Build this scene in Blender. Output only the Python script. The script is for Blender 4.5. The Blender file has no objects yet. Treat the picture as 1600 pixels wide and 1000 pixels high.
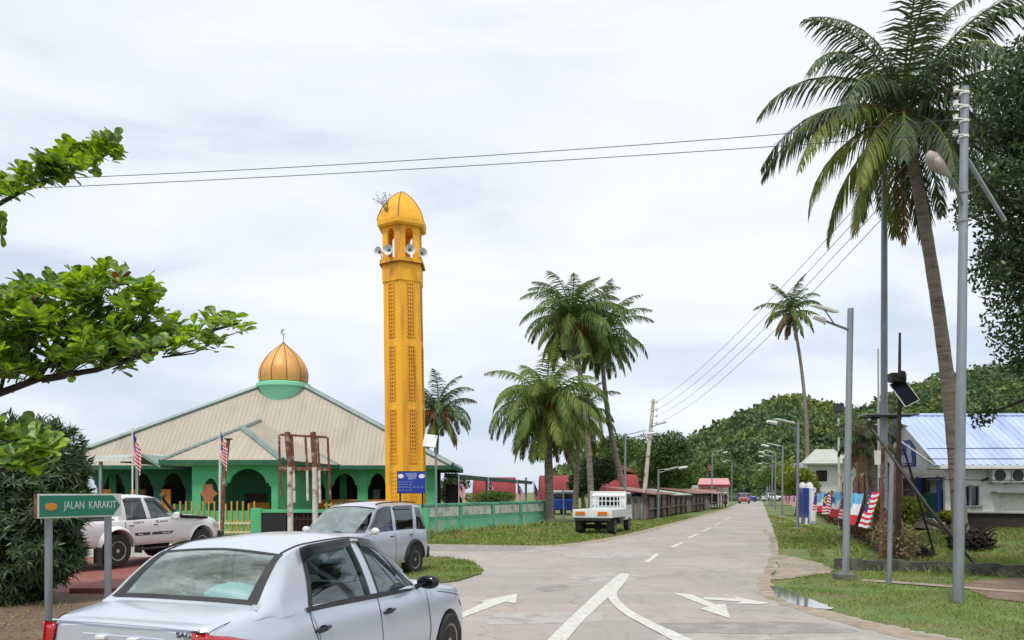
import bpy, math, random
import numpy as np
from mathutils import Vector, Matrix
C = bpy.context.scene.collection
sc = bpy.context.scene
R = math.radians
PI = math.pi
# ------------------------------------------------------------------ camera
F, H, HZ = 1200.0, 1.86, 768.0           # focal length in px of a 1600 px wide frame, eye height, horizon row
cam_d = bpy.data.cameras.new('camera'); cam = bpy.data.objects.new('camera', cam_d); C.objects.link(cam)
cam.location = (0, 0, H); cam.rotation_euler = (R(90), 0, 0)
cam_d.sensor_width = 36; cam_d.lens = 36 * F / 1600; cam_d.shift_y = (HZ - 500) / 1600
cam_d.clip_end = 3000; cam_d.clip_start = 0.05
sc.camera = cam
sc.render.resolution_x = 1024; sc.render.resolution_y = 640
# ------------------------------------------------------------------ world: bright overcast
SUN_EL, SUN_AZ = 62, 200
w = bpy.data.worlds.new('World'); sc.world = w; w.use_nodes = True
nt = w.node_tree; nt.nodes.clear()
def N(nt, t, **k):
    n = nt.nodes.new(t)
    for a, b in k.items(): setattr(n, a, b)
    return n
out = N(nt, 'ShaderNodeOutputWorld')
sky = N(nt, 'ShaderNodeTexSky', sky_type='NISHITA', sun_disc=False)
sky.sun_elevation = R(SUN_EL); sky.sun_rotation = R(SUN_AZ)
bg1 = N(nt, 'ShaderNodeBackground'); bg1.inputs[1].default_value = 0.018
nt.links.new(sky.outputs[0], bg1.inputs[0])
tc = N(nt, 'ShaderNodeTexCoord')
mp = N(nt, 'ShaderNodeMapping'); mp.inputs['Scale'].default_value = (1.0, 1.0, 3.6); mp.inputs['Location'].default_value = (0.3, 0.9, 0.1)
nt.links.new(tc.outputs['Generated'], mp.inputs[0])
n1 = N(nt, 'ShaderNodeTexNoise'); n1.inputs['Scale'].default_value = 2.3; n1.inputs['Detail'].default_value = 7; n1.inputs['Roughness'].default_value = .52; n1.inputs['Distortion'].default_value = .35
nt.links.new(mp.outputs[0], n1.inputs[0])
sx = N(nt, 'ShaderNodeSeparateXYZ'); nt.links.new(tc.outputs['Generated'], sx.inputs[0])
grad = N(nt, 'ShaderNodeMapRange'); grad.inputs[1].default_value = 0.0; grad.inputs[2].default_value = 0.5; grad.inputs[3].default_value = -0.10; grad.inputs[4].default_value = 0.19
nt.links.new(sx.outputs[2], grad.inputs[0])
ad = N(nt, 'ShaderNodeMath', operation='ADD'); nt.links.new(n1.outputs[0], ad.inputs[0]); nt.links.new(grad.outputs[0], ad.inputs[1])
gx = N(nt, 'ShaderNodeMapRange'); gx.inputs[1].default_value = -0.5; gx.inputs[2].default_value = 0.6; gx.inputs[3].default_value = -0.03; gx.inputs[4].default_value = 0.08
nt.links.new(sx.outputs[0], gx.inputs[0])
ad2 = N(nt, 'ShaderNodeMath', operation='ADD'); nt.links.new(ad.outputs[0], ad2.inputs[0]); nt.links.new(gx.outputs[0], ad2.inputs[1])
rp = N(nt, 'ShaderNodeValToRGB'); cr = rp.color_ramp
cr.elements[0].position = 0.30; cr.elements[0].color = (0.52, 0.61, 0.75, 1)
cr.elements[1].position = 0.74; cr.elements[1].color = (.99, 1.0, 1.02, 1)
for p_, c_ in ((.42, (0.63, 0.715, 0.85, 1)), (.50, (0.72, 0.79, 0.90, 1)), (.58, (0.86, 0.905, 0.97, 1))):
    e_ = cr.elements.new(p_); e_.color = c_
nt.links.new(ad2.outputs[0], rp.inputs[0])
bg2 = N(nt, 'ShaderNodeBackground'); bg2.inputs[1].default_value = 0.87
nt.links.new(rp.outputs[0], bg2.inputs[0])
addn = N(nt, 'ShaderNodeAddShader'); nt.links.new(bg1.outputs[0], addn.inputs[0]); nt.links.new(bg2.outputs[0], addn.inputs[1])
nt.links.new(addn.outputs[0], out.inputs[0])
sl = bpy.data.lights.new('sun', 'SUN'); sun = bpy.data.objects.new('sun', sl); C.objects.link(sun)
sl.energy = 2.5; sl.angle = R(11); sl.color = (1, .965, .91)
sun.rotation_euler = (R(90 - SUN_EL), 0, R(180 - SUN_AZ))
vs = sc.view_settings; vs.view_transform = 'Standard'; vs.look = 'None'; vs.exposure = 0.12; vs.gamma = 1
try: sc.cycles.max_bounces = 6; sc.cycles.transparent_max_bounces = 16
except Exception: pass

# ------------------------------------------------------------------ picture point -> place
def gp(px, row, z=0.0):                       # a ground point seen at (px,row)
    D = F * (H - z) / (row - HZ); return Vector(((px - 800) * D / F, D, z))
def at(px, row, D): return Vector(((px - 800) * D / F, D, H + (HZ - row) * D / F))
def dfor(row, z=0): return F * (H - z) / (row - HZ)

# ------------------------------------------------------------------ materials
MATS = {}
def srgb(r, g, b):
    f = lambda c: ((c / 255) / 12.92 if c / 255 <= .04045 else ((c / 255 + .055) / 1.055) ** 2.4)
    return (f(r), f(g), f(b))
def mat(name, c1, c2=None, scale=4, detail=5, lo=.35, hi=.65, rough=.7, metal=0, bump=0, bscale=40, coat=0, spec=.5, stretch=(1, 1, 1), c3=None, s3=.6, island=0, transl=0, wave=None, lo3=.5, hi3=.68):
    m = bpy.data.materials.new(name); m.use_nodes = True; t = m.node_tree; b = t.nodes['Principled BSDF']; MATS[name] = m
    b.inputs['Roughness'].default_value = rough; b.inputs['Metallic'].default_value = metal
    b.inputs['Coat Weight'].default_value = coat; b.inputs['Specular IOR Level'].default_value = spec
    b.inputs['Coat Roughness'].default_value = .06
    tc = N(t, 'ShaderNodeTexCoord'); mp = N(t, 'ShaderNodeMapping'); mp.inputs['Scale'].default_value = stretch
    t.links.new(tc.outputs['Object'], mp.inputs[0])
    col = None
    c1 = (*c1, 1)
    if c2 is None: c2 = tuple(x * .82 for x in c1[:3])
    n = N(t, 'ShaderNodeTexNoise'); n.inputs['Scale'].default_value = scale; n.inputs['Detail'].default_value = detail; n.inputs['Roughness'].default_value = .6
    t.links.new(mp.outputs[0], n.inputs[0])
    r = N(t, 'ShaderNodeValToRGB'); r.color_ramp.elements[0].position = lo; r.color_ramp.elements[1].position = hi
    r.color_ramp.elements[0].color = c1; r.color_ramp.elements[1].color = (*c2[:3], 1)
    t.links.new(n.outputs[0], r.inputs[0]); col = r.outputs[0]
    if c3 is not None:
        n3 = N(t, 'ShaderNodeTexNoise'); n3.inputs['Scale'].default_value = s3; n3.inputs['Detail'].default_value = 6; n3.inputs['Roughness'].default_value = .65
        t.links.new(mp.outputs[0], n3.inputs[0])
        mr = N(t, 'ShaderNodeMapRange'); mr.inputs[1].default_value = lo3; mr.inputs[2].default_value = hi3
        t.links.new(n3.outputs[0], mr.inputs[0])
        mx = N(t, 'ShaderNodeMix', data_type='RGBA'); t.links.new(mr.outputs[0], mx.inputs[0]); t.links.new(col, mx.inputs[6]); mx.inputs[7].default_value = (*c3[:3], 1); col = mx.outputs[2]
    if island:
        g = N(t, 'ShaderNodeNewGeometry'); hs = N(t, 'ShaderNodeHueSaturation')
        mr = N(t, 'ShaderNodeMapRange'); mr.inputs[3].default_value = 1 - island; mr.inputs[4].default_value = 1 + island
        t.links.new(g.outputs['Random Per Island'], mr.inputs[0]); t.links.new(mr.outputs[0], hs.inputs['Value'])
        mr2 = N(t, 'ShaderNodeMapRange'); mr2.inputs[3].default_value = .5 + island * .05; mr2.inputs[4].default_value = .5 - island * .05
        t.links.new(g.outputs['Random Per Island'], mr2.inputs[0]); t.links.new(mr2.outputs[0], hs.inputs['Hue'])
        t.links.new(col, hs.inputs['Color']); col = hs.outputs[0]
    t.links.new(col, b.inputs['Base Color'])
    if bump:
        nb = N(t, 'ShaderNodeTexNoise'); nb.inputs['Scale'].default_value = bscale; nb.inputs['Detail'].default_value = 6
        t.links.new(mp.outputs[0], nb.inputs[0])
        bp = N(t, 'ShaderNodeBump'); bp.inputs['Strength'].default_value = bump; bp.inputs['Distance'].default_value = .02
        t.links.new(nb.outputs[0], bp.inputs['Height']); t.links.new(bp.outputs[0], b.inputs['Normal'])
    if transl:
        tr = N(t, 'ShaderNodeBsdfTranslucent'); t.links.new(col, tr.inputs[0])
        hs = N(t, 'ShaderNodeHueSaturation'); hs.inputs['Value'].default_value = 1.5; hs.inputs['Hue'].default_value = .485; hs.inputs['Saturation'].default_value = 1.1
        t.links.new(col, hs.inputs['Color']); t.links.new(hs.outputs[0], tr.inputs[0])
        ms = N(t, 'ShaderNodeMixShader'); ms.inputs[0].default_value = transl
        t.links.new(b.outputs[0], ms.inputs[1]); t.links.new(tr.outputs[0], ms.inputs[2])
        t.links.new(ms.outputs[0], t.nodes['Material Output'].inputs[0])
    return m
def glassmat(name, tint, film=.0, smear_glare_c=(.7, .78, .78), fscale=6, fstretch=(1, 1, 1), rough=.03):
    m = bpy.data.materials.new(name); m.use_nodes = True; t = m.node_tree; t.nodes.clear(); MATS[name] = m
    o = N(t, 'ShaderNodeOutputMaterial'); tr = N(t, 'ShaderNodeBsdfTransparent'); tr.inputs[0].default_value = (*tint, 1)
    gl = N(t, 'ShaderNodeBsdfGlossy'); gl.inputs['Roughness'].default_value = rough; gl.inputs[0].default_value = (.95, .97, 1, 1)
    fr = N(t, 'ShaderNodeLayerWeight'); fr.inputs[0].default_value = .5
    pw = N(t, 'ShaderNodeMath', operation='POWER'); pw.inputs[1].default_value = 3.2; t.links.new(fr.outputs['Facing'], pw.inputs[0])
    mr = N(t, 'ShaderNodeMath', operation='MULTIPLY_ADD'); mr.inputs[1].default_value = .88; mr.inputs[2].default_value = .075; mr.use_clamp = True; t.links.new(pw.outputs[0], mr.inputs[0])
    a = N(t, 'ShaderNodeMixShader'); t.links.new(mr.outputs[0], a.inputs[0]); t.links.new(tr.outputs[0], a.inputs[1]); t.links.new(gl.outputs[0], a.inputs[2])
    last = a.outputs[0]
    if film:  # pale diffuse noise: smears plus a painted hazy reflection of the sky
        d = N(t, 'ShaderNodeBsdfDiffuse'); d.inputs[0].default_value = (*smear_glare_c, 1)
        tc = N(t, 'ShaderNodeTexCoord'); mp = N(t, 'ShaderNodeMapping'); mp.inputs['Scale'].default_value = fstretch; t.links.new(tc.outputs['Object'], mp.inputs[0])
        n = N(t, 'ShaderNodeTexNoise'); n.inputs['Scale'].default_value = fscale; n.inputs['Detail'].default_value = 8; n.inputs['Roughness'].default_value = .62; n.inputs['Distortion'].default_value = 2.5
        t.links.new(mp.outputs[0], n.inputs[0])
        r = N(t, 'ShaderNodeMapRange'); r.inputs[1].default_value = .35; r.inputs[2].default_value = .7; r.inputs[3].default_value = film * .25; r.inputs[4].default_value = film
        t.links.new(n.outputs[0], r.inputs[0])
        b2 = N(t, 'ShaderNodeMixShader'); t.links.new(r.outputs[0], b2.inputs[0]); t.links.new(last, b2.inputs[1]); t.links.new(d.outputs[0], b2.inputs[2]); last = b2.outputs[0]
    t.links.new(last, o.inputs[0]); return m

# ------------------------------------------------------------------ mesh builder
class MB:
    def __init__(s): s.v = []; s.f = []; s.q = []; s.mi = []
    def n(s): return len(s.v)
    def poly(s, pts):
        k = len(s.v); s.v += [tuple(p) for p in pts]; s.f.append(tuple(range(k, k + len(pts))))
    def box(s, x0, x1, y0, y1, z0, z1, M=None):
        p = [Vector((x, y, z)) for z in (z0, z1) for x, y in ((x0, y0), (x1, y0), (x1, y1), (x0, y1))]
        if M is not None: p = [M @ a for a in p]
        k = len(s.v); s.v += [tuple(a) for a in p]
        for f in ((3, 2, 1, 0), (4, 5, 6, 7), (0, 1, 5, 4), (1, 2, 6, 5), (2, 3, 7, 6), (3, 0, 4, 7)): s.f.append(tuple(k + i for i in f))
    def bbox(s, x0, x1, y0, y1, z0, z1, b=.01, M=None):      # box with bevelled vertical-ish edges (chamfered all round)
        k = len(s.v); ring = []
        def rr(z, e):
            return [(x0 + b + e, y0 + e), (x1 - b - e, y0 + e), (x1 - e, y0 + b + e), (x1 - e, y1 - b - e), (x1 - b - e, y1 - e), (x0 + b + e, y1 - e), (x0 + e, y1 - b - e), (x0 + e, y0 + b + e)], z
        L = [rr(z0, b), rr(z0 + b, 0), rr(z1 - b, 0), rr(z1, b)]
        for pts, z in L:
            for x, y in pts:
                a = Vector((x, y, z)); a = M @ a if M is not None else a; s.v.append(tuple(a))
        for i in range(3):
            for j in range(8): s.f.append((k + i * 8 + j, k + i * 8 + (j + 1) % 8, k + (i + 1) * 8 + (j + 1) % 8, k + (i + 1) * 8 + j))
        s.f.append(tuple(k + j for j in range(7, -1, -1))); s.f.append(tuple(k + 24 + j for j in range(8)))
    def tube(s, pts, r, n=8, cap=True, sq=False):
        pts = [Vector(p) for p in pts]; m = len(pts)
        if not hasattr(r, '__len__'): r = [r] * m
        k0 = len(s.v); up = None
        for i, p in enumerate(pts):
            d = (pts[min(i + 1, m - 1)] - pts[max(i - 1, 0)]).normalized()
            if up is None:
                up = Vector((0, 0, 1)) if abs(d.z) < .9 else Vector((0, 1, 0))
            a = d.cross(up).normalized(); up = a.cross(d).normalized()
            off = PI / n if sq else 0
            for j in range(n):
                t = 2 * PI * j / n + off; s.v.append(tuple(p + (a * math.cos(t) + up * math.sin(t)) * r[i]))
        for i in range(m - 1):
            for j in range(n): s.f.append((k0 + i * n + j, k0 + i * n + (j + 1) % n, k0 + (i + 1) * n + (j + 1) % n, k0 + (i + 1) * n + j))
        if cap: s.f.append(tuple(k0 + j for j in range(n - 1, -1, -1))); s.f.append(tuple(k0 + (m - 1) * n + j for j in range(n)))
    def lathe(s, prof, n=24, c=(0, 0, 0), M=None, ph=0, close=False):
        k0 = len(s.v)
        for r_, z_ in prof:
            for j in range(n):
                t = 2 * PI * j / n + ph; a = Vector((r_ * math.cos(t), r_ * math.sin(t), z_))
                if M is not None: a = M @ a
                s.v.append(tuple(a + Vector(c)))
        for i in range(len(prof) - 1):
            for j in range(n): s.f.append((k0 + i * n + j, k0 + i * n + (j + 1) % n, k0 + (i + 1) * n + (j + 1) % n, k0 + (i + 1) * n + j))
        if prof[0][0] > 1e-4: s.f.append(tuple(k0 + j for j in range(n - 1, -1, -1)))
        if prof[-1][0] > 1e-4: s.f.append(tuple(k0 + (len(prof) - 1) * n + j for j in range(n)))
    def ext(s, pts, vec):                         # closed polygon extruded along vec
        k = len(s.v); m = len(pts); vec = Vector(vec)
        s.v += [tuple(Vector(p)) for p in pts] + [tuple(Vector(p) + vec) for p in pts]
        s.f.append(tuple(range(k + m - 1, k - 1, -1))); s.f.append(tuple(range(k + m, k + 2 * m)))
        for i in range(m): j = (i + 1) % m; s.f.append((k + i, k + j, k + m + j, k + m + i))
    def grid(s, P, flip=False):                   # P[i][j] points
        k = len(s.v); a = len(P); b = len(P[0])
        for r_ in P: s.v += [tuple(p) for p in r_]
        for i in range(a - 1):
            for j in range(b - 1):
                q = (k + i * b + j, k + i * b + j + 1, k + (i + 1) * b + j + 1, k + (i + 1) * b + j)
                s.f.append(q[::-1] if flip else q)
    def quads(s, A): s.q.append(np.asarray(A, dtype=np.float64).reshape(-1, 4, 3))
    def build(s, name, m, parent=None, world=False, smooth=False, solid=0, bevel=0, shade=40):
        me = bpy.data.meshes.new(name)
        V = np.array(s.v, dtype=np.float64).reshape(-1, 3) if s.v else np.zeros((0, 3))
        if s.q:
            Q = np.concatenate(s.q); base = len(V); V = np.concatenate([V, Q.reshape(-1, 3)])
        if world and parent is not None:
            Mi = np.array(root_mat(parent).inverted()); V = V @ Mi[:3, :3].T + Mi[:3, 3]
        if s.q and not s.f:
            nq = len(Q); me.vertices.add(len(V)); me.vertices.foreach_set('co', V.ravel())
            me.loops.add(nq * 4); me.loops.foreach_set('vertex_index', np.arange(base, base + nq * 4))
            me.polygons.add(nq); me.polygons.foreach_set('loop_start', np.arange(0, nq * 4, 4)); me.update(calc_edges=True)
        else:
            fs = list(s.f)
            if s.q: fs += [tuple(range(base + 4 * i, base + 4 * i + 4)) for i in range(len(Q))]
            me.from_pydata(V.tolist(), [], fs)
        if isinstance(m, (list, tuple)):
            for x in m: me.materials.append(MATS[x])
            if s.mi: me.polygons.foreach_set('material_index', s.mi)
        else: me.materials.append(MATS[m])
        if smooth:
            me.polygons.foreach_set('use_smooth', [True] * len(me.polygons))
            if shade: me.set_sharp_from_angle(angle=R(shade))
        me.update()
        o = bpy.data.objects.new(name, me); C.objects.link(o)
        if parent is not None: o.parent = parent
        if solid: md = o.modifiers.new('solid', 'SOLIDIFY'); md.thickness = solid; md.offset = -1
        if bevel: md = o.modifiers.new('bevel', 'BEVEL'); md.width = bevel; md.segments = 2; md.limit_method = 'ANGLE'
        return o
def root_mat(o):
    M = Matrix.Translation(o.location) @ o.rotation_euler.to_matrix().to_4x4()
    return (root_mat(o.parent) @ M) if o.parent else M
def tag(o, label=None, cat=None, group=None, kind=None):
    if label: o['label'] = label
    if cat: o['category'] = cat
    if group: o['group'] = group
    if kind: o['kind'] = kind
    return o
def thing(name, label, cat, loc=(0, 0, 0), rz=0, group=None):
    o = bpy.data.objects.new(name, None); C.objects.link(o); o.location = loc; o.rotation_euler = (0, 0, rz); o.empty_display_size = .2
    return tag(o, label, cat, group)
def dup(root, loc, rz=0, label=None, group=None, scale=None):
    def cp(o, par):
        c = o.copy(); C.objects.link(c); c.parent = par
        for ch in list(o.children): cp(ch, c)
        return c
    r = cp(root, None); r.location = loc; r.rotation_euler = (0, 0, rz)
    if label: r['label'] = label
    if group: r['group'] = group
    if scale: r.scale = (scale,) * 3
    return r
def text(s, name, m, parent, loc, rot, size, ext=.004, sx=1.0, align='CENTER', world=False):
    cu = bpy.data.curves.new(name, 'FONT'); cu.body = s; cu.size = size; cu.extrude = ext; cu.align_x = align; cu.align_y = 'CENTER'
    o = bpy.data.objects.new('t', cu); C.objects.link(o)
    dg = bpy.context.evaluated_depsgraph_get(); me = bpy.data.meshes.new_from_object(o.evaluated_get(dg)); bpy.data.objects.remove(o)
    M = (Matrix.Translation(Vector(loc)) @ rot.to_4x4() @ Matrix.Diagonal((sx, 1, 1, 1)))
    if world and parent is not None: M = root_mat(parent).inverted() @ M
    me.transform(M); me.materials.clear(); me.materials.append(MATS[m]); me.name = name
    o = bpy.data.objects.new(name, me); C.objects.link(o); o.parent = parent
    return o
rnd = random.Random(7); rs = np.random.RandomState(11)
def pchip(keys):
    xs = [k[0] for k in keys]; ys = [k[1] for k in keys]; n = len(xs); d = [(ys[i + 1] - ys[i]) / (xs[i + 1] - xs[i]) for i in range(n - 1)]
    m = [0] * n; m[0] = d[0]; m[-1] = d[-1]
    for i in range(1, n - 1): m[i] = 0 if d[i - 1] * d[i] <= 0 else 2 * d[i - 1] * d[i] / (d[i - 1] + d[i])
    def f(x):
        if x <= xs[0]: return ys[0]
        if x >= xs[-1]: return ys[-1]
        i = max(j for j in range(n - 1) if xs[j] <= x); h = xs[i + 1] - xs[i]; t = (x - xs[i]) / h
        return ys[i] * (1 + 2 * t) * (1 - t) ** 2 + h * m[i] * t * (1 - t) ** 2 + ys[i + 1] * t * t * (3 - 2 * t) + h * m[i + 1] * t * t * (t - 1)
    return f
def rotm(ax): return ax
# ------------------------------------------------------------------ palette
mat('grass', (.085, .14, .028), (.14, .20, .045), scale=1.3, rough=.9, bump=.6, bscale=60, c3=(.17, .14, .07), s3=.45, lo3=.5, hi3=.68)
mat('blade', (.115, .19, .03), (.19, .265, .05), scale=.8, rough=.6, island=.45, transl=.3, c3=(.28, .24, .10), s3=.6, lo3=.47, hi3=.66)
mat('dryblade', (.25, .26, .10), (.2, .27, .07), scale=2, rough=.7, island=.3, transl=.25)
mat('dirt', (.16, .10, .062), (.105, .065, .042), scale=2.2, rough=.95, bump=.7, bscale=25, c3=(.22, .17, .12), s3=1.1)
mat('sand_dirt', (.36, .30, .24), (.26, .20, .15), scale=3, rough=.95, bump=.6, bscale=30, c3=(.17, .17, .08), s3=1.4)
mat('concrete', (.42, .40, .37), (.33, .31, .28), scale=3, rough=.9, bump=.3, c3=(.2, .19, .15), s3=.9)
mat('redpave', (.28, .085, .07), (.21, .06, .05), scale=3, rough=.8, bump=.3, c3=(.17, .11, .09), s3=1.6)
mat('paintline', (.60, .60, .56), (.50, .49, .46), scale=6, rough=.75, c3=(.38, .36, .33), s3=11, lo3=.52, hi3=.66, bump=.3)
mat('water', (.16, .15, .14), (.10, .09, .08), scale=3, rough=.04, spec=1.0, coat=1)
mat('galv', (.30, .32, .34), (.22, .24, .26), scale=9, rough=.45, metal=.55, stretch=(1, 1, .2))
mat('greypole', (.27, .30, .32), (.21, .235, .255), scale=7, rough=.55, metal=.2, stretch=(1, 1, .15), c3=(.16, .13, .1), s3=2)
mat('creampole', (.55, .54, .46), (.42, .40, .33), scale=6, rough=.7, c3=(.2, .09, .04), s3=3, lo3=.55, hi3=.66)
mat('rust', (.10, .035, .02), (.19, .08, .045), scale=8, rough=.9, bump=.5, c3=(.32, .28, .24), s3=4, lo3=.55, hi3=.64)
mat('darkrust', (.030, .016, .013), (.06, .028, .02), scale=8, rough=.9, bump=.4)
mat('black', (.012, .012, .013), rough=.5)
mat('rubber', (.018, .018, .018), (.035, .032, .03), scale=8, rough=.85)
mat('darkgap', (.006, .006, .006), rough=.9)
mat('wire', (.05, .05, .055), rough=.6)
mat('offwhite', (.70, .70, .67), (.60, .60, .57), scale=3, rough=.7)
mat('white', (.78, .78, .78), (.70, .70, .70), scale=2, rough=.5)
mat('leafbig', (.07, .155, .018), (.20, .35, .035), scale=2.6, rough=.4, island=.62, transl=.45)  # wide leaf-to-leaf value spread also imitates backlit leaves against dark ones
mat('leafbrown', (.18, .07, .02), (.12, .06, .03), scale=2.2, rough=.6, island=.3, transl=.3)
mat('leafbush', (.022, .055, .016), (.05, .10, .024), scale=1.2, rough=.45, island=.5, transl=.2)
mat('leafdark', (.027, .055, .016), (.058, .10, .026), scale=.6, rough=.5, island=.5, transl=.22)
mat('leafround', (.034, .075, .014), (.07, .13, .024), scale=.6, rough=.5, island=.5, transl=.22)
mat('leafmid', (.05, .11, .018), (.10, .18, .03), scale=.5, rough=.6, island=.5, transl=.25)
mat('leafyellow', (.22, .24, .02), (.10, .16, .02), scale=2, rough=.6, island=.4, transl=.25)
mat('palmleaf', (.07, .125, .03), (.12, .18, .045), scale=.5, spec=.22, rough=.6, island=.4, transl=.22)
mat('palmleaf_dark', (.052, .085, .038), (.10, .135, .058), scale=.5, spec=.22, rough=.6, island=.45, transl=.14)
mat('palmleaf_yellow', (.20, .23, .05), (.13, .18, .04), scale=.5, spec=.22, rough=.6, island=.35, transl=.25)
mat('palmleaf_bright', (.10, .165, .035), (.16, .21, .05), scale=.5, spec=.22, rough=.6, island=.4, transl=.25)
mat('palmdry', (.22, .15, .06), (.15, .10, .045), scale=2, rough=.8, island=.3, transl=.15)
mat('palmfruit', (.45, .13, .03), (.35, .10, .02), scale=6, rough=.6, island=.3)
mat('palmtrunk', (.28, .235, .19), (.18, .15, .12), scale=2.5, rough=.95, stretch=(1, 1, 6), bump=.8, bscale=10, c3=(.09, .075, .06), s3=1.5)
mat('bark', (.12, .095, .07), (.07, .055, .04), scale=6, rough=.95, bump=.8, bscale=20, stretch=(1, 1, .3))
mat('bark_dark', (.045, .035, .028), (.03, .024, .02), scale=6, rough=.95, bump=.6)
mat('wood_far', (.062, .112, .054), (.125, .185, .075), scale=.15, detail=8, rough=.9, spec=.2, island=.34, transl=.15, c3=(.17, .22, .055), s3=.045, lo3=.47, hi3=.66)  # greens paled and greyed, distance haze put into the colour
mat('hillsoil', (.03, .07, .018), (.05, .09, .02), scale=.1, rough=.95)
# ------------------------------------------------------------------ ground
def sstep(a, b, x): t = min(1, max(0, (x - a) / (b - a))); return t * t * (3 - 2 * t)
def hgt(x, y):
    e = x - (9.9 + .36 * (y - 19.5))                    # how far right of the roadside fence line
    r = .75 * sstep(18.5, 29, y) * sstep(.3, 5.0, e)
    return r
def gz(px, row):                                        # ground point with relief
    p = gp(px, row)
    for _ in range(12): z = hgt(p.x, p.y); p = gp(px, row, z)
    return p
MROAD = None
def roadmat():
    m = bpy.data.materials.new('road_surface'); m.use_nodes = True; t = m.node_tree; b = t.nodes['Principled BSDF']; MATS['road'] = m
    b.inputs['Roughness'].default_value = .88
    tc = N(t, 'ShaderNodeTexCoord')
    def noise(s, d=6, r=.6, st=(1, 1, 1), dist=0):
        mp = N(t, 'ShaderNodeMapping'); mp.inputs['Scale'].default_value = st; mp.inputs['Rotation'].default_value = (0, 0, R(19)); t.links.new(tc.outputs['Object'], mp.inputs[0])
        n = N(t, 'ShaderNodeTexNoise'); n.inputs['Scale'].default_value = s; n.inputs['Detail'].default_value = d; n.inputs['Roughness'].default_value = r; n.inputs['Distortion'].default_value = dist
        t.links.new(mp.outputs[0], n.inputs[0]); return n.outputs[0]
    def ramp(v, a, b_): r = N(t, 'ShaderNodeMapRange'); r.inputs[1].default_value = a; r.inputs[2].default_value = b_; t.links.new(v, r.inputs[0]); return r.outputs[0]
    def mix(f, a, c, k=1.0):
        x = N(t, 'ShaderNodeMix', data_type='RGBA')
        if k != 1.0:
            q = N(t, 'ShaderNodeMath', operation='MULTIPLY'); q.inputs[1].default_value = k; t.links.new(f, q.inputs[0]); f = q.outputs[0]
        t.links.new(f, x.inputs[0])
        if isinstance(a, tuple): x.inputs[6].default_value = (*a, 1)
        else: t.links.new(a, x.inputs[6])
        if isinstance(c, tuple): x.inputs[7].default_value = (*c, 1)
        else: t.links.new(c, x.inputs[7])
        return x.outputs[2]
    c = mix(ramp(noise(.33), .42, .6), (.30, .28, .255), (.375, .325, .28))
    c = mix(ramp(noise(.9, st=(.35, 1.6, 1)), .52, .66), c, (.40, .375, .35), .7)           # pale worn bands across the road
    c = mix(ramp(noise(1.1, st=(1.8, .25, 1)), .55, .7), c, (.21, .20, .19), .45)           # darker wheel tracks and tar
    vo = N(t, 'ShaderNodeTexVoronoi', feature='DISTANCE_TO_EDGE'); vo.inputs['Scale'].default_value = .55
    dn = N(t, 'ShaderNodeTexNoise'); dn.inputs['Scale'].default_value = 1.5; dn.inputs['Detail'].default_value = 6
    t.links.new(tc.outputs['Object'], dn.inputs[0])
    va = N(t, 'ShaderNodeVectorMath', operation='MULTIPLY_ADD'); va.inputs[1].default_value = (1.3, 1.3, 0); t.links.new(dn.outputs['Color'], va.inputs[0]); t.links.new(tc.outputs['Object'], va.inputs[2]); t.links.new(va.outputs[0], vo.inputs[0])
    cr = ramp(vo.outputs[0], .012, .0)
    c = mix(cr, c, (.12, .11, .10), .6)
    c = mix(ramp(noise(3.2, 8, .7), .60, .70), c, (.19, .165, .15), .6)
    c = mix(ramp(noise(28, 3, .7), .35, .75), c, (.45, .42, .385), .45)
    c = mix(ramp(noise(70, 2, .7), .52, .72), c, (.12, .11, .10), .6)
    c = mix(ramp(noise(.55, 8, .75, dist=1.5), .56, .60), c, (.235, .22, .205), .5)
    t.links.new(c, b.inputs['Base Color'])
    bp = N(t, 'ShaderNodeBump'); bp.inputs['Strength'].default_value = .5; bp.inputs['Distance'].default_value = .01; t.links.new(noise(45, 4, .7), bp.inputs['Height']); t.links.new(bp.outputs[0], b.inputs['Normal'])
    return m
roadmat()
def make_ground():
    ys = np.concatenate([np.linspace(-30, 8, 8), np.linspace(10, 50, 55), np.linspace(54, 140, 14), np.linspace(180, 1500, 8)])
    xs = np.concatenate([np.linspace(-900, -60, 6), np.linspace(-50, 4, 14), np.linspace(6, 34, 40), np.linspace(40, 120, 8), np.linspace(200, 1200, 6)])
    b = MB(); b.grid([[(x, y, hgt(x, y) - .012) for x in xs] for y in ys])
    tag(b.build('ground', 'grass', smooth=True), kind='structure')
make_ground()
def sheet(name, pts, z, m, n=None, kind='structure', jitter=0):
    b = MB(); b.poly([(p[0], p[1], z) for p in pts]); o = b.build(name, m); tag(o, kind=kind); return o
def smooth_pts(pts, k=6, jit=0, seed=1):
    rr = random.Random(seed); P = [Vector((p[0], p[1], 0)) for p in pts]; o = []
    for i in range(len(P) - 1):
        a, b_, c, d = P[max(i - 1, 0)], P[i], P[i + 1], P[min(i + 2, len(P) - 1)]
        for j in range(k):
            t = j / k; q = .5 * ((2 * b_) + (c - a) * t + (2 * a - 5 * b_ + 4 * c - d) * t * t + (3 * b_ - a - 3 * c + d) * t ** 3)
            o.append(q + Vector((rr.uniform(-jit, jit), rr.uniform(-jit, jit), 0)))
    o.append(P[-1]); return o
left_edge = smooth_pts([gp(*p) for p in ((1168, 777.5), (1150, 788), (1122, 798), (1100, 804), (1050, 817), (1000, 829.5), (950, 840), (905, 847), (860, 852), (800, 852.5), (740, 851), (668, 850))], 6, .05, 2) + [Vector((-9, 27.3, 0)), Vector((-40, 27, 0))]
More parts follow.
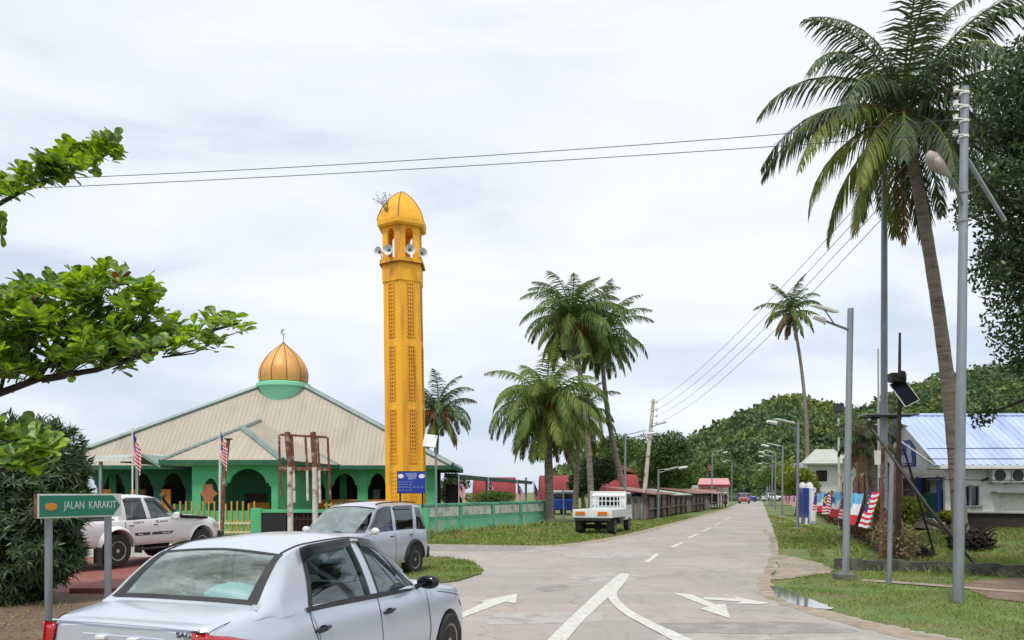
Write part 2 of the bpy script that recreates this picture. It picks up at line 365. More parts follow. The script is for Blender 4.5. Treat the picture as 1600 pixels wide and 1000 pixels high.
right_edge = smooth_pts([gp(*p) for p in ((1186, 777.5), (1192, 786), (1196, 796), (1203, 812), (1211, 835), (1214, 855), (1214, 880), (1205, 900), (1206, 914), (1225, 929), (1262, 944), (1300, 955), (1350, 968), (1400, 979), (1450, 989), (1520, 1002), (1640, 1022))], 6, .06, 3) + [Vector((14, 7, 0)), Vector((40, 5, 0))]
road_poly = [*reversed(right_edge)] + [*left_edge] + [Vector((-40, 21.8, 0)), Vector((-9, 21.8, 0))]
island = smooth_pts([gp(*p) for p in ((560, 874), (640, 871), (680, 872), (715, 875), (742, 882), (754, 890), (746, 899), (722, 907), (700, 911), (660, 915), (600, 925))], 5, .04, 5)
near_edge = [Vector((-9, 21.8, 0))] + [Vector((-6.0, 17.8, 0)), Vector((-5.2, 13.2, 0)), Vector((-5.35, 8, 0)), Vector((-5.5, 4.5, 0)), Vector((-7, 1, 0)), Vector((-7, -14, 0)), Vector((40, -14, 0))]
road_pts = [*reversed(right_edge)] + [*left_edge] + [Vector((-40, 21.8, 0))] + near_edge
sheet('road', road_pts, .0, 'road')
b = MB(); b.poly([(p.x, p.y, .03) for p in island]); b.ext([(p.x, p.y, -.02) for p in island], (0, 0, .045)); tag(b.build('grass_island', 'grass'), kind='structure')
# paved and bare areas
def blob(px_pts, jit=.08, seed=3, z=0.0): P = [gp(*p) for p in px_pts]; return smooth_pts(P + [P[0]], 6, jit, seed)[:-1]
sheet('dirt_ground', smooth_pts([(-5.4, 3), (-5.5, 8), (-5.3, 12.6), (-6.2, 14.4), (-8.5, 14.2), (-11, 13.2), (-30, 12), (-30, 2), (-5.4, 3)], 5, .06, 4)[:-1], -.004, 'dirt')
sheet('red_paving', [(-5.3, 12.8), (-6.2, 17.9), (-8.8, 21.9), (-40, 21.9), (-40, 14.5), (-8.2, 14.0)], -.006, 'redpave')
b = MB(); a = [gp(*p) for p in ((112, 905), (225, 905), (230, 922), (150, 924))]
b.ext([(-8.1, 14.05, -.01), (-5.3, 14.1, -.01), (-5.3, 16.9, -.01), (-8.3, 16.9, -.01)], (0, 0, .10)); tag(b.build('red_paving_slab', 'redpave'), kind='structure')
sheet('bare_verge', blob(((1208, 866), (1240, 870), (1290, 884), (1300, 894), (1262, 900), (1222, 905), (1203, 903), (1216, 885)), .06, 6), .004, 'sand_dirt')
sheet('dirt_patch', blob(((1500, 912), (1560, 905), (1640, 905), (1650, 940), (1590, 940), (1530, 930)), .08, 7), .004, 'dirt')
sheet('path', [gp(*p) for p in ((1198, 812), (1262, 813), (1266, 821), (1199, 820))], .004, 'concrete')
sheet('kerb_strip', [gp(*p) for p in ((1345, 905), (1450, 912), (1560, 921), (1640, 925), (1640, 929), (1560, 924), (1450, 915.5), (1345, 908))], .008, 'sand_dirt')
pud = blob(((1203, 916), (1222, 919), (1255, 932), (1290, 945), (1300, 952), (1270, 950), (1240, 944), (1215, 932)), .03, 9)
sheet('water', pud, .007, 'water')
sheet('dusty_edge', smooth_pts([gp(*p) for p in ((1196, 826), (1211, 838), (1215, 860), (1214, 880), (1204, 902), (1207, 916), (1224, 931), (1262, 946), (1300, 957), (1350, 970), (1400, 981), (1450, 992), (1520, 1005))], 5, .05, 12)
      + [*reversed(smooth_pts([gp(*p) for p in ((1190, 829), (1201, 840), (1204, 862), (1199, 882), (1187, 900), (1186, 920), (1206, 938), (1250, 954), (1290, 966), (1340, 979), (1390, 991), (1440, 1004), (1500, 1020))], 5, .07, 13))], .0035, 'sand_dirt')
mat('patch_pale', (.40, .38, .355), (.35, .33, .31), scale=5, rough=.9, bump=.3, c3=(.29, .27, .25), s3=2.2, lo3=.48, hi3=.6)
mat('patch_dark', (.215, .205, .195), (.25, .235, .22), scale=5, rough=.9, bump=.4, c3=(.30, .28, .26), s3=2.6, lo3=.48, hi3=.6)
for i_, (q_, m_) in enumerate((([(893, 909), (905, 896), (1002, 894), (990, 906), (962, 912)], 'patch_pale'), ([(776, 958), (934, 956), (944, 962), (925, 972), (768, 975)], 'patch_pale'), ([(838, 918), (880, 913), (884, 921), (850, 925)], 'patch_dark'), ([(880, 866), (1000, 862), (1020, 869), (900, 873)], 'patch_pale'), ([(668, 851), (828, 853), (800, 861), (668, 860)], 'patch_dark'), ([(1040, 990), (1500, 1003), (1560, 1040), (1030, 1040)], 'patch_pale'), ([(1010, 975), (1250, 972), (1330, 988), (1060, 988)], 'patch_dark'))):
    o_ = sheet('road_patch', blob(q_, .05, 40 + i_), .0018 + .0002 * i_, m_)
le2 = [p for p in left_edge if p.x > -4.5 and p.y < 90]; rj = random.Random(8)
sheet('dusty_edge', [(p.x, p.y) for p in le2] + [(p.x + .15 + rj.uniform(.1, .45), p.y - .25 - rj.uniform(0, .25)) for p in reversed(le2)], .0042, 'sand_dirt')
# road markings: sheets 4 mm above the road
def mark(pts, group=None): 
    P = [gp(*p) if len(p) == 2 else p for p in pts]
    return P
b = MB()
def addm(pts): b.poly([(gp(*p).x, gp(*p).y, .0075) for p in pts])
# centre dashes
for q in (((1006, 879), (1014, 879.5), (1031, 866), (1024, 865)), ((1046, 855), (1053, 855.5), (1070, 848), (1064, 847.5)), ((1072, 841), (1078, 841.3), (1092, 835), (1087, 834.7)), ((1096, 830), (1100, 830.2), (1112, 825), (1108, 824.8)), ((1116, 820), (1120, 820.2), (1128, 816.5), (1125, 816.3)), ((1131, 812), (1134, 812.1), (1142, 808.5), (1139, 808.4))): addm(q)
# the long line that forks towards the viewer
L = smooth_pts([gp(*p) for p in ((970, 896), (948, 913), (915, 943), (880, 976), (853, 1003), (835, 1022))], 5); Rr = smooth_pts([gp(*p) for p in ((984, 897), (974, 913), (946, 938), (912, 970), (884, 1003), (868, 1022))], 5)
for i in range(len(L) - 1): b.poly([(L[i].x, L[i].y, .0075), (L[i + 1].x, L[i + 1].y, .0075), (Rr[i + 1].x, Rr[i + 1].y, .0075), (Rr[i].x, Rr[i].y, .0075)])
L = smooth_pts([gp(*p) for p in ((972, 914), (948, 924), (952, 938), (972, 958), (1003, 976), (1035, 993), (1070, 1012))], 5); Rr = smooth_pts([gp(*p) for p in ((974, 915), (964, 927), (969, 940), (990, 957), (1022, 974), (1058, 990), (1100, 1010))], 5)
for i in range(len(L) - 1): b.poly([(L[i].x, L[i].y, .0118), (L[i + 1].x, L[i + 1].y, .0118), (Rr[i + 1].x, Rr[i + 1].y, .0118), (Rr[i].x, Rr[i].y, .0118)])
# arrows
addm(((1052, 927), (1080, 929), (1118, 945), (1133, 944), (1141, 967), (1092, 951), (1108, 949)))
addm(((1100, 933.5), (1150, 935.5), (1146, 932), (1180, 939), (1205, 942.5), (1192, 944.5), (1150, 943.8), (1158, 940.5), (1100, 937)))
addm(((722, 966), (722, 958), (758, 941), (744, 941), (808, 928), (806, 943), (790, 940.5)))
tag(b.build('road_markings', 'paintline'), kind='structure')
# ------------------------------------------------------------------ vehicles
def carpaint(name, c, dirt=(.3, .27, .23), dirtamt=.25, metal=.35, rough=.32, zdirt=.5):
    m = bpy.data.materials.new(name); m.use_nodes = True; t = m.node_tree; b = t.nodes['Principled BSDF']; MATS[name] = m
    b.inputs['Metallic'].default_value = metal; b.inputs['Roughness'].default_value = rough; b.inputs['Coat Weight'].default_value = .7; b.inputs['Coat Roughness'].default_value = .08
    tc = N(t, 'ShaderNodeTexCoord'); n = N(t, 'ShaderNodeTexNoise'); n.inputs['Scale'].default_value = 7; n.inputs['Detail'].default_value = 9; n.inputs['Roughness'].default_value = .7
    t.links.new(tc.outputs['Object'], n.inputs[0])
    sx = N(t, 'ShaderNodeSeparateXYZ'); t.links.new(tc.outputs['Object'], sx.inputs[0])
    r = N(t, 'ShaderNodeMapRange'); r.inputs[1].default_value = zdirt + .15; r.inputs[2].default_value = .15; r.inputs[3].default_value = .06; r.inputs[4].default_value = 1.0
    t.links.new(sx.outputs[2], r.inputs[0])
    q = N(t, 'ShaderNodeMath', operation='MULTIPLY'); t.links.new(n.outputs[0], q.inputs[0]); t.links.new(r.outputs[0], q.inputs[1])
    q2 = N(t, 'ShaderNodeMath', operation='MULTIPLY'); q2.inputs[1].default_value = dirtamt * 3; q2.use_clamp = True; t.links.new(q.outputs[0], q2.inputs[0])
    x = N(t, 'ShaderNodeMix', data_type='RGBA'); x.inputs[6].default_value = (*c, 1); x.inputs[7].default_value = (*dirt, 1); t.links.new(q2.outputs[0], x.inputs[0]); t.links.new(x.outputs[2], b.inputs['Base Color'])
    rr = N(t, 'ShaderNodeMapRange'); rr.inputs[3].default_value = rough; rr.inputs[4].default_value = .8; t.links.new(q2.outputs[0], rr.inputs[0]); t.links.new(rr.outputs[0], b.inputs['Roughness'])
    return m
carpaint('paint_silver', (.60, .65, .73), dirtamt=.14, metal=.45, rough=.28)
carpaint('paint_silver_b', (.52, .55, .64), dirtamt=.18, metal=.4, rough=.36)
carpaint('paint_white', (.76, .76, .77), dirt=(.35, .27, .2), dirtamt=.42, metal=0, rough=.3, zdirt=.8)
carpaint('paint_truck', (.72, .75, .74), dirt=(.3, .27, .23), dirtamt=.3, metal=0, rough=.4, zdirt=.9)
carpaint('paint_red', (.25, .02, .02), metal=.1); carpaint('paint_blue', (.02, .05, .25), metal=.1); carpaint('paint_dark', (.03, .03, .035), metal=.1)
glassmat('glass_side', (.17, .21, .205)); glassmat('glass_rear', (.62, .72, .70), film=.36, smear_glare_c=(.66, .78, .76), fscale=.9, fstretch=(.9, 2.2, 2.2)); glassmat('glass_wind', (.55, .65, .63), film=.3, smear_glare_c=(.62, .74, .74), fscale=.8)
glassmat('visor', (.06, .06, .065), rough=.15)
mat('trim', (.02, .021, .023), (.035, .035, .037), scale=6, rough=.55)
mat('trimgloss', (.008, .008, .009), rough=.12)
mat('seat', (.16, .17, .18), (.11, .12, .13), scale=8, rough=.9)
mat('dash', (.05, .052, .055), rough=.7)
mat('rim', (.42, .42, .42), (.3, .29, .28), scale=10, rough=.4, metal=.6)
mat('rimwhite', (.55, .53, .50), (.35, .31, .27), scale=10, rough=.6)
mat('lamp_red', (.42, .006, .010), rough=.1, coat=1); mat('lamp_orange', (.75, .19, .01), rough=.15, coat=1); mat('lamp_clear', (.55, .57, .58), rough=.1, coat=1)
mat('teal', (.12, .50, .50), (.22, .62, .60), scale=9, rough=.5)
mat('plate', (.01, .01, .01), rough=.4); mat('letter', (.75, .75, .75), rough=.5)
mat('badge', (.10, .12, .13), rough=.25, metal=.7); mat('soil_undercar', (.02, .018, .016), rough=1)

def wheel(parent, x, y, r, wdt, side, rimm='rim', spokes=7, rr=.62):
    hub = MB(); M = Matrix.Translation((x, y, r)) @ Matrix.Rotation(PI / 2 * side, 4, 'Y')     # local +z points outwards
    hub.lathe([(r * .3, -wdt * .3), (r * .3, wdt * .2), (0, wdt * .22)], 16, M=M); h = hub.build('wheel', 'dash', parent, smooth=True)
    t = MB(); Rr = r * rr
    t.lathe([(Rr, -wdt * .5), (r * .93, -wdt * .5), (r * .985, -wdt * .4), (r, -wdt * .2), (r, wdt * .2), (r * .985, wdt * .4), (r * .93, wdt * .5), (Rr * 1.03, wdt * .47), (Rr, wdt * .42)], 40, M=M)
    t.build('tyre', 'rubber', h, smooth=True)
    q = MB(); q.lathe([(Rr * 1.0, -wdt * .45), (Rr * 1.0, wdt * .45), (Rr * .92, wdt * .42), (Rr * .90, wdt * .1), (Rr * .88, -wdt * .1)], 32, M=M)
    for i in range(spokes):
        a0 = 2 * PI * i / spokes; pts = []
        for (rad, wd, z) in ((Rr * .16, Rr * .10, wdt * .36), (Rr * .95, Rr * .13, wdt * .33)):
            pts.append((rad, wd, z))
        def P(rad, off, z): return M @ Vector((rad * math.cos(a0) - off * math.sin(a0), rad * math.sin(a0) + off * math.cos(a0), z))
        (r0, w0, z0), (r1, w1, z1) = pts
        q.poly([P(r0, -w0, z0), P(r1, -w1, z1), P(r1, w1, z1), P(r0, w0, z0)])
        q.poly([P(r0, -w0, z0), P(r0, -w0, z0 - .05), P(r1, -w1, z1 - .05), P(r1, -w1, z1)]); q.poly([P(r0, w0, z0), P(r1, w1, z1), P(r1, w1, z1 - .05), P(r0, w0, z0 - .05)])
    q.lathe([(Rr * .26, wdt * .2), (Rr * .26, wdt * .36), (Rr * .2, wdt * .42), (0, wdt * .43)], 16, M=M)
    q.build('rim', rimm, h, smooth=True, shade=30); return h

class Car:
    """Body surfaces from key tables. y runs forward from the rear bumper, x to the right."""
    def __init__(s, L, w, zs, zt, sill, axles, ra, rw, side_prof, yb=None):
        s.L = L; s.w = pchip(w); s.zs = pchip(zs); s.zt = pchip(zt); s.sill = sill; s.axles = axles; s.ra = ra; s.rw = rw; s.prof = pchip(side_prof)
    def side(s, y, z, off=0):
        return s.w(y) * s.prof((z - s.sill) / (s.zs(y) - s.sill)) + off
    def zlow(s, y):
        z = s.sill
        for a in s.axles:
            d = abs(y - a)
            if d < s.ra: z = max(z, s.rw + math.sqrt(s.ra ** 2 - d * d) * 1.0)
        return z
    def body(s, parent, m, name='body', nz=9):
        ys = [i * s.L / 46 for i in range(47)]
        ys += [.015, .04, .08, .13, s.L - .015, s.L - .04, s.L - .08, s.L - .13]
        for a in s.axles:
            ys += [a + s.ra * math.cos(PI * k / 16) for k in range(17)]; ys += [a + s.ra + .002, a - s.ra - .002]
        ys = sorted(set(round(v, 4) for v in ys if 0 <= v <= s.L)); b = MB(); P = []
        for y in ys:
            zl = s.zlow(y); zS = s.zs(y); zT = s.zt(y); row = []
            for j in range(nz):
                z = zl + (zS - zl) * (1 - (1 - j / (nz - 1)) ** 1.0); row.append((s.side(y, z), y, z))
            wS = row[-1][0]
            for k, dz in ((.985, .35), (.955, .62), (.90, .78), (.75, .90), (.45, .975), (0, 1.0)): row.append((wS * k, y, zS + (zT - zS) * dz))
            P.append([(-x, yy, z) for x, yy, z in row] [:-1] + [(x, yy, z) for x, yy, z in reversed(row)])
        b.grid(P)
        for row in (P[0], P[-1]):
            cen = [((p[0]), p[1], p[2]) for p in row]; b.poly(cen if row is P[-1] else cen[::-1])
        # arch lips: returns inward
        for a in s.axles:
            for sd in (-1, 1):
                G = []
                for k in range(17):
                    y = a + s.ra * math.cos(PI * k / 16) * .998; z = s.rw + s.ra * math.sin(PI * k / 16)
                    if z < s.sill: z = s.sill
                    x = s.side(y, z); G.append([(sd * (x + .001), y, z), (sd * (x - .25), y, z)])
                b.grid(G, flip=sd > 0)
        return b.build(name, m, parent, smooth=True, shade=38)
    def under(s, parent, xw=.62):
        b = MB(); W = s.w(s.L / 2)
        b.box(-W + .25, W - .25, .12, s.L - .12, s.sill - .02, s.sill + .28)
        for a in s.axles:
            for sd in (-1, 1):
                M = Matrix.Rotation(PI / 2, 4, 'Y'); b.box(sd * (W - .27) - .01, sd * (W - .27) + .01, a - s.ra - .02, a + s.ra + .02, s.sill + .02, s.rw + s.ra)
        return b.build('underbody', 'soil_undercar', parent)
    def sidepatch(s, name, m, parent, poly_lo, poly_hi, sd, off=.004, n=10, nv=6, thick=0, bevel=0):
        """patch on the body side between a lower and an upper line, each [(y,z)...]"""
        b = MB(); lo = resample(poly_lo, n); hi = resample(poly_hi, n); G = []
        for i in range(n):
            G.append([(sd * s.side(lo[i][0] + (hi[i][0] - lo[i][0]) * k / nv, lo[i][1] + (hi[i][1] - lo[i][1]) * k / nv, off), lo[i][0] + (hi[i][0] - lo[i][0]) * k / nv, lo[i][1] + (hi[i][1] - lo[i][1]) * k / nv) for k in range(nv + 1)])
        b.grid(G, flip=sd < 0); return b.build(name, m, parent, smooth=True, solid=thick)
    def sideline(s, b, pts, sd, r=.004, off=.001):
        b.tube([(sd * s.side(y, z, off), y, z) for y, z in resample(pts, 14)], r, 5)
def resample(pts, n):
    P = [Vector((p[0], p[1])) for p in pts]; L = [0]
    for i in range(1, len(P)): L.append(L[-1] + (P[i] - P[i - 1]).length)
    o = []
    for k in range(n):
        t = L[-1] * k / (n - 1); i = max(j for j in range(len(P) - 1) if L[j] <= t + 1e-9); h = L[i + 1] - L[i]; o.append(tuple(P[i].lerp(P[i + 1], (t - L[i]) / h if h else 0)))
    return o
class Cabin:
    def __init__(s, xb, zb, xr, zr, zt, bulge=.02, ymap=None):
        s.ym = pchip(ymap) if ymap else (lambda y: y)
        s.xb = pchip(xb); s.zb = pchip(zb); s.xr = pchip(xr); s.zr = pchip(zr); s.zt = pchip(zt); s.bu = bulge
    def P(s, y, v, off=0, sd=1):
        def p(y, v):
            xb, zb, xr, zr, zt = s.xb(y), s.zb(y), s.xr(y), s.zr(y), s.zt(y)
            if v <= 1: return Vector((xb + (xr - xb) * v + s.bu * math.sin(PI * v * .8), y, zb + (zr - zb) * v))
            k = min(1, v - 1); e = s.bu * math.sin(PI * .8) * (1 - k); a = math.pow(k, .8)
            return Vector((xr * (1 - k) + e, y, zr + (zt - zr) * math.sin(k * PI / 2)))
        q = p(y, v)
        if off:
            e = 1e-3; v2 = v + e if v < 1.999 else v; v1 = v - e if v > .001 else v
            if v1 < 1 < v2: v2 = 1.0
            du = p(y + e, v) - p(y - e, v); dv = p(y, v2) - p(y, v1); nn = dv.cross(du)
            if nn.length > 1e-12:
                nn.normalize()
                if nn.x < -.2 or nn.z < -.3: nn = -nn
                if nn.z < 0 and nn.x < 0: nn = -nn
                q = q + nn * off
        return (sd * q.x, s.ym(q.y), q.z)
    def strip(s, b, A, B, off=0, sd=1, n=14, m=6):
        A = resample(A, n); B = resample(B, n)
        G = [[s.P(a[0] + (c[0] - a[0]) * k / m, a[1] + (c[1] - a[1]) * k / m, off, sd) for k in range(m + 1)] for a, c in zip(A, B)]
        b.grid(G, flip=sd < 0)
    def line(s, b, A, off=.002, sd=1, r=.006, n=24): b.tube([s.P(y, v, off, sd) for y, v in resample(A, n)], r, 6)

# --- the silver saloon nearest the camera
def saloon():
    t = thing('saloon_car', 'silver four-door saloon car in the foreground with red tail lights and black door mirror', 'car', (-2.609, 5.137, 0), -R(20.1))
    c = Car(4.26, w=[(0, .64), (.015, .68), (.04, .715), (.08, .745), (.16, .775), (.35, .815), (.8, .838), (2.2, .845), (3.3, .835), (3.8, .79), (4.05, .70), (4.18, .58), (4.26, .46)],
            zs=[(0, .88), (.1, .925), (.5, .96), (1.0, .965), (2, .935), (2.9, .90), (3.5, .82), (4.0, .70), (4.26, .58)],
            zt=[(0, .95), (.03, .985), (.08, 1.005), (.16, 1.018), (.4, 1.045), (.6, 1.06), (.8, 1.03), (1.5, 1.0), (3.0, .98), (3.5, .90), (4.0, .80), (4.26, .62)],
            sill=.19, axles=[.82, 3.42], ra=.335, rw=.295, side_prof=[(0, .955), (.2, .985), (.45, 1.0), (.7, .985), (.86, .965), (1, .925)])
    c.body(t, 'paint_silver'); c.under(t)
    for i, a in enumerate(c.axles):
        for sd in (-1, 1): wheel(t, sd * .755, a, .292, .185, sd, 'rim', 9)
    cab = Cabin(xb=[(.5, .73), (.62, .752), (.9, .78), (1.3, .775), (2.4, .79), (3.0, .765), (3.35, .70)], zb=[(.5, .93), (.62, .945), (1.2, .96), (2, .945), (3, .915), (3.4, .90)],
                xr=[(.62, .70), (.9, .635), (1.28, .575), (1.6, .58), (2.2, .585), (2.6, .60), (3.35, .64)], zr=[(.5, 1.0), (.62, 1.03), (.9, 1.215), (1.18, 1.375), (1.42, 1.435), (1.9, 1.455), (2.25, 1.43), (2.55, 1.34), (3.0, 1.09), (3.35, .89)],
                zt=[(.5, 1.02), (.62, 1.05), (.9, 1.24), (1.18, 1.405), (1.45, 1.478), (1.9, 1.505), (2.3, 1.487), (2.6, 1.40), (3.0, 1.17), (3.40, .94)], bulge=.035, ymap=[(.5, .36), (.62, .48), (1.18, .95), (1.33, 1.13), (2.1, 1.95), (3.3, 2.96), (3.4, 3.05)])
    b = MB()
    for sd in (-1, 1):
        cab.strip(b, [(1.16, 1), (2.5, 1)], [(1.20, 2), (2.5, 2)], 0, sd, 24, 12)                      # roof skin
        cab.strip(b, [(2.44, 1), (2.5, 1)], [(2.44, 2), (2.58, 2)], 0, sd, 4, 12)
        cab.strip(b, [(.62, 1.0), (1.17, 1.0)], [(.62, 1.12), (1.17, 1.09)], 0, sd, 18, 3)             # surround beside the rear window
        cab.strip(b, [(.54, 1.1), (.70, 1.1)], [(.56, 2), (.67, 2)], 0, sd, 3, 14)
        cab.strip(b, [(.54, 0), (1.19, 0)], [(.54, 1), (1.38, 1)], 0, sd, 26, 14)                      # rear pillar
        cab.strip(b, [(1.28, .90), (2.32, .90), (2.6, .90)], [(1.33, 1), (2.36, 1), (2.7, 1)], 0, sd, 30, 3)      # rail above the doors
        cab.strip(b, [(1.19, .0), (1.30, .92)], [(1.22, .0), (1.33, .92)], 0, sd, 14, 2)
        cab.strip(b, [(2.03, 0), (1.93, .92)], [(2.16, 0), (2.05, .92)], .006, sd, 14, 3)              # centre pillar
        cab.strip(b, [(3.22, .0), (2.55, .9), (2.4, .98)], [(3.34, .2), (2.95, 1.0), (2.5, 1.04)], 0, sd, 22, 4)   # windscreen pillar
    b.build('cabin', 'paint_silver', t, smooth=True, shade=50)
    g = MB()
    for sd in (-1, 1): cab.strip(g, [(.68, 1.10), (1.17, 1.08)], [(.66, 2), (1.20, 2)], -.004, sd, 14, 12)
    rw = g.build('rear_window', 'glass_rear', t, smooth=True)
    g = MB()
    for sd in (-1, 1):
        cab.strip(g, [(.68, 1.05), (1.19, 1.04)], [(.68, 1.19), (1.17, 1.13)], .003, sd, 18, 3); cab.strip(g, [(.665, 1.1), (.715, 1.1)], [(.655, 2), (.70, 2)], .003, sd, 3, 14); cab.strip(g, [(1.16, 1.06), (1.185, 1.06)], [(1.18, 2), (1.205, 2)], .003, sd, 3, 14)
    g.build('window_seal', 'trim', rw, smooth=True)
    g = MB()
    for sd in (-1, 1): cab.strip(g, [(2.56, 1.03), (3.3, 1.03)], [(2.6, 2), (3.36, 2)], -.003, sd, 14, 12)
    g.build('windscreen', 'glass_wind', t, smooth=True)
    for sd in (-1, 1):
        for nm, A, B in (('rear_side_window', [(1.21, .02), (1.31, .93)], [(2.04, .02), (1.97, .93)]), ('front_side_window', [(2.14, .02), (2.03, .93)], [(3.26, .02), (2.58, .93)])):
            g = MB(); cab.strip(g, A, B, -.012, sd, 12, 12); g.build(nm, 'glass_side', t, smooth=True)
        g = MB()
        cab.strip(g, [(1.19, -.03), (2.0, -.03), (3.26, -.03)], [(1.19, .055), (2.0, .055), (3.26, .055)], .010, sd, 30, 2)        # waist seal
        cab.strip(g, [(1.225, .02), (1.305, .88)], [(1.265, .02), (1.345, .88)], .004, sd, 12, 2)
        cab.strip(g, [(2.0, .02), (1.915, .9)], [(2.035, .02), (1.945, .9)], .009, sd, 12, 2); cab.strip(g, [(2.155, .02), (2.05, .9)], [(2.185, .02), (2.085, .9)], .009, sd, 12, 2)
        cab.strip(g, [(3.12, .04), (2.53, .90)], [(3.26, .06), (2.6, .94)], .004, sd, 14, 2)
        cab.strip(g, [(1.30, .90), (2.55, .90)], [(1.32, .95), (2.58, .95)], .006, sd, 26, 2)
        cab.line(g, [(1.19, 1.09), (1.5, 1.07), (2.2, 1.05), (2.62, 1.03)], .002, sd, .008)                         # door top gap
        g.build('window_trim', 'trim', t, smooth=True)
        g = MB(); cab.strip(g, [(1.27, .76), (1.45, .83), (1.92, .86)], [(1.30, .99), (1.5, .985), (1.94, .985)], .028, sd, 20, 3)
        cab.strip(g, [(2.06, .86), (2.3, .82), (2.75, .45)], [(2.06, .985), (2.3, .98), (2.84, .66)], .028, sd, 20, 3); g.build('rain_visor', 'visor', t, smooth=True)
    # panel gaps
    for sd in (-1, 1):
        for ln, r_ in (([(1.0, .955), (1.0, .85), (1.06, .72), (1.17, .55), (1.22, .25)], .004), ([(1.99, .93), (2.02, .55), (2.0, .25)], .004), ([(2.93, .88), (2.96, .5), (2.92, .25)], .004), ([(3.2, .84), (3.5, .79), (3.75, .74), (3.93, .70)], .003), ([(.0, .62), (.25, .60), (.58, .58)], .003)):
            b = MB(); c.sideline(b, ln, sd, r_); b.build('panel_gap', 'darkgap', t)
    # boot lid gap
    for sd in (-1, 1): b = MB(); b.tube([(sd * .70, .50, 1.02), (sd * .70, .3, 1.0), (sd * .70, .15, .982), (sd * .685, .06, .955), (sd * .66, .004, .90)], .0025, 5); b.build('panel_gap', 'darkgap', t)
    # character line / doors as slightly proud skins
    for sd in (-1, 1):
        for nm, y0, y1, yb0 in (('rear_door', 1.01, 1.985, 1.23), ('front_door', 2.0, 2.925, 2.01)):
            d = c.sidepatch(nm, 'paint_silver', t, [(yb0, .26), (y1 - (.03 if nm == 'front_door' else .01), .26)], [(y0, .955 if nm == 'rear_door' else .93), (y1, .93 if nm == 'rear_door' else .895)], sd, .005, 14, 10)
            hy = 1.12 if nm == 'rear_door' else 2.14; hz = .81 if nm == 'rear_door' else .797; x = c.side(hy, hz)
            h = MB(); h.tube([(sd * (x + .0), hy - .10, hz - .012), (sd * (x + .030), hy - .06, hz - .004), (sd * (x + .034), hy, hz + .003), (sd * (x + .028), hy + .06, hz + .003), (sd * (x), hy + .10, hz - .006)], [.010, .017, .017, .015, .010], 8)
            h.lathe([(.0, .0), (.05, .002), (.052, .006)], 14, M=Matrix.Translation((sd * (x + .003), hy + .0, hz - .012)) @ Matrix.Rotation(sd * PI / 2, 4, 'Y') @ Matrix.Diagonal((.7, 1.3, 1, 1)))
            h.build('door_handle', 'trimgloss', d, smooth=True)
    # mirrors
    for sd in (-1, 1):
        b = MB(); y0 = 2.74; x0 = .77; z0 = .99
        pr = [(-1, .5), (-.8, .86), (-.2, 1.0), (.5, .95), (.9, .6), (1, .2)]
        G = []
        for k, sc_ in pr:
            G.append([(sd * (x0 + .145 + .115 * math.cos(a) * sc_ * (1 if abs(math.cos(a)) > 0 else 1)), y0 + .055 * k, z0 + .068 * math.copysign(abs(math.sin(a)) ** .8, math.sin(a)) * sc_) for a in [2 * PI * i / 20 for i in range(21)]])
        b.grid(G); b.poly(G[0]); b.poly(G[-1][::-1]); b.tube([(sd * .77, y0 + .03, .935), (sd * (x0 + .07), y0 + .01, z0 - .03)], [.028, .022], 8)
        mi = b.build('door_mirror', 'trimgloss', t, smooth=True, shade=60)
        g = MB(); G = [[(sd * (x0 + .145 + .1 * math.cos(a) * q), y0 - .06, z0 + .055 * math.sin(a) * q) for a in [2 * PI * i / 20 for i in range(21)]] for q in (0, .75)]; g.grid(G); g.build('mirror_glass', 'glass_side', mi)
    # tail lights wrapping the corners
    for sd in (-1, 1):
        cont = []                                     # plan contour at the corner
        for y in (0, .004, .015, .03, .05, .08, .12, .17, .23, .30, .36): cont.append(y)
        b = MB(); G = []
        def zz(u): return (.64 + .10 * u, .955 - .10 * max(0, u - .25))
        inner = [(.70, .008), (.71, .012)]
        pts = inner + [(None, y) for y in cont]
        n = len(pts)
        for i, (xx, y) in enumerate(pts):
            u = i / (n - 1); zl, zh = zz(u)
            if i >= n - 3: zl = zl + .03 * (i - n + 4); zh -= .015 * (i - n + 4)
            col = []
            for k in range(7):
                z = zl + (zh - zl) * k / 6; bul = .012 * math.sin(PI * k / 6) + .006
                x = xx if xx is not None else c.side(y, z)
                col.append((sd * (x + (bul if y > .05 else 0)), y - (bul if y <= .17 else 0), z))
            G.append(col)
        b.grid(G, flip=sd < 0); lt = b.build('tail_light', 'lamp_red', t, smooth=True, solid=.012)
        g = MB(); g.tube([G[i][6] for i in range(n)] + [G[-1][k] for k in range(6, -1, -1)], .006, 5); g.build('light_seal', 'trim', lt)
        g = MB(); gg = [G[4][2], G[8][2], G[8][4], G[4][4]]; gg = [(p[0] + sd * .004, p[1] - .006, p[2]) for p in gg]; g.poly(gg); g.build('indicator', 'lamp_orange', lt)
    # boot lid back panel with number plate recess
    b = MB(); b.bbox(-.36, .36, -.006, .03, .70, .905, .012); bl = b.build('boot_panel', 'paint_silver_b', t)
    b = MB(); b.bbox(-.26, .26, -.018, -.004, .71, .83, .004); pl = b.build('number_plate', 'plate', bl); 
    for x in (-.16, .12): b = MB(); b.bbox(x - .04, x + .04, -.04, -.004, .868, .892, .004); b.build('plate_lamp', 'offwhite', bl)
    b = MB(); b.tube([(-.64, .01, .965), (-.3, -.008, .975), (0, -.012, .978), (.3, -.008, .975), (.64, .01, .965)], .009, 6); b.build('lid_edge', 'paint_silver', t, smooth=True)
    rot = Matrix.Rotation(PI / 2, 3, 'X')
    text('SAGA', 'badge', 'badge', t, (.545, -.004, .93), rot, .052, .003, 1.25); text('FLX', 'badge', 'badge', t, (.565, -.004, .888), rot, .045, .003, 1.2)
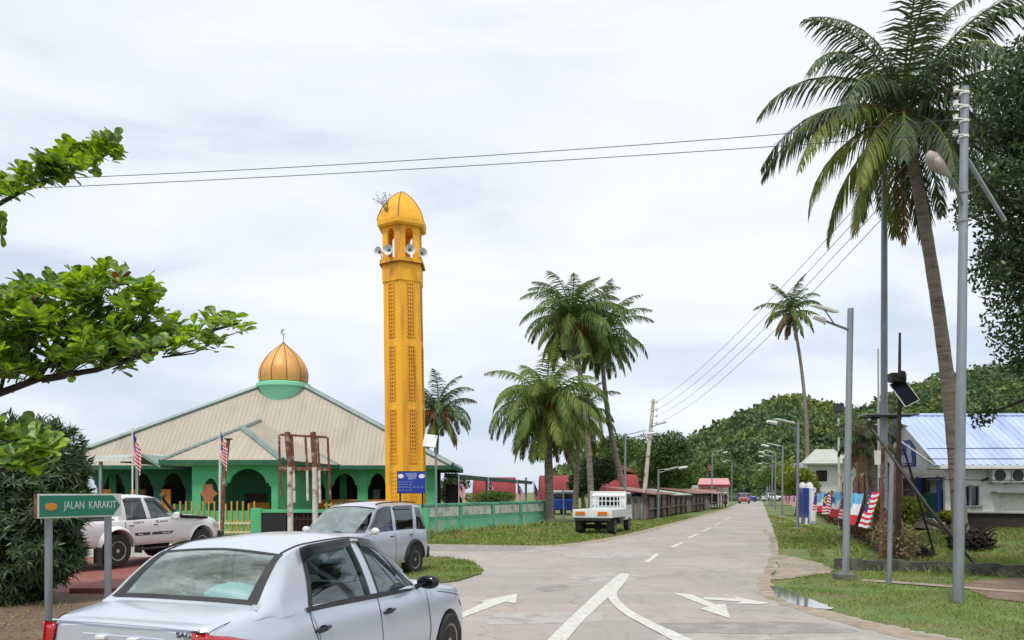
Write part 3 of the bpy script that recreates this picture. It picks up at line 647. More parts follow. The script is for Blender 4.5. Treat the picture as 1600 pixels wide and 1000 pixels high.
    # bumper
    b = MB(); pts = [(sd_ * x, y) for sd_ in (1,) for x, y in ((0, -.06), (.3, -.055), (.52, -.03), (.66, .04), (.76, .15), (.83, .34))]
    full = [(-x, y) for x, y in reversed(pts[1:])] + pts; G = [[(x * k, y + dy, z) for x, y in full] for k, dy, z in ((.96, .03, .22), (1.0, .0, .30), (1.01, -.01, .42), (1.01, -.01, .55), (1.0, .0, .60), (.97, .05, .62))]
    b.grid(G, flip=False); b.build('rear_bumper', 'paint_silver', t, smooth=True)
    # interior
    b = MB()
    for x in (-.36, .36):
        b.bbox(x - .24, x + .24, 2.0, 2.5, .42, .58, .05); b.bbox(x - .23, x + .23, 1.86, 2.02, .55, 1.05, .05, None); b.bbox(x - .11, x + .11, 1.86, 1.95, 1.08, 1.22, .03)
    b.bbox(-.62, .62, 1.05, 1.5, .42, .56, .05); b.bbox(-.6, .6, .95, 1.09, .55, 1.0, .05)
    for x in (-.36, .36): b.bbox(x - .12, x + .12, .95, 1.03, 1.0, 1.11, .03)
    b.build('seats', 'seat', t)
    b = MB(); b.bbox(-.68, .68, 2.72, 3.2, .62, .93, .06); b.box(-.6, .6, .5, .98, .985, 1.0); b.box(-.7, .7, 1.0, 3.0, .3, .34); b.box(-.02, .02, 0, .01, 0, .01); b.build('dashboard', 'dash', t)
    b = MB(); M = Matrix.Translation((.36, 2.62, .93)) @ Matrix.Rotation(R(-62), 4, 'X'); b.tube([M @ Vector((.18 * math.cos(a), .18 * math.sin(a), 0)) for a in [2 * PI * i / 24 for i in range(25)]], .014, 8, cap=False); b.tube([M @ Vector((-.17, 0, 0)), M @ Vector((.17, 0, 0))], .02, 6); b.build('steering_wheel', 'trim', t, smooth=True)
    b = MB(); b.lathe([(0, -.02), (.14, 0), (.20, .05), (.19, .11), (.12, .17), (.04, .195), (0, .20)], 20, c=(.27, .78, 1.0), M=Matrix.Diagonal((1.35, .75, .9, 1))); b.build('cushion', 'teal', t, smooth=True)
    # headlights, plate at the front
    for sd in (-1, 1): c.sidepatch('headlight', 'lamp_clear', t, [(3.85, .60), (4.2, .54)], [(3.80, .69), (4.2, .60)], sd, .006, 8, 4)
    b = MB(); G = [[(x, c.L - 4.26 + 4.262 + .0, z) for x in (-.4, .4)] for z in (.3, .5)]; b.grid(G); b.build('grille', 'trim', t)
    return t
SALOON = saloon()
def flag_none(): pass
# --- white double-cab pickup with snorkel
def pickup():
    th = R(19.5); hx, hy = math.sin(th), math.cos(th); D = dfor(888); wx = (183 - 800) * D / F
    lx, ly = .84, 1.2; root = (wx - lx * math.cos(th) - ly * hx, D + lx * math.sin(th) - ly * hy, .02)
    t = thing('pickup_truck', 'white double-cab pickup truck with black snorkel and striped doors parked behind the street name sign', 'pickup truck', root, -th)
    c = Car(4.95, w=[(0, .74), (.03, .79), (.2, .82), (1, .835), (2.5, .845), (3.8, .835), (4.5, .80), (4.8, .74), (4.95, .62)],
            zs=[(0, 1.07), (.1, 1.10), (1.7, 1.12), (3, 1.13), (3.7, 1.11), (4.3, 1.07), (4.8, .98), (4.95, .88)],
            zt=[(0, 1.10), (.1, 1.13), (1.7, 1.15), (3.4, 1.22), (3.8, 1.22), (4.4, 1.17), (4.75, 1.09), (4.95, .95)],
            sill=.50, axles=[1.2, 4.05], ra=.45, rw=.46, side_prof=[(0, .93), (.15, .985), (.4, 1.0), (.8, .99), (1, .955)])
    c.body(t, 'paint_white', nz=8); c.under(t)
    for a in c.axles:
        for sd in (-1, 1):
            wheel(t, sd * .76, a, .40, .27, sd, 'rimwhite', 6, .58)
            b = MB(); G = []
            for k in range(19):                                     # flared arch
                an = PI * (k / 18) * 1.0; y = a + .46 * math.cos(an); z = .46 + .45 * math.sin(an); x = c.side(y, max(z, .5))
                y2 = a + .565 * math.cos(an); z2 = .46 + .545 * math.sin(an)
                G.append([(sd * (x - .02), y, z), (sd * (x + .075), y, z + .002), (sd * (x + .085), y + .02 * math.cos(an), z + .02 * math.sin(an)), (sd * (x + .05), (y + y2) / 2, (z + z2) / 2 + .01), (sd * (c.side(y2, max(.5, z2)) + .002), y2, z2)])
            b.grid(G, flip=sd > 0); b.build('wheel_arch', 'paint_white', t, smooth=True)
            b = MB(); b.box(sd * .84 - .13, sd * .84 + .13, a - .56, a - .54, .14, .52); b.build('mud_flap', 'rubber', t)
    b = MB(); b.box(-.70, .70, .08, 1.27, 1.135, 1.165); b.build('bed_cover', 'trim', t)
    cab = Cabin(xb=[(1.7, .79), (3.9, .79)], zb=[(1.7, 1.12), (3, 1.13), (3.9, 1.13)], xr=[(1.7, .66), (2, .65), (3, .65), (3.9, .70)],
                zr=[(1.70, 1.15), (1.78, 1.50), (1.86, 1.66), (2.1, 1.70), (2.9, 1.70), (3.05, 1.66), (3.35, 1.42), (3.75, 1.14)], zt=[(1.70, 1.16), (1.78, 1.55), (1.86, 1.71), (2.2, 1.77), (2.9, 1.765), (3.08, 1.70), (3.4, 1.44), (3.8, 1.16)], bulge=.03, ymap=[(0, -.45), (5, 4.55)])
    b = MB()
    for sd in (-1, 1):
        cab.strip(b, [(1.84, 1), (3.05, 1)], [(1.86, 2), (3.08, 2)], 0, sd, 20, 10); cab.strip(b, [(1.7, 0), (1.98, 0)], [(1.7, 1), (1.95, 1)], 0, sd, 18, 6)
        cab.strip(b, [(1.84, .93), (3.05, .93), (3.2, .93)], [(1.84, 1), (3.05, 1), (3.22, 1)], 0, sd, 20, 2)
        cab.strip(b, [(2.62, 0), (2.50, .95)], [(2.76, 0), (2.62, .95)], .004, sd, 8, 2); cab.strip(b, [(3.60, 0), (3.0, .93)], [(3.74, .05), (3.12, 1.03)], 0, sd, 12, 3)
        cab.strip(b, [(1.7, 1), (1.86, 1)], [(1.7, 1.18), (1.86, 1.15)], 0, sd, 12, 2)
    b.build('cabin', 'paint_white', t, smooth=True, shade=50)
    for sd in (-1, 1):
        for nm, A, B in (('rear_side_window', [(1.97, .02), (1.94, .93)], [(2.63, .02), (2.52, .93)]), ('front_side_window', [(2.74, .02), (2.61, .93)], [(3.62, .02), (3.03, .93)])):
            g = MB(); cab.strip(g, A, B, -.01, sd, 10, 8); g.build(nm, 'glass_side', t, smooth=True)
        g = MB(); cab.strip(g, [(1.97, .0), (3.62, .0)], [(1.97, .05), (3.62, .05)], .006, sd, 20, 2); cab.strip(g, [(1.99, .80), (2.5, .82)], [(1.97, .95), (2.5, .95)], .03, sd, 10, 2); cab.strip(g, [(2.64, .82), (2.95, .80), (3.3, .42)], [(2.62, .95), (3.0, .95), (3.36, .56)], .03, sd, 14, 2)
        g.build('window_trim', 'visor', t, smooth=True)
    g = MB()
    for sd in (-1, 1): cab.strip(g, [(3.08, 1.02), (3.72, 1.02)], [(3.1, 2), (3.78, 2)], -.003, sd, 10, 8)
    g.build('windscreen', 'glass_wind', t, smooth=True)
    g = MB()
    for sd in (-1, 1): cab.strip(g, [(1.72, 1.15), (1.84, 1.15)], [(1.72, 2), (1.84, 2)], .004, sd, 8, 8)
    g.build('rear_window', 'glass_side', t, smooth=True)
    b = MB()
    for x in (-.36, .36): b.bbox(x - .22, x + .22, 2.3, 2.45, .9, 1.35, .04); b.bbox(x - .1, x + .1, 2.3, 2.39, 1.36, 1.52, .03)
    b.bbox(-.6, .6, 1.5, 1.65, .9, 1.3, .04); b.build('seats', 'seat', t)
    b = MB(); b.bbox(-.7, .7, 2.85, 3.25, .9, 1.16, .04); b.tube([Vector((.36 + .18 * math.cos(a), 2.77 + .05 * math.sin(a), 1.2 + .17 * math.sin(a))) for a in [2 * PI * i / 20 for i in range(21)]], .015, 6, cap=False); b.build('dashboard', 'dash', t)
    for sd in (-1, 1):
        for nm, y0, y1 in (('rear_door', 1.48, 2.24), ('front_door', 2.255, 3.05)):
            d = c.sidepatch(nm, 'paint_white', t, [(y0 + (.3 if nm[0] == 'r' else 0), .55), (y1, .55)], [(y0, 1.115), (y1, 1.12)], sd, .006, 10, 8)
            hy = y0 + .16; x = c.side(hy, 1.0); h = MB(); h.tube([(sd * x, hy - .07, .99), (sd * (x + .03), hy - .04, .995), (sd * (x + .03), hy + .05, .995), (sd * x, hy + .08, .99)], .012, 6); h.build('door_handle', 'trimgloss', d, smooth=True)
            s_ = c.sidepatch('stripe', 'trim', d, [(y0 + (.27 if nm[0] == 'r' else .03), .735), (y1 - (.02 if nm == 'rear_door' else .12), .735)], [(y0 + (.25 if nm[0] == 'r' else .03), .81), (y1 - .02, .81)], sd, .010, 10, 3)
            g = MB()
            for k in range(5 if nm == 'front_door' else 3):
                yy = (y1 - .42 + k * .06) if nm == 'front_door' else y0 + .36 + k * .05
                g.box(sd * (c.side(yy, .77) + .008) - .006, sd * (c.side(yy, .77) + .008) + .006, yy, yy + .035, .758, .785)
            g.build('stripe_lettering', 'letter', s_)
        b = MB(); y0 = 2.97; b.bbox(sd * .98 - .09, sd * .98 + .09, y0 - .04, y0 + .06, 1.12, 1.30, .03); b.tube([(sd * .80, y0, 1.15), (sd * .92, y0, 1.18)], .02, 6); b.build('door_mirror', 'white', t)
        b = MB(); c.sideline(b, [(1.465, 1.10), (1.465, .85)], sd, .006, .003) ; b.build('door_gap', 'darkgap', t)
        b = MB(); b.bbox(sd * .80 - .06, sd * .80 + .05, 1.8, 3.4, .36, .42, .02); b.build('side_step', 'trim', t)
        c.sidepatch('headlight', 'lamp_clear', t, [(4.62, .84), (4.93, .80)], [(4.62, .98), (4.93, .92)], sd, .01, 6, 4)
        b = MB(); b.bbox(sd * .74 - .06, sd * .74 + .06, -.02, .05, .75, 1.05, .02); b.build('tail_light', 'lamp_red', t)
    rot = Matrix(((0, 0, 1), (1, 0, 0), (0, 1, 0)))
    text('KERETA', 'lettering', 'badge', t, (c.side(1.88, 1.06) + .01, 1.88, 1.055), rot, .085, .002, 1.15); text('PELAWAT', 'lettering', 'badge', t, (c.side(2.65, 1.06) + .01, 2.63, 1.065), rot, .085, .002, 1.15)
    # snorkel up the screen pillar
    b = MB(); b.tube([(.86, 4.25, 1.12), (.87, 4.0, 1.125), (.87, 3.75, 1.15), (.87, 3.3, 1.17), (.86, 3.12, 1.24), (.80, 2.95, 1.42), (.755, 2.80, 1.60), (.74, 2.75, 1.70)], [.035, .055, .055, .055, .05, .045, .045, .045], 8, sq=True)
    s_ = b.build('snorkel', 'trimgloss', t, smooth=True); b = MB(); b.bbox(.68, .82, 2.68, 2.85, 1.70, 1.80, .03); b.build('snorkel_head', 'rust', s_)
    b = MB(); b.bbox(-.72, .72, -.14, .02, .46, .62, .03); b.build('rear_bumper', 'trim', t)
    b = MB(); b.bbox(-.80, .80, 4.88, 5.06, .48, .72, .04); b.build('front_bumper', 'trim', t)
    return t
pickup()

def wagon(name, label, paint, root, rz, full=True, cat='car', glass='glass_side', group=None):
    t = thing(name, label, cat, root, rz, group)
    c = Car(3.9, w=[(0, .66), (.02, .71), (.08, .755), (.25, .775), (1, .785), (2.6, .785), (3.4, .75), (3.75, .66), (3.9, .5)],
            zs=[(0, .97), (.1, 1.0), (1, 1.005), (2.6, .98), (3.1, .95), (3.6, .85), (3.9, .70)], zt=[(0, .99), (.1, 1.02), (2.6, 1.03), (3.0, 1.03), (3.5, .95), (3.8, .82), (3.9, .74)],
            sill=.30, axles=[.68, 3.1], ra=.385, rw=.35, side_prof=[(0, .95), (.2, .99), (.5, 1.0), (.8, .985), (1, .945)])
    c.body(t, paint, nz=8); c.under(t)
    for a in c.axles:
        for sd in (-1, 1):
            wheel(t, sd * .70, a, .335, .21, sd, 'rim', 5, .6)
            if full:
                b = MB(); G = []
                for k in range(19):
                    an = PI * k / 18; y = a + .385 * math.cos(an); z = .35 + .385 * math.sin(an); x = c.side(y, max(z, .31)); y2 = a + .47 * math.cos(an); z2 = .35 + .455 * math.sin(an)
                    y2 = max(.005, y2); G.append([(sd * (x - .02), y, z), (sd * (x + .035), y, z), (sd * (x + .035), (y + y2) / 2, (z + z2) / 2), (sd * (c.side(y2, max(.31, z2)) + .003), y2, z2)])
                b.grid(G, flip=sd > 0); b.build('wheel_arch', 'trim', t, smooth=True)
    cab = Cabin(xb=[(0, .68), (.2, .735), (2.6, .74), (3.1, .70)], zb=[(0, .97), (1, 1.0), (2.0, .985), (2.6, .965), (3.1, .96)], xr=[(0, .60), (.2, .60), (1, .585), (2.0, .59), (3.1, .62)],
                zr=[(0.02, .99), (.08, 1.22), (.16, 1.45), (.28, 1.545), (.8, 1.575), (1.7, 1.56), (2.0, 1.50), (2.5, 1.22), (2.85, .98)], zt=[(0.02, 1.0), (.07, 1.25), (.14, 1.50), (.24, 1.60), (.8, 1.645), (1.7, 1.625), (2.02, 1.55), (2.55, 1.24), (2.92, 1.0)], bulge=.03)
    b = MB()
    for sd in (-1, 1):
        cab.strip(b, [(.25, 1), (1.98, 1)], [(.22, 2), (2.02, 2)], 0, sd, 20, 8)
        cab.strip(b, [(.22, .90), (1.98, .90), (2.1, .9)], [(.25, 1), (1.98, 1), (2.12, 1)], 0, sd, 20, 3)
        cab.strip(b, [(.02, 0), (.10, 0)], [(.02, 1), (.27, 1)], 0, sd, 14, 3)                      # rear corner
        cab.strip(b, [(.52, 0), (.46, .92)], [(.70, 0), (.60, .92)], 0, sd, 8, 3); cab.strip(b, [(1.42, 0), (1.40, .92)], [(1.55, 0), (1.50, .92)], .003, sd, 8, 2)
        cab.strip(b, [(2.55, 0), (1.95, .9)], [(2.78, .0), (2.12, 1.03)], 0, sd, 12, 3)
        cab.strip(b, [(.02, 1), (.22, 1)], [(.02, 1.15), (.22, 1.12)], 0, sd, 12, 3)
        cab.strip(b, [(.08, 0), (2.6, 0)], [(.08, .05), (2.6, .05)], 0, sd, 20, 1)
    b.build('cabin', paint, t, smooth=True, shade=50)
    for sd in (-1, 1):
        for nm, A, B in (('quarter_window', [(.10, .03), (.24, .91)], [(.54, .03), (.48, .91)]), ('rear_side_window', [(.66, .03), (.58, .91)], [(1.44, .03), (1.41, .91)]), ('front_side_window', [(1.53, .03), (1.49, .91)], [(2.58, .03), (1.98, .91)])):
            g = MB(); cab.strip(g, A, B, -.008 if nm[0] != 'q' else .002, sd, 8, 8); g.build(nm, glass, t, smooth=True)
        if full:
            g = MB(); cab.strip(g, [(.62, .80), (1.38, .82)], [(.60, .95), (1.38, .95)], .03, sd, 10, 2); cab.strip(g, [(1.52, .82), (1.95, .80), (2.35, .3)], [(1.5, .95), (2.0, .95), (2.44, .42)], .03, sd, 14, 2); g.build('rain_visor', 'visor', t, smooth=True)
            g = MB(); cab.line(g, [(.30, 1.12), (.4, 1.10), (1.8, 1.10), (1.9, 1.12)], .045, sd, .016); g.build('roof_rail', 'trim', t, smooth=True)
            for nm, y0, y1 in (('rear_door', .98, 1.49), ('front_door', 1.505, 2.55)):
                d = c.sidepatch(nm, paint, t, [(y0 + (.1 if nm[0] == 'r' else 0), .33), (y1, .33)], [(y0 - (.3 if nm[0] == 'r' else 0), .985), (y1, .975)], sd, .005, 12, 8)
                hy = y0 + (-.13 if nm[0] == 'r' else .12); x = c.side(hy, .91); h = MB(); h.tube([(sd * x, hy - .06, .9), (sd * (x + .03), hy - .03, .905), (sd * (x + .03), hy + .04, .905), (sd * x, hy + .06, .9)], .013, 6); h.build('door_handle', 'trimgloss', d, smooth=True)
                b = MB(); c.sideline(b, [(y0 - (.3 if nm[0] == 'r' else .005), .97), (y0 - (.05 if nm[0] == 'r' else .005), .74), (y0 + (.1 if nm[0] == 'r' else -.005), .34)], sd, .005, .003); b.build('door_gap', 'darkgap', d)
            b = MB(); pts = [(-.9, .45), (-.6, .85), (0, 1), (.6, .85), (1, .4)]; G = [[(sd * (.86 + .10 * math.cos(a) * k), 2.42 + .05 * q, 1.05 + .075 * math.sin(a) * k) for a in [2 * PI * i / 16 for i in range(17)]] for q, k in pts]
            b.grid(G); b.poly(G[0]); b.poly(G[-1][::-1]); b.tube([(sd * .72, 2.42, 1.0), (sd * .8, 2.42, 1.02)], .025, 6); b.build('door_mirror', 'offwhite', t, smooth=True)
        b = MB(); b.bbox(sd * .66 - .07, sd * .66 + .07, -.02, .06, .62, .95, .02); b.build('tail_light', 'lamp_red', t)
        c.sidepatch('headlight', 'lamp_clear', t, [(3.55, .62), (3.86, .58)], [(3.5, .80), (3.86, .70)], sd, .008, 6, 4)
    for nm, A, B, gm in (('windscreen', [(2.06, 1.03), (2.8, 1.03)], [(2.08, 2), (2.88, 2)], 'glass_wind' if full else glass), ('rear_window', [(.06, 1.05), (.17, 1.05)], [(.04, 2), (.16, 2)], glass)):
        g = MB()
        for sd in (-1, 1): cab.strip(g, A, B, .003, sd, 10, 8)
        g.build(nm, gm, t, smooth=True)
    b = MB(); b.bbox(-.74, .74, -.08, .02, .32, .60, .03); b.build('rear_bumper', 'trim' if full else paint, t)
    b = MB(); b.bbox(-.68, .68, 3.82, 3.97, .30, .58, .05); b.build('front_bumper', 'trim' if full else paint, t)
    if full:
        b = MB()
        for x in (-.34, .34): b.bbox(x - .22, x + .22, 1.6, 1.75, .6, 1.15, .04); b.bbox(x - .1, x + .1, 1.6, 1.7, 1.17, 1.32, .03)
        b.bbox(-.58, .58, .75, .88, .6, 1.12, .04); b.build('seats', 'seat', t)
        b = MB(); b.bbox(-.66, .66, 2.3, 2.8, .7, .98, .04); b.build('dashboard', 'dash', t)
        b = MB(); b.tube([(-.36, 2.86, 1.045), (.0, 2.80, 1.07), (.2, 2.79, 1.075)], .01, 5); b.build('wiper', 'trim', t)
    return t
th = R(203); D = 1200 * (H - .335) / (874 - 768); wx = (649 - 800) * D / F; lx, ly = -.785, .68
wagon('sport_utility_car', 'small silver car with roof rails and dark wheel arches beside the grass island', 'paint_silver_b', (wx - lx * math.cos(th) - ly * math.sin(th), D + lx * math.sin(th) - ly * math.cos(th), 0), -th)
far_group = 'cars far down the road'
def put(px, row): p = gp(px, row); return (p.x, p.y, 0)
fc = wagon('parked_car', 'dark red car at the far end of the road, nearest of the distant cars', 'paint_red', put(1164, 786.3), -R(200), False, 'car', 'visor', far_group)
fc2 = dup(fc, put(1151, 784.2), -R(110), 'blue car parked left of the dark red one at the far end of the road')
fc3 = dup(fc, put(1193, 783.2), -R(75), 'white car parked right of the dark red one at the far end of the road')
fc4 = dup(fc, put(1177, 781.6), -R(80), 'silver car between the dark red and white ones far down the road')
for r_, m_ in ((fc2, 'paint_blue'), (fc3, 'paint_white'), (fc4, 'paint_silver')):
    for ch in r_.children:
        if ch.data and ch.data.materials and ch.data.materials[0].name == 'paint_red': ch.material_slots[0].link = 'OBJECT'; ch.material_slots[0].material = MATS[m_]

def flatbed():
    th = R(20); D = dfor(836); X0 = (925 - 800) * D / F
    t = thing('flatbed_truck', 'white flatbed lorry with drop sides parked on the grass verge', 'lorry', (X0, D - .1, 0), -th)
    W = .84
    b = MB(); b.bbox(-W, W, 0, 3.0, .72, .80, .02)
    b.build('bed_floor', 'paint_truck', t)
    for sd in (-1, 1):
        b = MB(); b.bbox(sd * W - .025, sd * W + .025, .0, 2.95, .74, 1.09, .01)
        for k in range(7): b.box(sd * (W + .025) - .006, sd * (W + .025) + .006, .2 + k * .42, .24 + k * .42, .76, 1.07)
        b.build('side_gate', 'paint_truck', t)
    b = MB(); b.bbox(-W, W, -.03, .015, .74, 1.09, .01); g = b.build('tailgate', 'paint_truck', t)
    for x in (-.52, .46):
        b = MB(); b.bbox(x - .25, x + .25, -.06, -.028, .85, 1.03, .01); l = b.build('tail_light', 'offwhite', g)
        b = MB(); b.bbox(x - .21, x + .21, -.075, -.055, .87, 1.01, .008); b.build('light_lens', 'lamp_orange', l)
    b = MB()                                                        # headboard cage
    for x in (-W + .03, W - .03): b.tube([(x, 3.0, .8), (x, 3.0, 1.86)], .03, 6, sq=True)
    for z in (1.06, 1.84): b.tube([(-W, 3.0, z), (W, 3.0, z)], .028, 6, sq=True)
    for x in (-.6, -.44, -.28, -.1, .1, .28, .44, .6): b.box(x - .018, x + .018, 2.985, 3.01, 1.1, 1.8)
    b.tube([(-W, 3.0, 1.42), (W, 3.0, 1.42)], .02, 6, sq=True)
    b.box(-W, W, 2.99, 3.005, .8, 1.08)
    b.build('headboard', 'paint_truck', t)
    c = MB(); prof = [(3.12, .55), (3.12, 1.68), (3.24, 1.80), (4.2, 1.82), (4.42, 1.74), (4.62, 1.22), (4.66, .55)]
    c.ext([(-.80, y, z) for y, z in prof], (1.60, 0, 0)); cb = c.build('cab', 'paint_truck', t, bevel=.03)
    for sd in (-1, 1):
        c = MB(); c.poly([(sd * .806, 3.35, 1.25), (sd * .806, 4.5, 1.25), (sd * .806, 4.34, 1.72), (sd * .806, 3.38, 1.76)]); c.build('side_window', 'visor', cb)
        c = MB(); c.tube([(sd * .8, 4.45, 1.5), (sd * .98, 4.55, 1.5)], .015, 5); c.bbox(sd * .99 - .06, sd * .99 + .06, 4.53, 4.57, 1.3, 1.6, .01); c.build('door_mirror', 'trim', cb)
    c = MB(); c.poly([(-.7, 4.612, 1.27), (.7, 4.612, 1.27), (.66, 4.44, 1.76), (-.66, 4.44, 1.76)]); c.build('windscreen', 'visor', cb)
    c = MB(); c.poly([(-.5, 3.10, 1.22), (.5, 3.10, 1.22), (.5, 3.10, 1.60), (-.5, 3.10, 1.60)]); c.build('rear_window', 'visor', cb)
    for a in (.75, 3.95):
        for sd in (-1, 1): wheel(t, sd * .70, a, .34, .22 if a > 1 else .30, sd, 'rimwhite', 5, .6)
    b = MB(); b.box(-.35, -.28, .1, 4.2, .5, .62); b.box(.28, .35, .1, 4.2, .5, .62)
    for y in (.3, 1.4, 2.6): b.box(-.3, .3, y, y + .06, .52, .6)
    b.lathe([(.1, -.55), (.1, .55)], 12, c=(0, .75, .34), M=Matrix.Rotation(PI / 2, 4, 'Y')); b.build('chassis', 'soil_undercar', t)
    for sd in (-1, 1): b = MB(); b.box(sd * .68 - .13, sd * .68 + .13, .26, .275, .2, .66); b.build('mud_flap', 'rubber', t)
    b = MB(); b.box(.50, .85, 1.6, 2.4, .42, .68); b.build('toolbox', 'trim', t)
    b = MB(); b.box(-.8, .8, .0, .04, .62, .72); b.build('rear_bar', 'trim', t)
    return t
flatbed()
# ------------------------------------------------------------------ mosque and minaret
def corrug(name, c1, c2, rough=.5, metal=.1):
    return mat(name, c1, c2, scale=1.2, rough=rough, metal=metal, stretch=(1, .3, .3), c3=tuple(x * .75 for x in c1), s3=.9, lo3=.52, hi3=.72)
corrug('roof_beige', (.40, .35, .28), (.36, .315, .25), .6, .0); corrug('roof_trim', (.165, .235, .215), (.21, .28, .26)); corrug('roof_blue', (.38, .47, .70), (.45, .54, .76)); corrug('roof_red', (.24, .028, .032), (.19, .026, .03), .85, 0); corrug('roof_pale', (.42, .46, .38), (.36, .40, .33)); corrug('roof_rust', (.20, .075, .05), (.28, .15, .11)); corrug('awning', (.48, .52, .50), (.42, .46, .44)); corrug('roof_darkgreen', (.03, .075, .06), (.04, .09, .07))
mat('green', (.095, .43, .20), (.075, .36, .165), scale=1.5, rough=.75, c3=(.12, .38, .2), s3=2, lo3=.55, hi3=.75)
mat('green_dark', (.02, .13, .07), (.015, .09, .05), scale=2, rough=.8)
mat('mint', (.17, .56, .34), (.22, .60, .40), scale=1.2, rough=.75, c3=(.42, .55, .45), s3=1.3, lo3=.52, hi3=.62)
mat('mint_trim', (.12, .46, .28), (.16, .50, .33), scale=2, rough=.7, c3=(.04, .16, .10), s3=3)
mat('mint_drum', (.24, .66, .44), (.20, .60, .38), scale=2, rough=.6)
mat('render_white', (.72, .73, .69), (.60, .63, .58), scale=2.5, rough=.8, c3=(.33, .36, .31), s3=2.2, lo3=.5, hi3=.62)
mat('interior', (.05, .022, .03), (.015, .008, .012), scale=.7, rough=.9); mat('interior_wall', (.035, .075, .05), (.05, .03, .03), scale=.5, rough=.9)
mat('orange', (.60, .22, .012), (.50, .17, .01), scale=2, rough=.7, c3=(.30, .11, .015), s3=3)
mat('gold', (.88, .43, .018), (.82, .38, .018), scale=1.1, rough=.6, c3=(.50, .20, .03), s3=2.4, stretch=(1, 1, .12), lo3=.5, hi3=.74, bump=.15)
mat('gold_dark', (.20, .075, .018), (.15, .055, .015), scale=3, rough=.8)
mat('lattice_back', (.50, .20, .03), (.42, .16, .025), scale=3, rough=.85)
mat('gold_dome', (.60, .30, .075), (.68, .36, .11), scale=1.2, rough=.5, metal=.12, stretch=(1, 1, .3), c3=(.36, .18, .07), s3=1.1, lo3=.5, hi3=.7)
mat('cream', (.62, .58, .36), (.52, .47, .28), scale=3, rough=.7); mat('yellow', (.50, .32, .05), (.40, .26, .05), scale=3, rough=.7)
mat('pink_orange', (.38, .13, .06), rough=.8); mat('curtain', (.03, .012, .02), rough=.95)
D_M, D_P = 47.5, 39.6; ZE = 3.44
def X_(px, D): return (px - 800) * D / F
mosque = thing('mosque', 'green walled mosque with a wide beige hipped roof and a ribbed golden dome', 'mosque', (X_(400, D_M), D_M, 0))
def arch_wall(b, x0, x1, y, zt, op, th=.22, cusp=True):
    """wall band between x0..x1 with openings op=[(xa,xb,zspring,zapex,zfloor)] open down to zfloor"""
    xs = x0
    for (xa, xb, zs, za, zf) in op:
        b.box(xs, xa, y, y + th, 0, zt); n = 14; cx = (xa + xb) / 2; hw = (xb - xa) / 2
        def az(u):                                            # pointed horseshoe with a stepped shoulder
            s_ = abs(u)
            if cusp and s_ > .78: return zs + (0 if s_ > .9 else .16)
            k = min(1, s_ / .78); return zs + .16 + (za - zs - .16) * (1 - k ** 2.0) ** .62
        us = [-1, -.901, -.899, -.781] + [-.78 + 1.56 * i / 20 for i in range(21)] + [.781, .899, .901, 1]
        for u0, u1 in zip(us[:-1], us[1:]):
            za0, za1 = az(u0), az(u1); X0, X1 = cx + hw * u0, cx + hw * u1
            b.poly([(X0, y, za0), (X1, y, za1), (X1, y, zt), (X0, y, zt)]); b.poly([(X0, y, za0), (X0, y + th, za0), (X1, y + th, za1), (X1, y, za1)])
        if zf > 0: b.box(xa, xb, y + .03, y + th - .03, 0, zf)
        xs = xb
    b.box(xs, x1, y, y + th, 0, zt)
# walls
zt = ZE - .12
b = MB(); f = lambda p: X_(p, D_P + .5); arch_wall(b, f(300), f(434), D_P + .5, zt, [(f(314), f(344), 1.75, 2.55, 0), (f(350), f(424), 2.15, 3.05, 0)])
b.box(f(434) - .22, f(434), D_P + .72, D_M, 0, zt); b.build('porch_wall', 'green', mosque, world=True)
b = MB(); y = D_M + .8; f = lambda p: X_(p, D_M + .8)
bays_l = [(118, 152), (160, 196), (204, 240), (252, 290)]
bays = [(440, 470), (478, 508), (516, 560), (574, 606), (614, 658)]
arch_wall(b, f(300), f(680), y, zt, [(f(a), f(c), 2.1, 3.0, 1.05) for a, c in bays]); b.box(f(663), f(680), y - .15, y, 0, zt); b.box(f(559), f(575), y - .1, y, 0, zt)
b.build('arcade_wall', 'green', mosque, world=True)
b = MB(); arch_wall(b, f(104), f(300), y, zt, [(f(a), f(c), 2.1, 3.0, 1.05) for a, c in bays_l]); b.build('side_arcade_wall', 'green_dark', mosque, world=True)  # darker green puts the awning's shade into the wall colour
for a, c in bays:
    b = MB(); b.box(f(a) + .02, f(c) - .02, y - .06, y + .03, .2, 1.28); b.box(f(a), f(c), y - .08, y + .05, 1.28, 1.36); b.build('parapet_panel', 'orange', mosque, world=True)
for a, c in bays_l:
    b = MB(); b.box(f(a) + .02, f(a) + (f(c) - f(a)) * .4, y - .06, y + .03, .2, 2.0); b.build('parapet_panel', 'orange', mosque, world=True)
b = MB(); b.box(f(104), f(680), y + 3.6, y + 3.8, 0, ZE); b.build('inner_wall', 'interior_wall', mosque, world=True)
b = MB()
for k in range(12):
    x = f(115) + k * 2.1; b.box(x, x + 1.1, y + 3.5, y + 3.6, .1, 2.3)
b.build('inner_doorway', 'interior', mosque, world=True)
for k, (px_, m_) in enumerate(((536, 'green'), (588, 'board_white'), (452, 'green'), (494, 'board_white'), (632, 'green'), (222, 'yellow'), (176, 'green'))):
    if m_ == 'board_white' and 'board_white' not in MATS: mat('board_white', (.4, .4, .42), (.25, .2, .3), scale=3)
    b = MB(); xx = X_(px_, y + 2.2); b.box(xx - .22, xx + .22, y + 2.2, y + 2.4, .1 if m_ == 'green' else 1.0, ZE - .14 if m_ == 'green' else 2.0); b.build('inner_pillar' if m_ == 'green' else 'notice_panel', m_, mosque, world=True)
b = MB(); b.box(f(104), f(680), y, y + 9, .0, .12); b.build('floor_slab', 'concrete', mosque, world=True)
b = MB(); b.box(f(104), f(680), y + .22, y + 3.6, ZE - .14, ZE - .1); b.build('ceiling', 'interior', mosque, world=True)
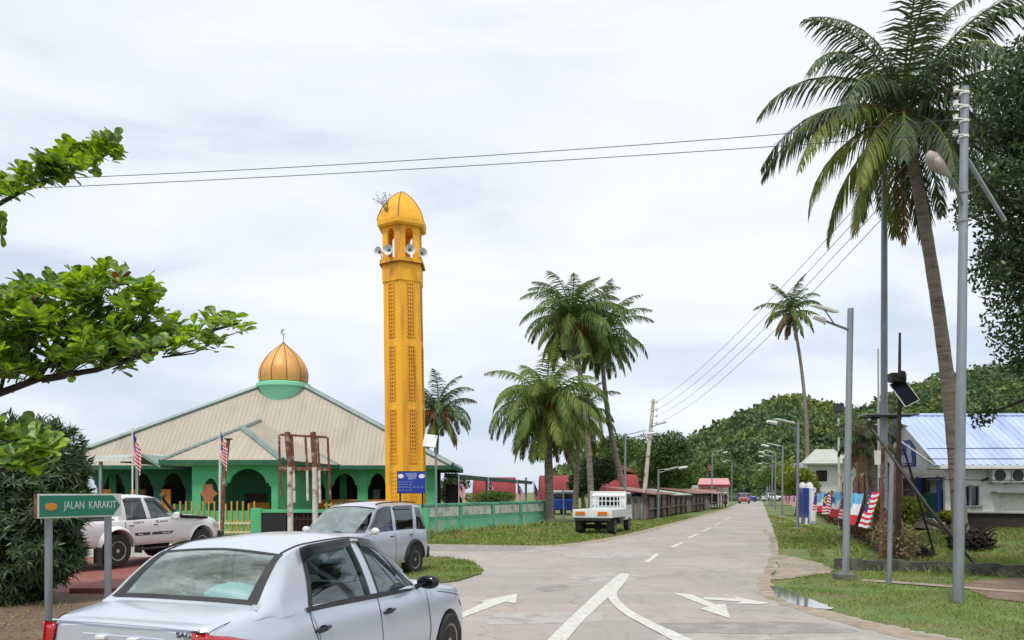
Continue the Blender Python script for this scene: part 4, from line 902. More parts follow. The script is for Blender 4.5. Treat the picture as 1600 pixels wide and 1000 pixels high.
b = MB(); g = lambda p: X_(p, D_P + 2.8); b.box(g(318), g(432), D_P + 3.2, D_P + 3.35, 0, zt); b.build('porch_inner_wall', 'green_dark', mosque, world=True)
b = MB(); b.box(g(380), g(412), D_P + 3.08, D_P + 3.18, .1, 1.75); b.build('noticeboard', 'interior', mosque, world=True)
b = MB(); b.box(g(386), g(420), D_P + 3.0, D_P + 3.06, .1, 1.25); b.build('porch_panel', 'orange', mosque, world=True)
for px_, zc_ in ((326, 1.75),):
    b = MB(); q = .48; X = X_(px_, D_P + .45)
    b.ext([(X - q, D_P + .44, zc_), (X - q * .5, D_P + .44, zc_ - .2), (X - q * .5, D_P + .44, zc_ - .5), (X + q * .5, D_P + .44, zc_ - .5), (X + q * .5, D_P + .44, zc_ - .2), (X + q, D_P + .44, zc_), (X + q * .5, D_P + .44, zc_ + .2), (X + q * .4, D_P + .44, zc_ + .5), (X - q * .4, D_P + .44, zc_ + .5), (X - q * .5, D_P + .44, zc_ + .2)], (0, .05, 0)); b.build('lattice_opening', 'pink_orange', mosque, world=True)
# corrugated roof planes: real ridges
def roofplane(b, e0, e1, t0, t1, pitch=.27, amp=.022):
    """e0-e1 eave line, t0-t1 top line; ridges run up the slope"""
    e0, e1, t0, t1 = map(Vector, (e0, e1, t0, t1)); L = (e1 - e0).length; n = max(2, int(L / pitch)); nn = (e1 - e0).cross(t0 - e0).normalized()
    if nn.z < 0: nn = -nn
    d = (e1 - e0).normalized(); P = []
    # true up-slope lines clipped at the plane outline (trapezium / triangle)
    up = nn.cross(d).normalized(); up = up if up.z > 0 else -up
    u_ = lambda p: ((p - e0).dot(d), (p - e0).dot(up))
    a0, h0 = u_(t0); a1, h1 = u_(t1)
    def top(x):
        if x <= a0: return h0 * x / a0 if a0 > 1e-6 else h0
        if x >= a1: return h1 * (L - x) / (L - a1) if L - a1 > 1e-6 else h1
        return h0 + (h1 - h0) * (x - a0) / max(a1 - a0, 1e-6)
    xs = []
    for i in range(n):
        s = L * i / n; w_ = L / n; xs += [(s, 0), (s + w_ * .62, 0), (s + w_ * .72, 1), (s + w_ * .90, 1)]
    xs.append((L, 0)); A = []; B = []
    for x, k in xs:
        A.append(e0 + d * x + nn * amp * k); B.append(e0 + d * x + up * max(0.0, top(x)) + nn * amp * k)
    b.grid([A, B])
ap = Vector((X_(448, 52.2), 52.2, H + (768 - 589.5) * 52.2 / F))
eL, eR = Vector((X_(66, D_M), D_M, ZE)), Vector((X_(706, D_M), D_M, ZE)); bL, bR = Vector((eL.x, 2 * ap.y - D_M, ZE)), Vector((eR.x, 2 * ap.y - D_M, ZE))
b = MB(); roofplane(b, eL, eR, ap, ap); roofplane(b, eR, bR, ap, ap, .6); roofplane(b, bR, bL, ap, ap, .6); roofplane(b, bL, eL, ap, ap, .6)
b.build('roof', 'roof_beige', mosque, world=True)
b = MB()
def flash(b, p, q, w=.28, up=.05):
    b.tube([Vector(p) + Vector((0, 0, up)), Vector(q) + Vector((0, 0, up))], w * .5, 6)
def band(b, p, q, wdir, w, h=.05): p, q, wdir = Vector(p), Vector(q), Vector(wdir); b.ext([p, q, q + wdir * w, p + wdir * w], (0, 0, h))
flash(b, ap, eL, .36); flash(b, ap, eR, .36); flash(b, ap, bR, .4); flash(b, ap, bL, .4); b.build('roof_ridge', 'roof_trim', mosque, world=True, smooth=True)
b = MB()
for p, q in ((eL, eR), (eR, bR), (bR, bL), (bL, eL)):
    d = (q - p).normalized(); nrm = Vector((d.y, -d.x, 0)); b.ext([p + nrm * .02 + Vector((0, 0, -.20)), q + nrm * .02 + Vector((0, 0, -.20)), q + nrm * .02 + Vector((0, 0, .04)), p + nrm * .02 + Vector((0, 0, .04))], nrm * .1)
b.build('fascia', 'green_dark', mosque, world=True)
b = MB(); b.box(eL.x + .1, eR.x - .1, D_M + .1, D_M + 2, ZE - .16, ZE - .12); b.build('soffit', 'offwhite', mosque, world=True)
# porch roof
FL, FR = Vector((X_(250, D_P), D_P, ZE)), Vector((X_(442, D_P), D_P, ZE)); Nn = Vector((X_(378, 42.4), 42.4, H + 99 * 42.4 / F)); Fp = Vector((X_(410, 51.0), 51.0, H + 112 * 51.0 / F)); BR_ = Vector((X_(528, D_M), D_M - .05, ZE)); BL_ = Vector((X_(330, D_M), D_M, ZE))
b = MB(); roofplane(b, FL, FR, Nn, Nn, .33); b.build('porch_roof', 'roof_beige', mosque, world=True)
b = MB(); b.poly([FR, BR_, Fp, Nn]); b.poly([FL, Nn, Fp, BL_]); b.build('porch_roof_side', 'roof_beige', mosque, world=True)
b = MB(); flash(b, FL, Nn, .24, .02); flash(b, Nn, FR, .36, .02); flash(b, Nn, Fp, .24, .02); flash(b, Fp, BR_, .5, -.1); b.build('porch_ridge', 'roof_trim', mosque, world=True, smooth=True)
b = MB(); b.ext([FL + Vector((0, -.1, -.2)), FR + Vector((0, -.1, -.2)), FR + Vector((0, -.1, .05)), FL + Vector((0, -.1, .05))], (0, .1, 0)); b.ext([FR + Vector((0, 0, -.2)), BR_ + Vector((0, 0, -.2)), BR_ + Vector((0, 0, .05)), FR + Vector((0, 0, .05))], (.1, .02, 0)); b.ext([FL + Vector((0, 0, -.2)), BL_ + Vector((0, 0, -.2)), BL_ + Vector((0, 0, .05)), FL + Vector((0, 0, .05))], (-.1, .02, 0)); b.build('porch_fascia', 'green_dark', mosque, world=True)
b = MB(); b.box(FL.x + .1, FR.x - .1, D_P + .05, D_P + 3, ZE - .2, ZE - .15); b.build('porch_soffit', 'offwhite', mosque, world=True)
# awning on the left
Da = 41.0; a0, a1 = X_(118, Da), X_(210, Da); b = MB(); roofplane(b, (a0, Da, H + 52 * Da / F), (a1, Da, H + 52 * Da / F), (a0, Da + 4.5, H + 57.5 * (Da + 4.5) / F), (a1, Da + 4.5, H + 57.5 * (Da + 4.5) / F), .25); b.build('awning', 'awning', mosque, world=True)
b = MB(); b.box(a0, a1, Da - .1, Da, H + 47 * Da / F, H + 51.5 * Da / F); b.build('awning_fascia', 'offwhite', mosque, world=True)
b = MB(); q = lambda px, row, D: at(px, row, D); A, T, Bq = q(188, 723, Da), q(222, 714, Da), q(250, 731, Da - .5)
b.ext([A, A + Vector((0, 0, .16)), T + Vector((0, 0, .16)), Bq + Vector((0, 0, .16)), Bq, T], (0, 5, 0)); b.build('side_gable_roof', 'roof_trim', mosque, world=True)
b = MB()
for px_ in (158, 215):
    x = X_(px_, Da + .2); b.box(x - .07, x + .07, Da + .1, Da + .24, 0, H + 52 * Da / F)
    b.build('awning_post', 'greypole', mosque, world=True); b = MB()
# dome
dz0 = H + (768 - 613) * 52.2 / F; dc = (ap.x - X_(400, D_M), ap.y - D_M - .0, 0); k = 52.2 / F * .965
dcx = X_(443, 52.2) - X_(400, D_M)
b = MB(); b.lathe([(k * 30, dz0 - .8), (k * 36, dz0 - .1), (k * 38, dz0 + .2), (k * 42.5, dz0 + .3), (k * 42.5, dz0 + .52), (k * 39, dz0 + .56), (k * 38, dz0 + .6)], 40, c=(dcx, dc[1], 0)); dr = b.build('dome_drum', 'mint_drum', mosque, smooth=True, shade=30)
prof = [(38, -2), (39.4, 6), (39.2, 14), (37.2, 22), (33.5, 30), (28, 38), (21, 46), (13.5, 52.5), (7, 57.5), (3.0, 61), (.8, 63.5), (0, 64)]
b = MB(); n = 60; P = []
for r_, z_ in prof:
    P.append([(dcx + k * r_ * (1 - .035 * (1 - abs(math.sin(5 * 2 * PI * j / n))) ** 3) * math.cos(2 * PI * j / n + .1), dc[1] + k * r_ * (1 - .035 * (1 - abs(math.sin(5 * 2 * PI * j / n))) ** 3) * math.sin(2 * PI * j / n + .1), dz0 + .72 + k * z_) for j in range(n + 1)])
b.grid(P); dm = b.build('dome', 'gold_dome', mosque, smooth=True, shade=60)
b = MB()
for j in range(10):
    an = 2 * PI * j / 10 + .1; b.tube([(dcx + k * (r_ + .3) * .972 * math.cos(an), dc[1] + k * (r_ + .3) * .972 * math.sin(an), dz0 + .72 + k * z_) for r_, z_ in prof[:-1]], .022, 5)
b.build('dome_rib', 'gold_dark', dm, smooth=True)
b = MB(); tz = dz0 + .72 + k * 63; b.tube([(dcx, dc[1], tz), (dcx, dc[1], tz + .55)], .03, 6); R_ = .19
mo = [(R_ * math.cos(t), R_ * math.sin(t)) for t in [R(35) + R(290) * i / 20 for i in range(21)]]; mi = [(R_ * .72 * math.cos(t) + .06, R_ * .76 * math.sin(t)) for t in [R(325) - R(290) * i / 20 for i in range(21)]]
b.ext([(dcx + x, dc[1] - .02, tz + .55 + R_ + z) for x, z in mo + mi], (0, .05, 0)); b.build('crescent', 'galv', dm)
# minaret
DMn = 38.0; kx = (DMn + 1.07) / F; mx = X_(635.5, DMn + 1.07); Rm = 29 * kx / math.cos(R(30))
mn = thing('minaret', 'tall yellow six-sided minaret tower with lattice panels, loudspeakers and a pointed golden cap', 'minaret', (mx, DMn + Rm, 0)); mn.rotation_euler = (0, -R(.9), 0)
zr = lambda row: H + (768 - row) * kx
def hexp(b, prof, ph=R(90)): b.lathe(prof, 6, ph=ph)
b = MB(); hexp(b, [(Rm * 1.02, 0), (Rm * 1.0, zr(640)), (Rm * .965, zr(446)), (Rm * 1.02, zr(445)), (Rm * 1.02, zr(420)), (Rm * .98, zr(418.5))]); b.build('tower_shaft', 'gold', mn)
b = MB(); hexp(b, [(Rm * 1.0, zr(419)), (Rm * 1.13, zr(417)), (Rm * 1.13, zr(411)), (Rm * .8, zr(410))]); b.build('balcony', 'gold', mn)
b = MB(); hexp(b, [(Rm * 1.15, zr(418.2)), (Rm * 1.15, zr(416.8))]); b.build('balcony_edge', 'gold_dark', mn)
# lattice panels on all six faces
ang0 = [R(90) + R(60) * i for i in range(6)]
for i in range(6):
    am = R(60) * i + R(120); nrm = Vector((math.cos(am), math.sin(am), 0)); tng = Vector((-nrm.y, nrm.x, 0)); front = i in (1, 2, 3, 4, 5, 0)
    for (r0, r1) in ((448, 532), (545, 629), (642, 725), (738, 800)):
        z0, z1 = zr(r1), zr(r0); ap_ = (Rm * 1.0) * math.cos(R(30)) * (1.0 - .035 * max(0, min(1, ((z0 + z1) / 2 - zr(640)) / (zr(446) - zr(640)))))
        wl = .20; b = MB(); c0 = nrm * (ap_ + .003)
        def Q(u, z, d=0): p = c0 + tng * u + nrm * d; return (p.x, p.y, z)
        b.poly([Q(-wl, z0, .004), Q(wl, z0, .004), Q(wl, z1, .004), Q(-wl, z1, .004)]); pn = b.build('lattice_panel', 'lattice_back', mn)
        b = MB(); nrow = int((z1 - z0) / .185)
        def bar(u0, u1, za, zb): b.ext([Q(u0, za, .006), Q(u1, za, .006), Q(u1, zb, .006), Q(u0, zb, .006)], nrm * .03)
        for u in (-wl, -wl + .118, wl - .158, wl - .04): bar(u, u + .04, z0, z1)
        for q_ in range(nrow + 1):
            z = z0 + (z1 - z0 - .05) * q_ / nrow; bar(-wl, wl, z, z + .055)
        b.build('lattice', 'gold', pn)
# lantern with arched openings
b = MB(); z0, z1 = zr(411), zr(352); Rl = Rm * .98; apl = Rl * math.cos(R(30))
for i in range(6):
    am = R(60) * i + R(120); nrm = Vector((math.cos(am), math.sin(am), 0)); tng = Vector((-nrm.y, nrm.x, 0)); hw = Rl * .5; ow = hw * .40; zs = zr(372)
    def Q(u, z, d=0): p = nrm * (apl + d) + tng * u; return (p.x, p.y, z)
    for s in (-1, 1): b.ext([Q(s * hw, z0), Q(s * ow, z0), Q(s * ow, z1), Q(s * hw, z1)], nrm * -.12)
    us = [math.cos(PI * j / 10) for j in range(11)]
    for j in range(10):
        ua, ub = us[j] * ow, us[j + 1] * ow; za, zb = zs + math.sin(PI * j / 10) * ow * 1.25, zs + math.sin(PI * (j + 1) / 10) * ow * 1.25
        b.poly([Q(ua, za), Q(ub, zb), Q(ub, z1), Q(ua, z1)]); b.poly([Q(ua, za), Q(ua, za, -.12), Q(ub, zb, -.12), Q(ub, zb)]); b.poly([Q(ua, za, -.12), Q(ub, zb, -.12), Q(ub, z1, -.12), Q(ua, z1, -.12)])
b.build('lantern', 'gold', mn)
cp = [(Rm * 1.15, zr(361)), (Rm * 1.22, zr(358)), (Rm * 1.22, zr(351)), (Rm * 1.17, zr(345)), (Rm * 1.06, zr(336)), (Rm * .86, zr(325)), (Rm * .58, zr(313.5)), (Rm * .3, zr(305)), (Rm * .1, zr(301)), (0, zr(299.5))]
b = MB(); b.lathe(cp, 6, ph=R(90)); cpo = b.build('cap', 'gold', mn)
b = MB()
for i in range(6):
    an = R(90) + R(60) * i; b.tube([((r_ + .01) * math.cos(an), (r_ + .01) * math.sin(an), z_) for r_, z_ in cp[2:]], .022, 5)
b.build('cap_rib', 'gold_dark', cpo)
# loudspeakers round the balcony
for px_, row, an in ((595, 399, -150), (612, 402, -110), (643, 402, -75), (659, 402, -35)):
    an_ = R(an); c = Vector((Rm * 1.12 * math.cos(an_), Rm * 1.12 * math.sin(an_), zr(row)))
    c = Vector(((px_ - 630) * kx + .1, -Rm * (.55 if abs(px_ - 630) > 25 else 1.1), zr(row)))
    aim = Vector((c.x * .8, -1.2, -.12)).normalized(); M = Matrix.Translation(c) @ aim.to_track_quat('Z', 'Y').to_matrix().to_4x4()
    sp = thing('loudspeaker', {595: 'leftmost grey horn loudspeaker on the minaret balcony', 612: 'second horn loudspeaker from the left on the minaret balcony', 643: 'third horn loudspeaker from the left on the minaret balcony', 659: 'rightmost grey horn loudspeaker on the minaret balcony'}[px_], 'loudspeaker', (mx, DMn + Rm, 0), 0, 'horn loudspeakers on the minaret')
    sp.rotation_euler = (0, -R(.9), 0)
    b = MB(); b.lathe([(.05, -.28), (.06, -.1), (.10, .02), (.19, .12), (.25, .155), (.255, .165), (.235, .15), (.10, .03), (.03, -.02)], 20, M=M); b.build('horn', 'offwhite', sp, smooth=True)
    b = MB(); b.lathe([(.05, -.05), (.05, .06), (0, .09)], 12, M=M); b.tube([c, (c.x * .9, c.y * .85, zr(411))], .02, 5); b.build('driver', 'trim', sp, smooth=True)
# weed growing from the cap
wd = thing('weed', 'small wispy plant growing out of the minaret cap', 'plant', (mx - .95, DMn + Rm - .9, zr(340))); b = MB(); q = []
rr = random.Random(3)
for i in range(9):
    a = Vector((rr.uniform(-.1, .1) + .1, rr.uniform(-.1, .1), 0)); e = a + Vector((rr.uniform(-.5, .35), rr.uniform(-.2, .2), rr.uniform(.35, 1.0))); b.tube([a, (a + e) / 2 + Vector((.05, 0, .08)), e], .010, 4)
    for k_ in range(7):
        p = a.lerp(e, rr.uniform(.4, 1.1)) + Vector([rr.uniform(-.1, .1) for _ in range(3)]); u = Vector([rr.uniform(-1, 1) for _ in range(3)]).normalized() * .07; v = Vector([rr.uniform(-1, 1) for _ in range(3)]).normalized() * .05; q.append([p, p + u, p + u + v, p + v])
b.build('stem', 'bark', wd); b = MB(); b.quads([[tuple(c_) for c_ in f_] for f_ in q]); b.build('leaves', 'leafdark', wd)

# ------------------------------------------------------------------ walls and fences on the mosque side
P0, P1 = gp(661, 833), gp(851, 816.5); Lw = (P1 - P0).length; hd = math.atan2(P1.y - P0.y, P1.x - P0.x); hw_ = 1.36
bw = thing('boundary_wall', 'mint green boundary wall with weathered white panels along the grass verge', 'wall', tuple(P0), hd)
b = MB(); b.box(0, Lw, 0, .16, 0, .60); b.box(0, Lw, .02, .14, .60, 1.2); b.build('wall_body', 'mint', bw)
b = MB(); b.box(-.05, Lw + .05, -.08, .24, 1.2, 1.30); b.build('coping', 'mint_trim', bw); b = MB(); b.box(0, Lw, -.035, 0, .58, .66); b.build('band', 'mint_trim', bw)
npost = 5; seg = Lw / (npost - 1)
for i in range(npost): b = MB(); b.box(i * seg - .11, i * seg + .11, -.07, .2, 0, 1.197); b.build('pillar', 'mint_trim', bw)
for i in range(npost - 1): b = MB(); b.box(i * seg + .2, (i + 1) * seg - .2, -.018, .02, .70, 1.15); b.build('white_panel', 'render_white', bw)
# front fence with gate, green frame and dark grille
Df = 29.5; ff = lambda p: X_(p, Df)
fz = lambda row: H + (768 - row) * Df / F
fn = thing('green_fence', 'low green framed fence with dark grilles behind the parked silver car', 'fence', (ff(395), Df, 0))
b = MB()
for px_ in (401, 662): b.box(ff(px_) - .20, ff(px_) + .20, Df - .1, Df + .2, 0, fz(794)); 
b.box(ff(401) + .2, ff(662) - .2, Df - .05, Df + .15, fz(801), fz(796)); b.box(ff(401) + .2, ff(662) - .2, Df - .05, Df + .15, 0, .3); b.build('frame', 'green', fn, world=True)
b = MB(); b.box(ff(401) + .2, ff(662) - .2, Df + .1, Df + .13, .3, fz(801)); b.build('backing', 'interior', fn, world=True)
b = MB(); x = ff(401) + .3
while x < ff(662) - .3: b.box(x, x + .035, Df + .0, Df + .04, .3, fz(802) if int(x * 7) % 3 else fz(808)); x += .15
b.box(ff(401) + .2, ff(662) - .2, Df - .01, Df + .0, fz(812), fz(810)); b.build('grille', 'darkrust', fn, world=True)
b = MB(); b.box(ff(408), ff(448), Df - .06, Df - .02, fz(830), fz(802)); b.build('board', 'black', fn, world=True)
yf = thing('yellow_fence', 'cream railed yellow picket fence left of the green gate post', 'fence', (ff(250), Df, 0))
b = MB()
for r0, r1 in ((816, 819), (830, 833)): b.box(ff(105), ff(401) - .2, Df - .03, Df + .03, H + (768 - r1) * Df / F, H + (768 - r0) * Df / F)
b.build('rail', 'cream', yf, world=True)
for k in range(60):
    x = ff(108) + k * .118 ; 
    if x > ff(399): break
b = MB(); x = ff(108)
while x < ff(398): b.box(x, x + .05, Df + .03, Df + .06, .05, .78); x += .15
b.build('pickets', 'yellow', yf, world=True)
# mosque balustrade (yellow pickets in front of the arcade)
Db = 42.5; fb = lambda p: X_(p, Db); ba = thing('balustrade', 'yellow picket balustrade in front of the mosque arcade, right of the porch', 'fence', (fb(560), Db, 0))
b = MB(); x = fb(508)
while x < fb(656): b.bbox(x, x + .13, Db, Db + .05, .1, H + (768 - 785) * Db / F, .03); x += .27
b.build('pickets', 'yellow', ba, world=True); b = MB(); b.box(fb(506), fb(658), Db + .05, Db + .09, H - 22 * Db / F, H - 20 * Db / F); b.box(fb(506), fb(658), Db + .05, Db + .09, .15, .25); b.build('rail', 'cream', ba, world=True)
ba2 = thing('balustrade', 'yellow and green picket balustrade in front of the mosque porch', 'fence', (fb(340), 35, 0)); Db = 35.0; fb = lambda p: X_(p, 35.0)
b = MB(); x = fb(262)
while x < fb(400): b.bbox(x, x + .08, Db, Db + .04, .1, H + (768 - 783) * Db / F - (.12 if int(x * 9) % 3 == 0 else 0), .02); x += .26
b.build('pickets', 'yellow', ba2, world=True); b = MB(); b.box(fb(262), fb(400), Db + .05, Db + .2, 0, .98); b.build('plinth', 'green', ba2, world=True)
# ------------------------------------------------------------------ palms
def frond_quads(base, az, el, L, droop, rr, out, spine, nl=46, lw=.05, ll=.75, hang=.55, twist=0):
    """one palm leaf: arching rachis and hanging leaflets"""
    p = Vector(base); d = Vector((math.cos(az) * math.cos(el), math.sin(az) * math.cos(el), math.sin(el))); pts = [p.copy()]; n = 16
    for i in range(n):
        k = (i + 1) / n; el2 = el - droop * k ** 1.35; dd = Vector((math.cos(az + twist * k) * math.cos(el2), math.sin(az + twist * k) * math.cos(el2), math.sin(el2))); p = p + dd * (L / n); pts.append(p.copy())
    spine.tube(pts[::2] if n % 2 == 0 else pts, [.045 * (1 - .85 * i / (len(pts[::2]) - 1)) + .004 for i in range(len(pts[::2]))], 4, cap=False)
    side0 = Vector((-math.sin(az), math.cos(az), 0))
    for i in range(nl):
        t = .10 + .90 * (i + rr.uniform(0, .8)) / nl; f = t * n; a = min(n - 1, int(f)); q = pts[a].lerp(pts[a + 1], f - a); tan = (pts[a + 1] - pts[a]).normalized()
        l = ll * (math.sin(PI * min(1, .18 + .80 * t)) ** .6) * rr.uniform(.85, 1.1)
        for s in (-1, 1):
            if rr.random() < .05: continue
            dirn = (side0 * s * rr.uniform(.55, 1.0) + tan * (.35 + .5 * t) + Vector((0, 0, -hang * rr.uniform(.6, 1.25) + .12))).normalized()
            w_ = lw * rr.uniform(.8, 1.2); wv = dirn.cross(Vector((0, 0, 1)).cross(dirn)).normalized(); wv = (tan - dirn * tan.dot(dirn)).normalized() * w_
            m = q + dirn * l * .5; dn2 = (dirn + Vector((0, 0, -hang * .9))).normalized(); e = m + dn2 * l * .5
            out.append([q - wv * .5, q + wv * .5, m + wv * .6, m - wv * .6]); out.append([m - wv * .6, m + wv * .6, e + wv * .08, e - wv * .08])
def palm(name, label, trunk, crown, rt=(.2, .12), L=3.6, nf=26, seed=1, mats=('palmleaf', 'palmleaf_yellow'), ll=.7, lw=.05, nl=44, fruit=False, lean=None, group=None, dry=2, bend=None, young=.35, drp=(1.5, 1.2), cat='palm tree'):
    rr = random.Random(seed); base, top = Vector(trunk), Vector(crown); t = thing(name, label, cat, tuple(base), 0, group); top_l = top - base
    b = MB(); pts = []; rad = []; n = 26; bend = Vector(bend) if bend else Vector((0, 0, 0))
    for i in range(n + 1):
        k = i / n; p = top_l * k; p = Vector((top_l.x * k, top_l.y * k, top_l.z * k)) + bend * (4 * k * (1 - k)); pts.append(p)
        rad.append((rt[0] + (rt[1] - rt[0]) * k) * (1 + .45 * max(0, 1 - k * 14)) * (1 + .05 * (i % 2)))
    b.tube(pts, rad, 10); b.build('trunk', 'palmtrunk', t, smooth=True)
    A, B, Dd = [], [], []; sp, sp2 = MB(), MB(); c = top_l + Vector((0, 0, .0))
    for i in range(nf):
        az = 2.39996 * i + rr.uniform(-.25, .25); k = i / nf                     # k 0 young upright .. 1 old hanging
        el = R(86) - R(128) * k ** 1.1 + rr.uniform(-.14, .14); dr = (R(66) + R(45) * math.sin(PI * min(1, k * 1.15))) * drp[0] * rr.uniform(.8, 1.15) * .66; dr = min(dr, el + R(88))
        LL = L * (.80 + .2 * math.sin(PI * min(1, k + .25))) * rr.uniform(.88, 1.06); o = B if (k > .62 and rr.random() < .5) else A
        frond_quads(c + Vector((rr.uniform(-.06, .06), rr.uniform(-.06, .06), rr.uniform(-.15, .2))), az, el, LL, dr, rr, o, sp if o is A else sp2, nl, lw, ll, .50 + .85 * k, rr.uniform(-.35, .35))
    for i in range(dry):
        az = rr.uniform(0, 2 * PI); frond_quads(c + Vector((0, 0, -.2)), az, R(-35), L * .72, R(48), rr, Dd, sp2, int(nl * .6), lw, ll * .7, 1.2)
    cr = MB(); cr.quads([[tuple(v) for v in q] for q in A]); cro = cr.build('crown', mats[0], t)
    sp.build('leaf_stalks', mats[1], cro)
    if B: x = MB(); x.quads([[tuple(v) for v in q] for q in B]); x.build('yellowing_leaves', mats[1], t)
    if Dd: x = MB(); x.quads([[tuple(v) for v in q] for q in Dd]); x.build('dry_leaves', 'palmdry', t)
    sp2.build('old_leaf_stalks', 'palmdry', t)
    b = MB()
    for i in range(14):
        az = rr.uniform(0, 2 * PI); b.tube([c + Vector((0, 0, -.25)), c + Vector((.16 * math.cos(az), .16 * math.sin(az), .1)), c + Vector((.3 * math.cos(az), .3 * math.sin(az), .55))], [.1, .08, .02], 5)
    b.build('leaf_base', 'palmdry', t)
    if fruit:
        b = MB()
        for i in range(13):
            az = rr.uniform(0, 2 * PI); q = c + Vector((.5 * math.cos(az), .5 * math.sin(az) - .45, -.2))
            for j in range(12):
                e = q + Vector((rr.uniform(-.35, .35) + .35 * math.cos(az), rr.uniform(-.35, .35) + .35 * math.sin(az), rr.uniform(-.95, .45))); b.tube([q, (q + e) / 2 + Vector((0, 0, .12)), e], [.034, .03, .014], 4, cap=False)
        b.build('flower_stalk', 'palmfruit', t)
    b = MB()
    for i in range(14):
        az = i * .449; q = c + Vector((.26 * math.cos(az), .26 * math.sin(az), -.38 - .12 * (i % 2))); b.lathe([(0, -.13), (.08, -.09), (.115, 0), (.08, .1), (0, .14)], 8, c=q)
    b.build('coconuts', 'leafmid', t, smooth=True)
    return t
# near right palm: crown at (1412,195), foot near (1502,850)
foot = Vector((13.45, 23.0, 0)); foot.z = hgt(13.45, 23.0)
palm('coconut_palm', 'very tall coconut palm on the right, its crown reaching the top of the picture', foot, at(1412, 182, foot.y - 1.2), (.21, .145), 4.9, 39, 5, ('palmleaf_dark', 'palmleaf_yellow'), 1.0, .038, 70, bend=(.28, 0, -.1), dry=2, group='coconut palms')
pg = 'coconut palms'
palm('coconut_palm', 'slender coconut palm with a small crown beyond the roadside fence', (gp(1259, 797).x, 77, 0), at(1237, 486, 77), (.22, .13), 4.1, 26, 8, ('palmleaf', 'palmdry'), .8, .07, 34, bend=(.7, 0, 0), dry=5, group=pg)
palm('coconut_palm', 'tallest coconut palm of the cluster behind the green wall', (gp(925, 808).x, 56, 0), at(893, 502, 56), (.24, .15), 5.0, 50, 12, ('palmleaf', 'palmleaf_yellow'), 1.05, .05, 56, True, bend=(.3, 0, 0), group=pg)
palm('coconut_palm', 'coconut palm with a long curved trunk behind the flatbed lorry', (gp(988, 806).x, 59, 0), at(940, 526, 59), (.24, .14), 4.7, 42, 15, ('palmleaf', 'palmleaf_yellow'), 1.0, .05, 52, bend=(-.55, 0, .2), group=pg)
palm('coconut_palm', 'low bushy coconut palm with orange flower stalks at the end of the green wall', (gp(858, 816).x, 45.5, 0), at(855, 640, 45.5), (.26, .22), 4.9, 56, 21, ('palmleaf_bright', 'palmleaf_yellow'), 1.1, .045, 60, True, dry=5, group=pg, drp=(1.85, 1))
palm('coconut_palm', 'short dark coconut palm half hidden behind the bushy one', (gp(897, 806).x, 58, 0), at(905, 655, 58), (.22, .16), 4.3, 26, 25, ('palmleaf', 'palmleaf_yellow'), .9, .05, 50, group=pg)
palm('coconut_palm', 'grey-green coconut palm right behind the minaret', (gp(688, 800).x, 64, 0), at(684, 645, 62), (.22, .16), 4.2, 30, 33, ('palmleaf_dark', 'palmleaf_yellow'), .95, .05, 50, True, group=pg, dry=3)
d_ = gz(1352, 822); palm('young_palm', 'small palm with a shaggy brown trunk inside the roadside fence', (14.2, 29, hgt(14.2, 29)), at(1352, 690, 29), (.20, .24), 1.7, 22, 41, ('palmleaf_dark', 'palmdry'), .42, .04, 30, dry=14, group=pg)
palm('coconut_palm', 'thin distant palm in front of the forested hill', (gp(1105, 782).x, 160, 0), at(1106, 722, 160), (.3, .2), 4.5, 20, 44, ('palmleaf', 'palmdry'), .9, .12, 18, group=pg, dry=1)

# ------------------------------------------------------------------ leafy crowns from many small leaves
def leaf_cloud(blobs, n, size, rr, aspect=.55, shell=.5, up=.3, droop=0, fold=False):
    """numpy leaf quads spread in ellipsoid blobs [(c,(rx,ry,rz))]"""
    vol = np.array([b_[1][0] * b_[1][1] * b_[1][2] for b_ in blobs]) ** .67; vol /= vol.sum(); idx = rr.choice(len(blobs), n, p=vol)
    C_ = np.array([b_[0] for b_ in blobs])[idx]; R_ = np.array([b_[1] for b_ in blobs])[idx]
    v = rr.normal(size=(n, 3)); v /= np.linalg.norm(v, axis=1)[:, None]; r_ = shell + (1 - shell) * rr.rand(n) ** .6; P = C_ + v * R_ * r_[:, None]
    u = rr.normal(size=(n, 3)) + v * .5; u[:, 2] += up - droop; u /= np.linalg.norm(u, axis=1)[:, None]
    w_ = np.cross(u, rr.normal(size=(n, 3)) + np.array([0, 0, .8])); w_ /= np.linalg.norm(w_, axis=1)[:, None]
    s = size * (.65 + .7 * rr.rand(n))[:, None]; a = P - u * s * .5; b_ = P + w_ * s * aspect * .5; c = P + u * s * .5; d = P - w_ * s * aspect * .5
    return np.stack([a, b_, c, d], 1)
def blobs_in(c, r, n, rr, k=.42):
    o = []
    for _ in range(n):
        v = rr.normal(size=3); v /= np.linalg.norm(v); q = rr.rand() ** .45; p = np.array(c) + v * np.array(r) * q * .72; s = k * (.65 + .6 * rr.rand()); o.append((tuple(p), (r[0] * s, r[1] * s, r[2] * s * .8)))
    return o
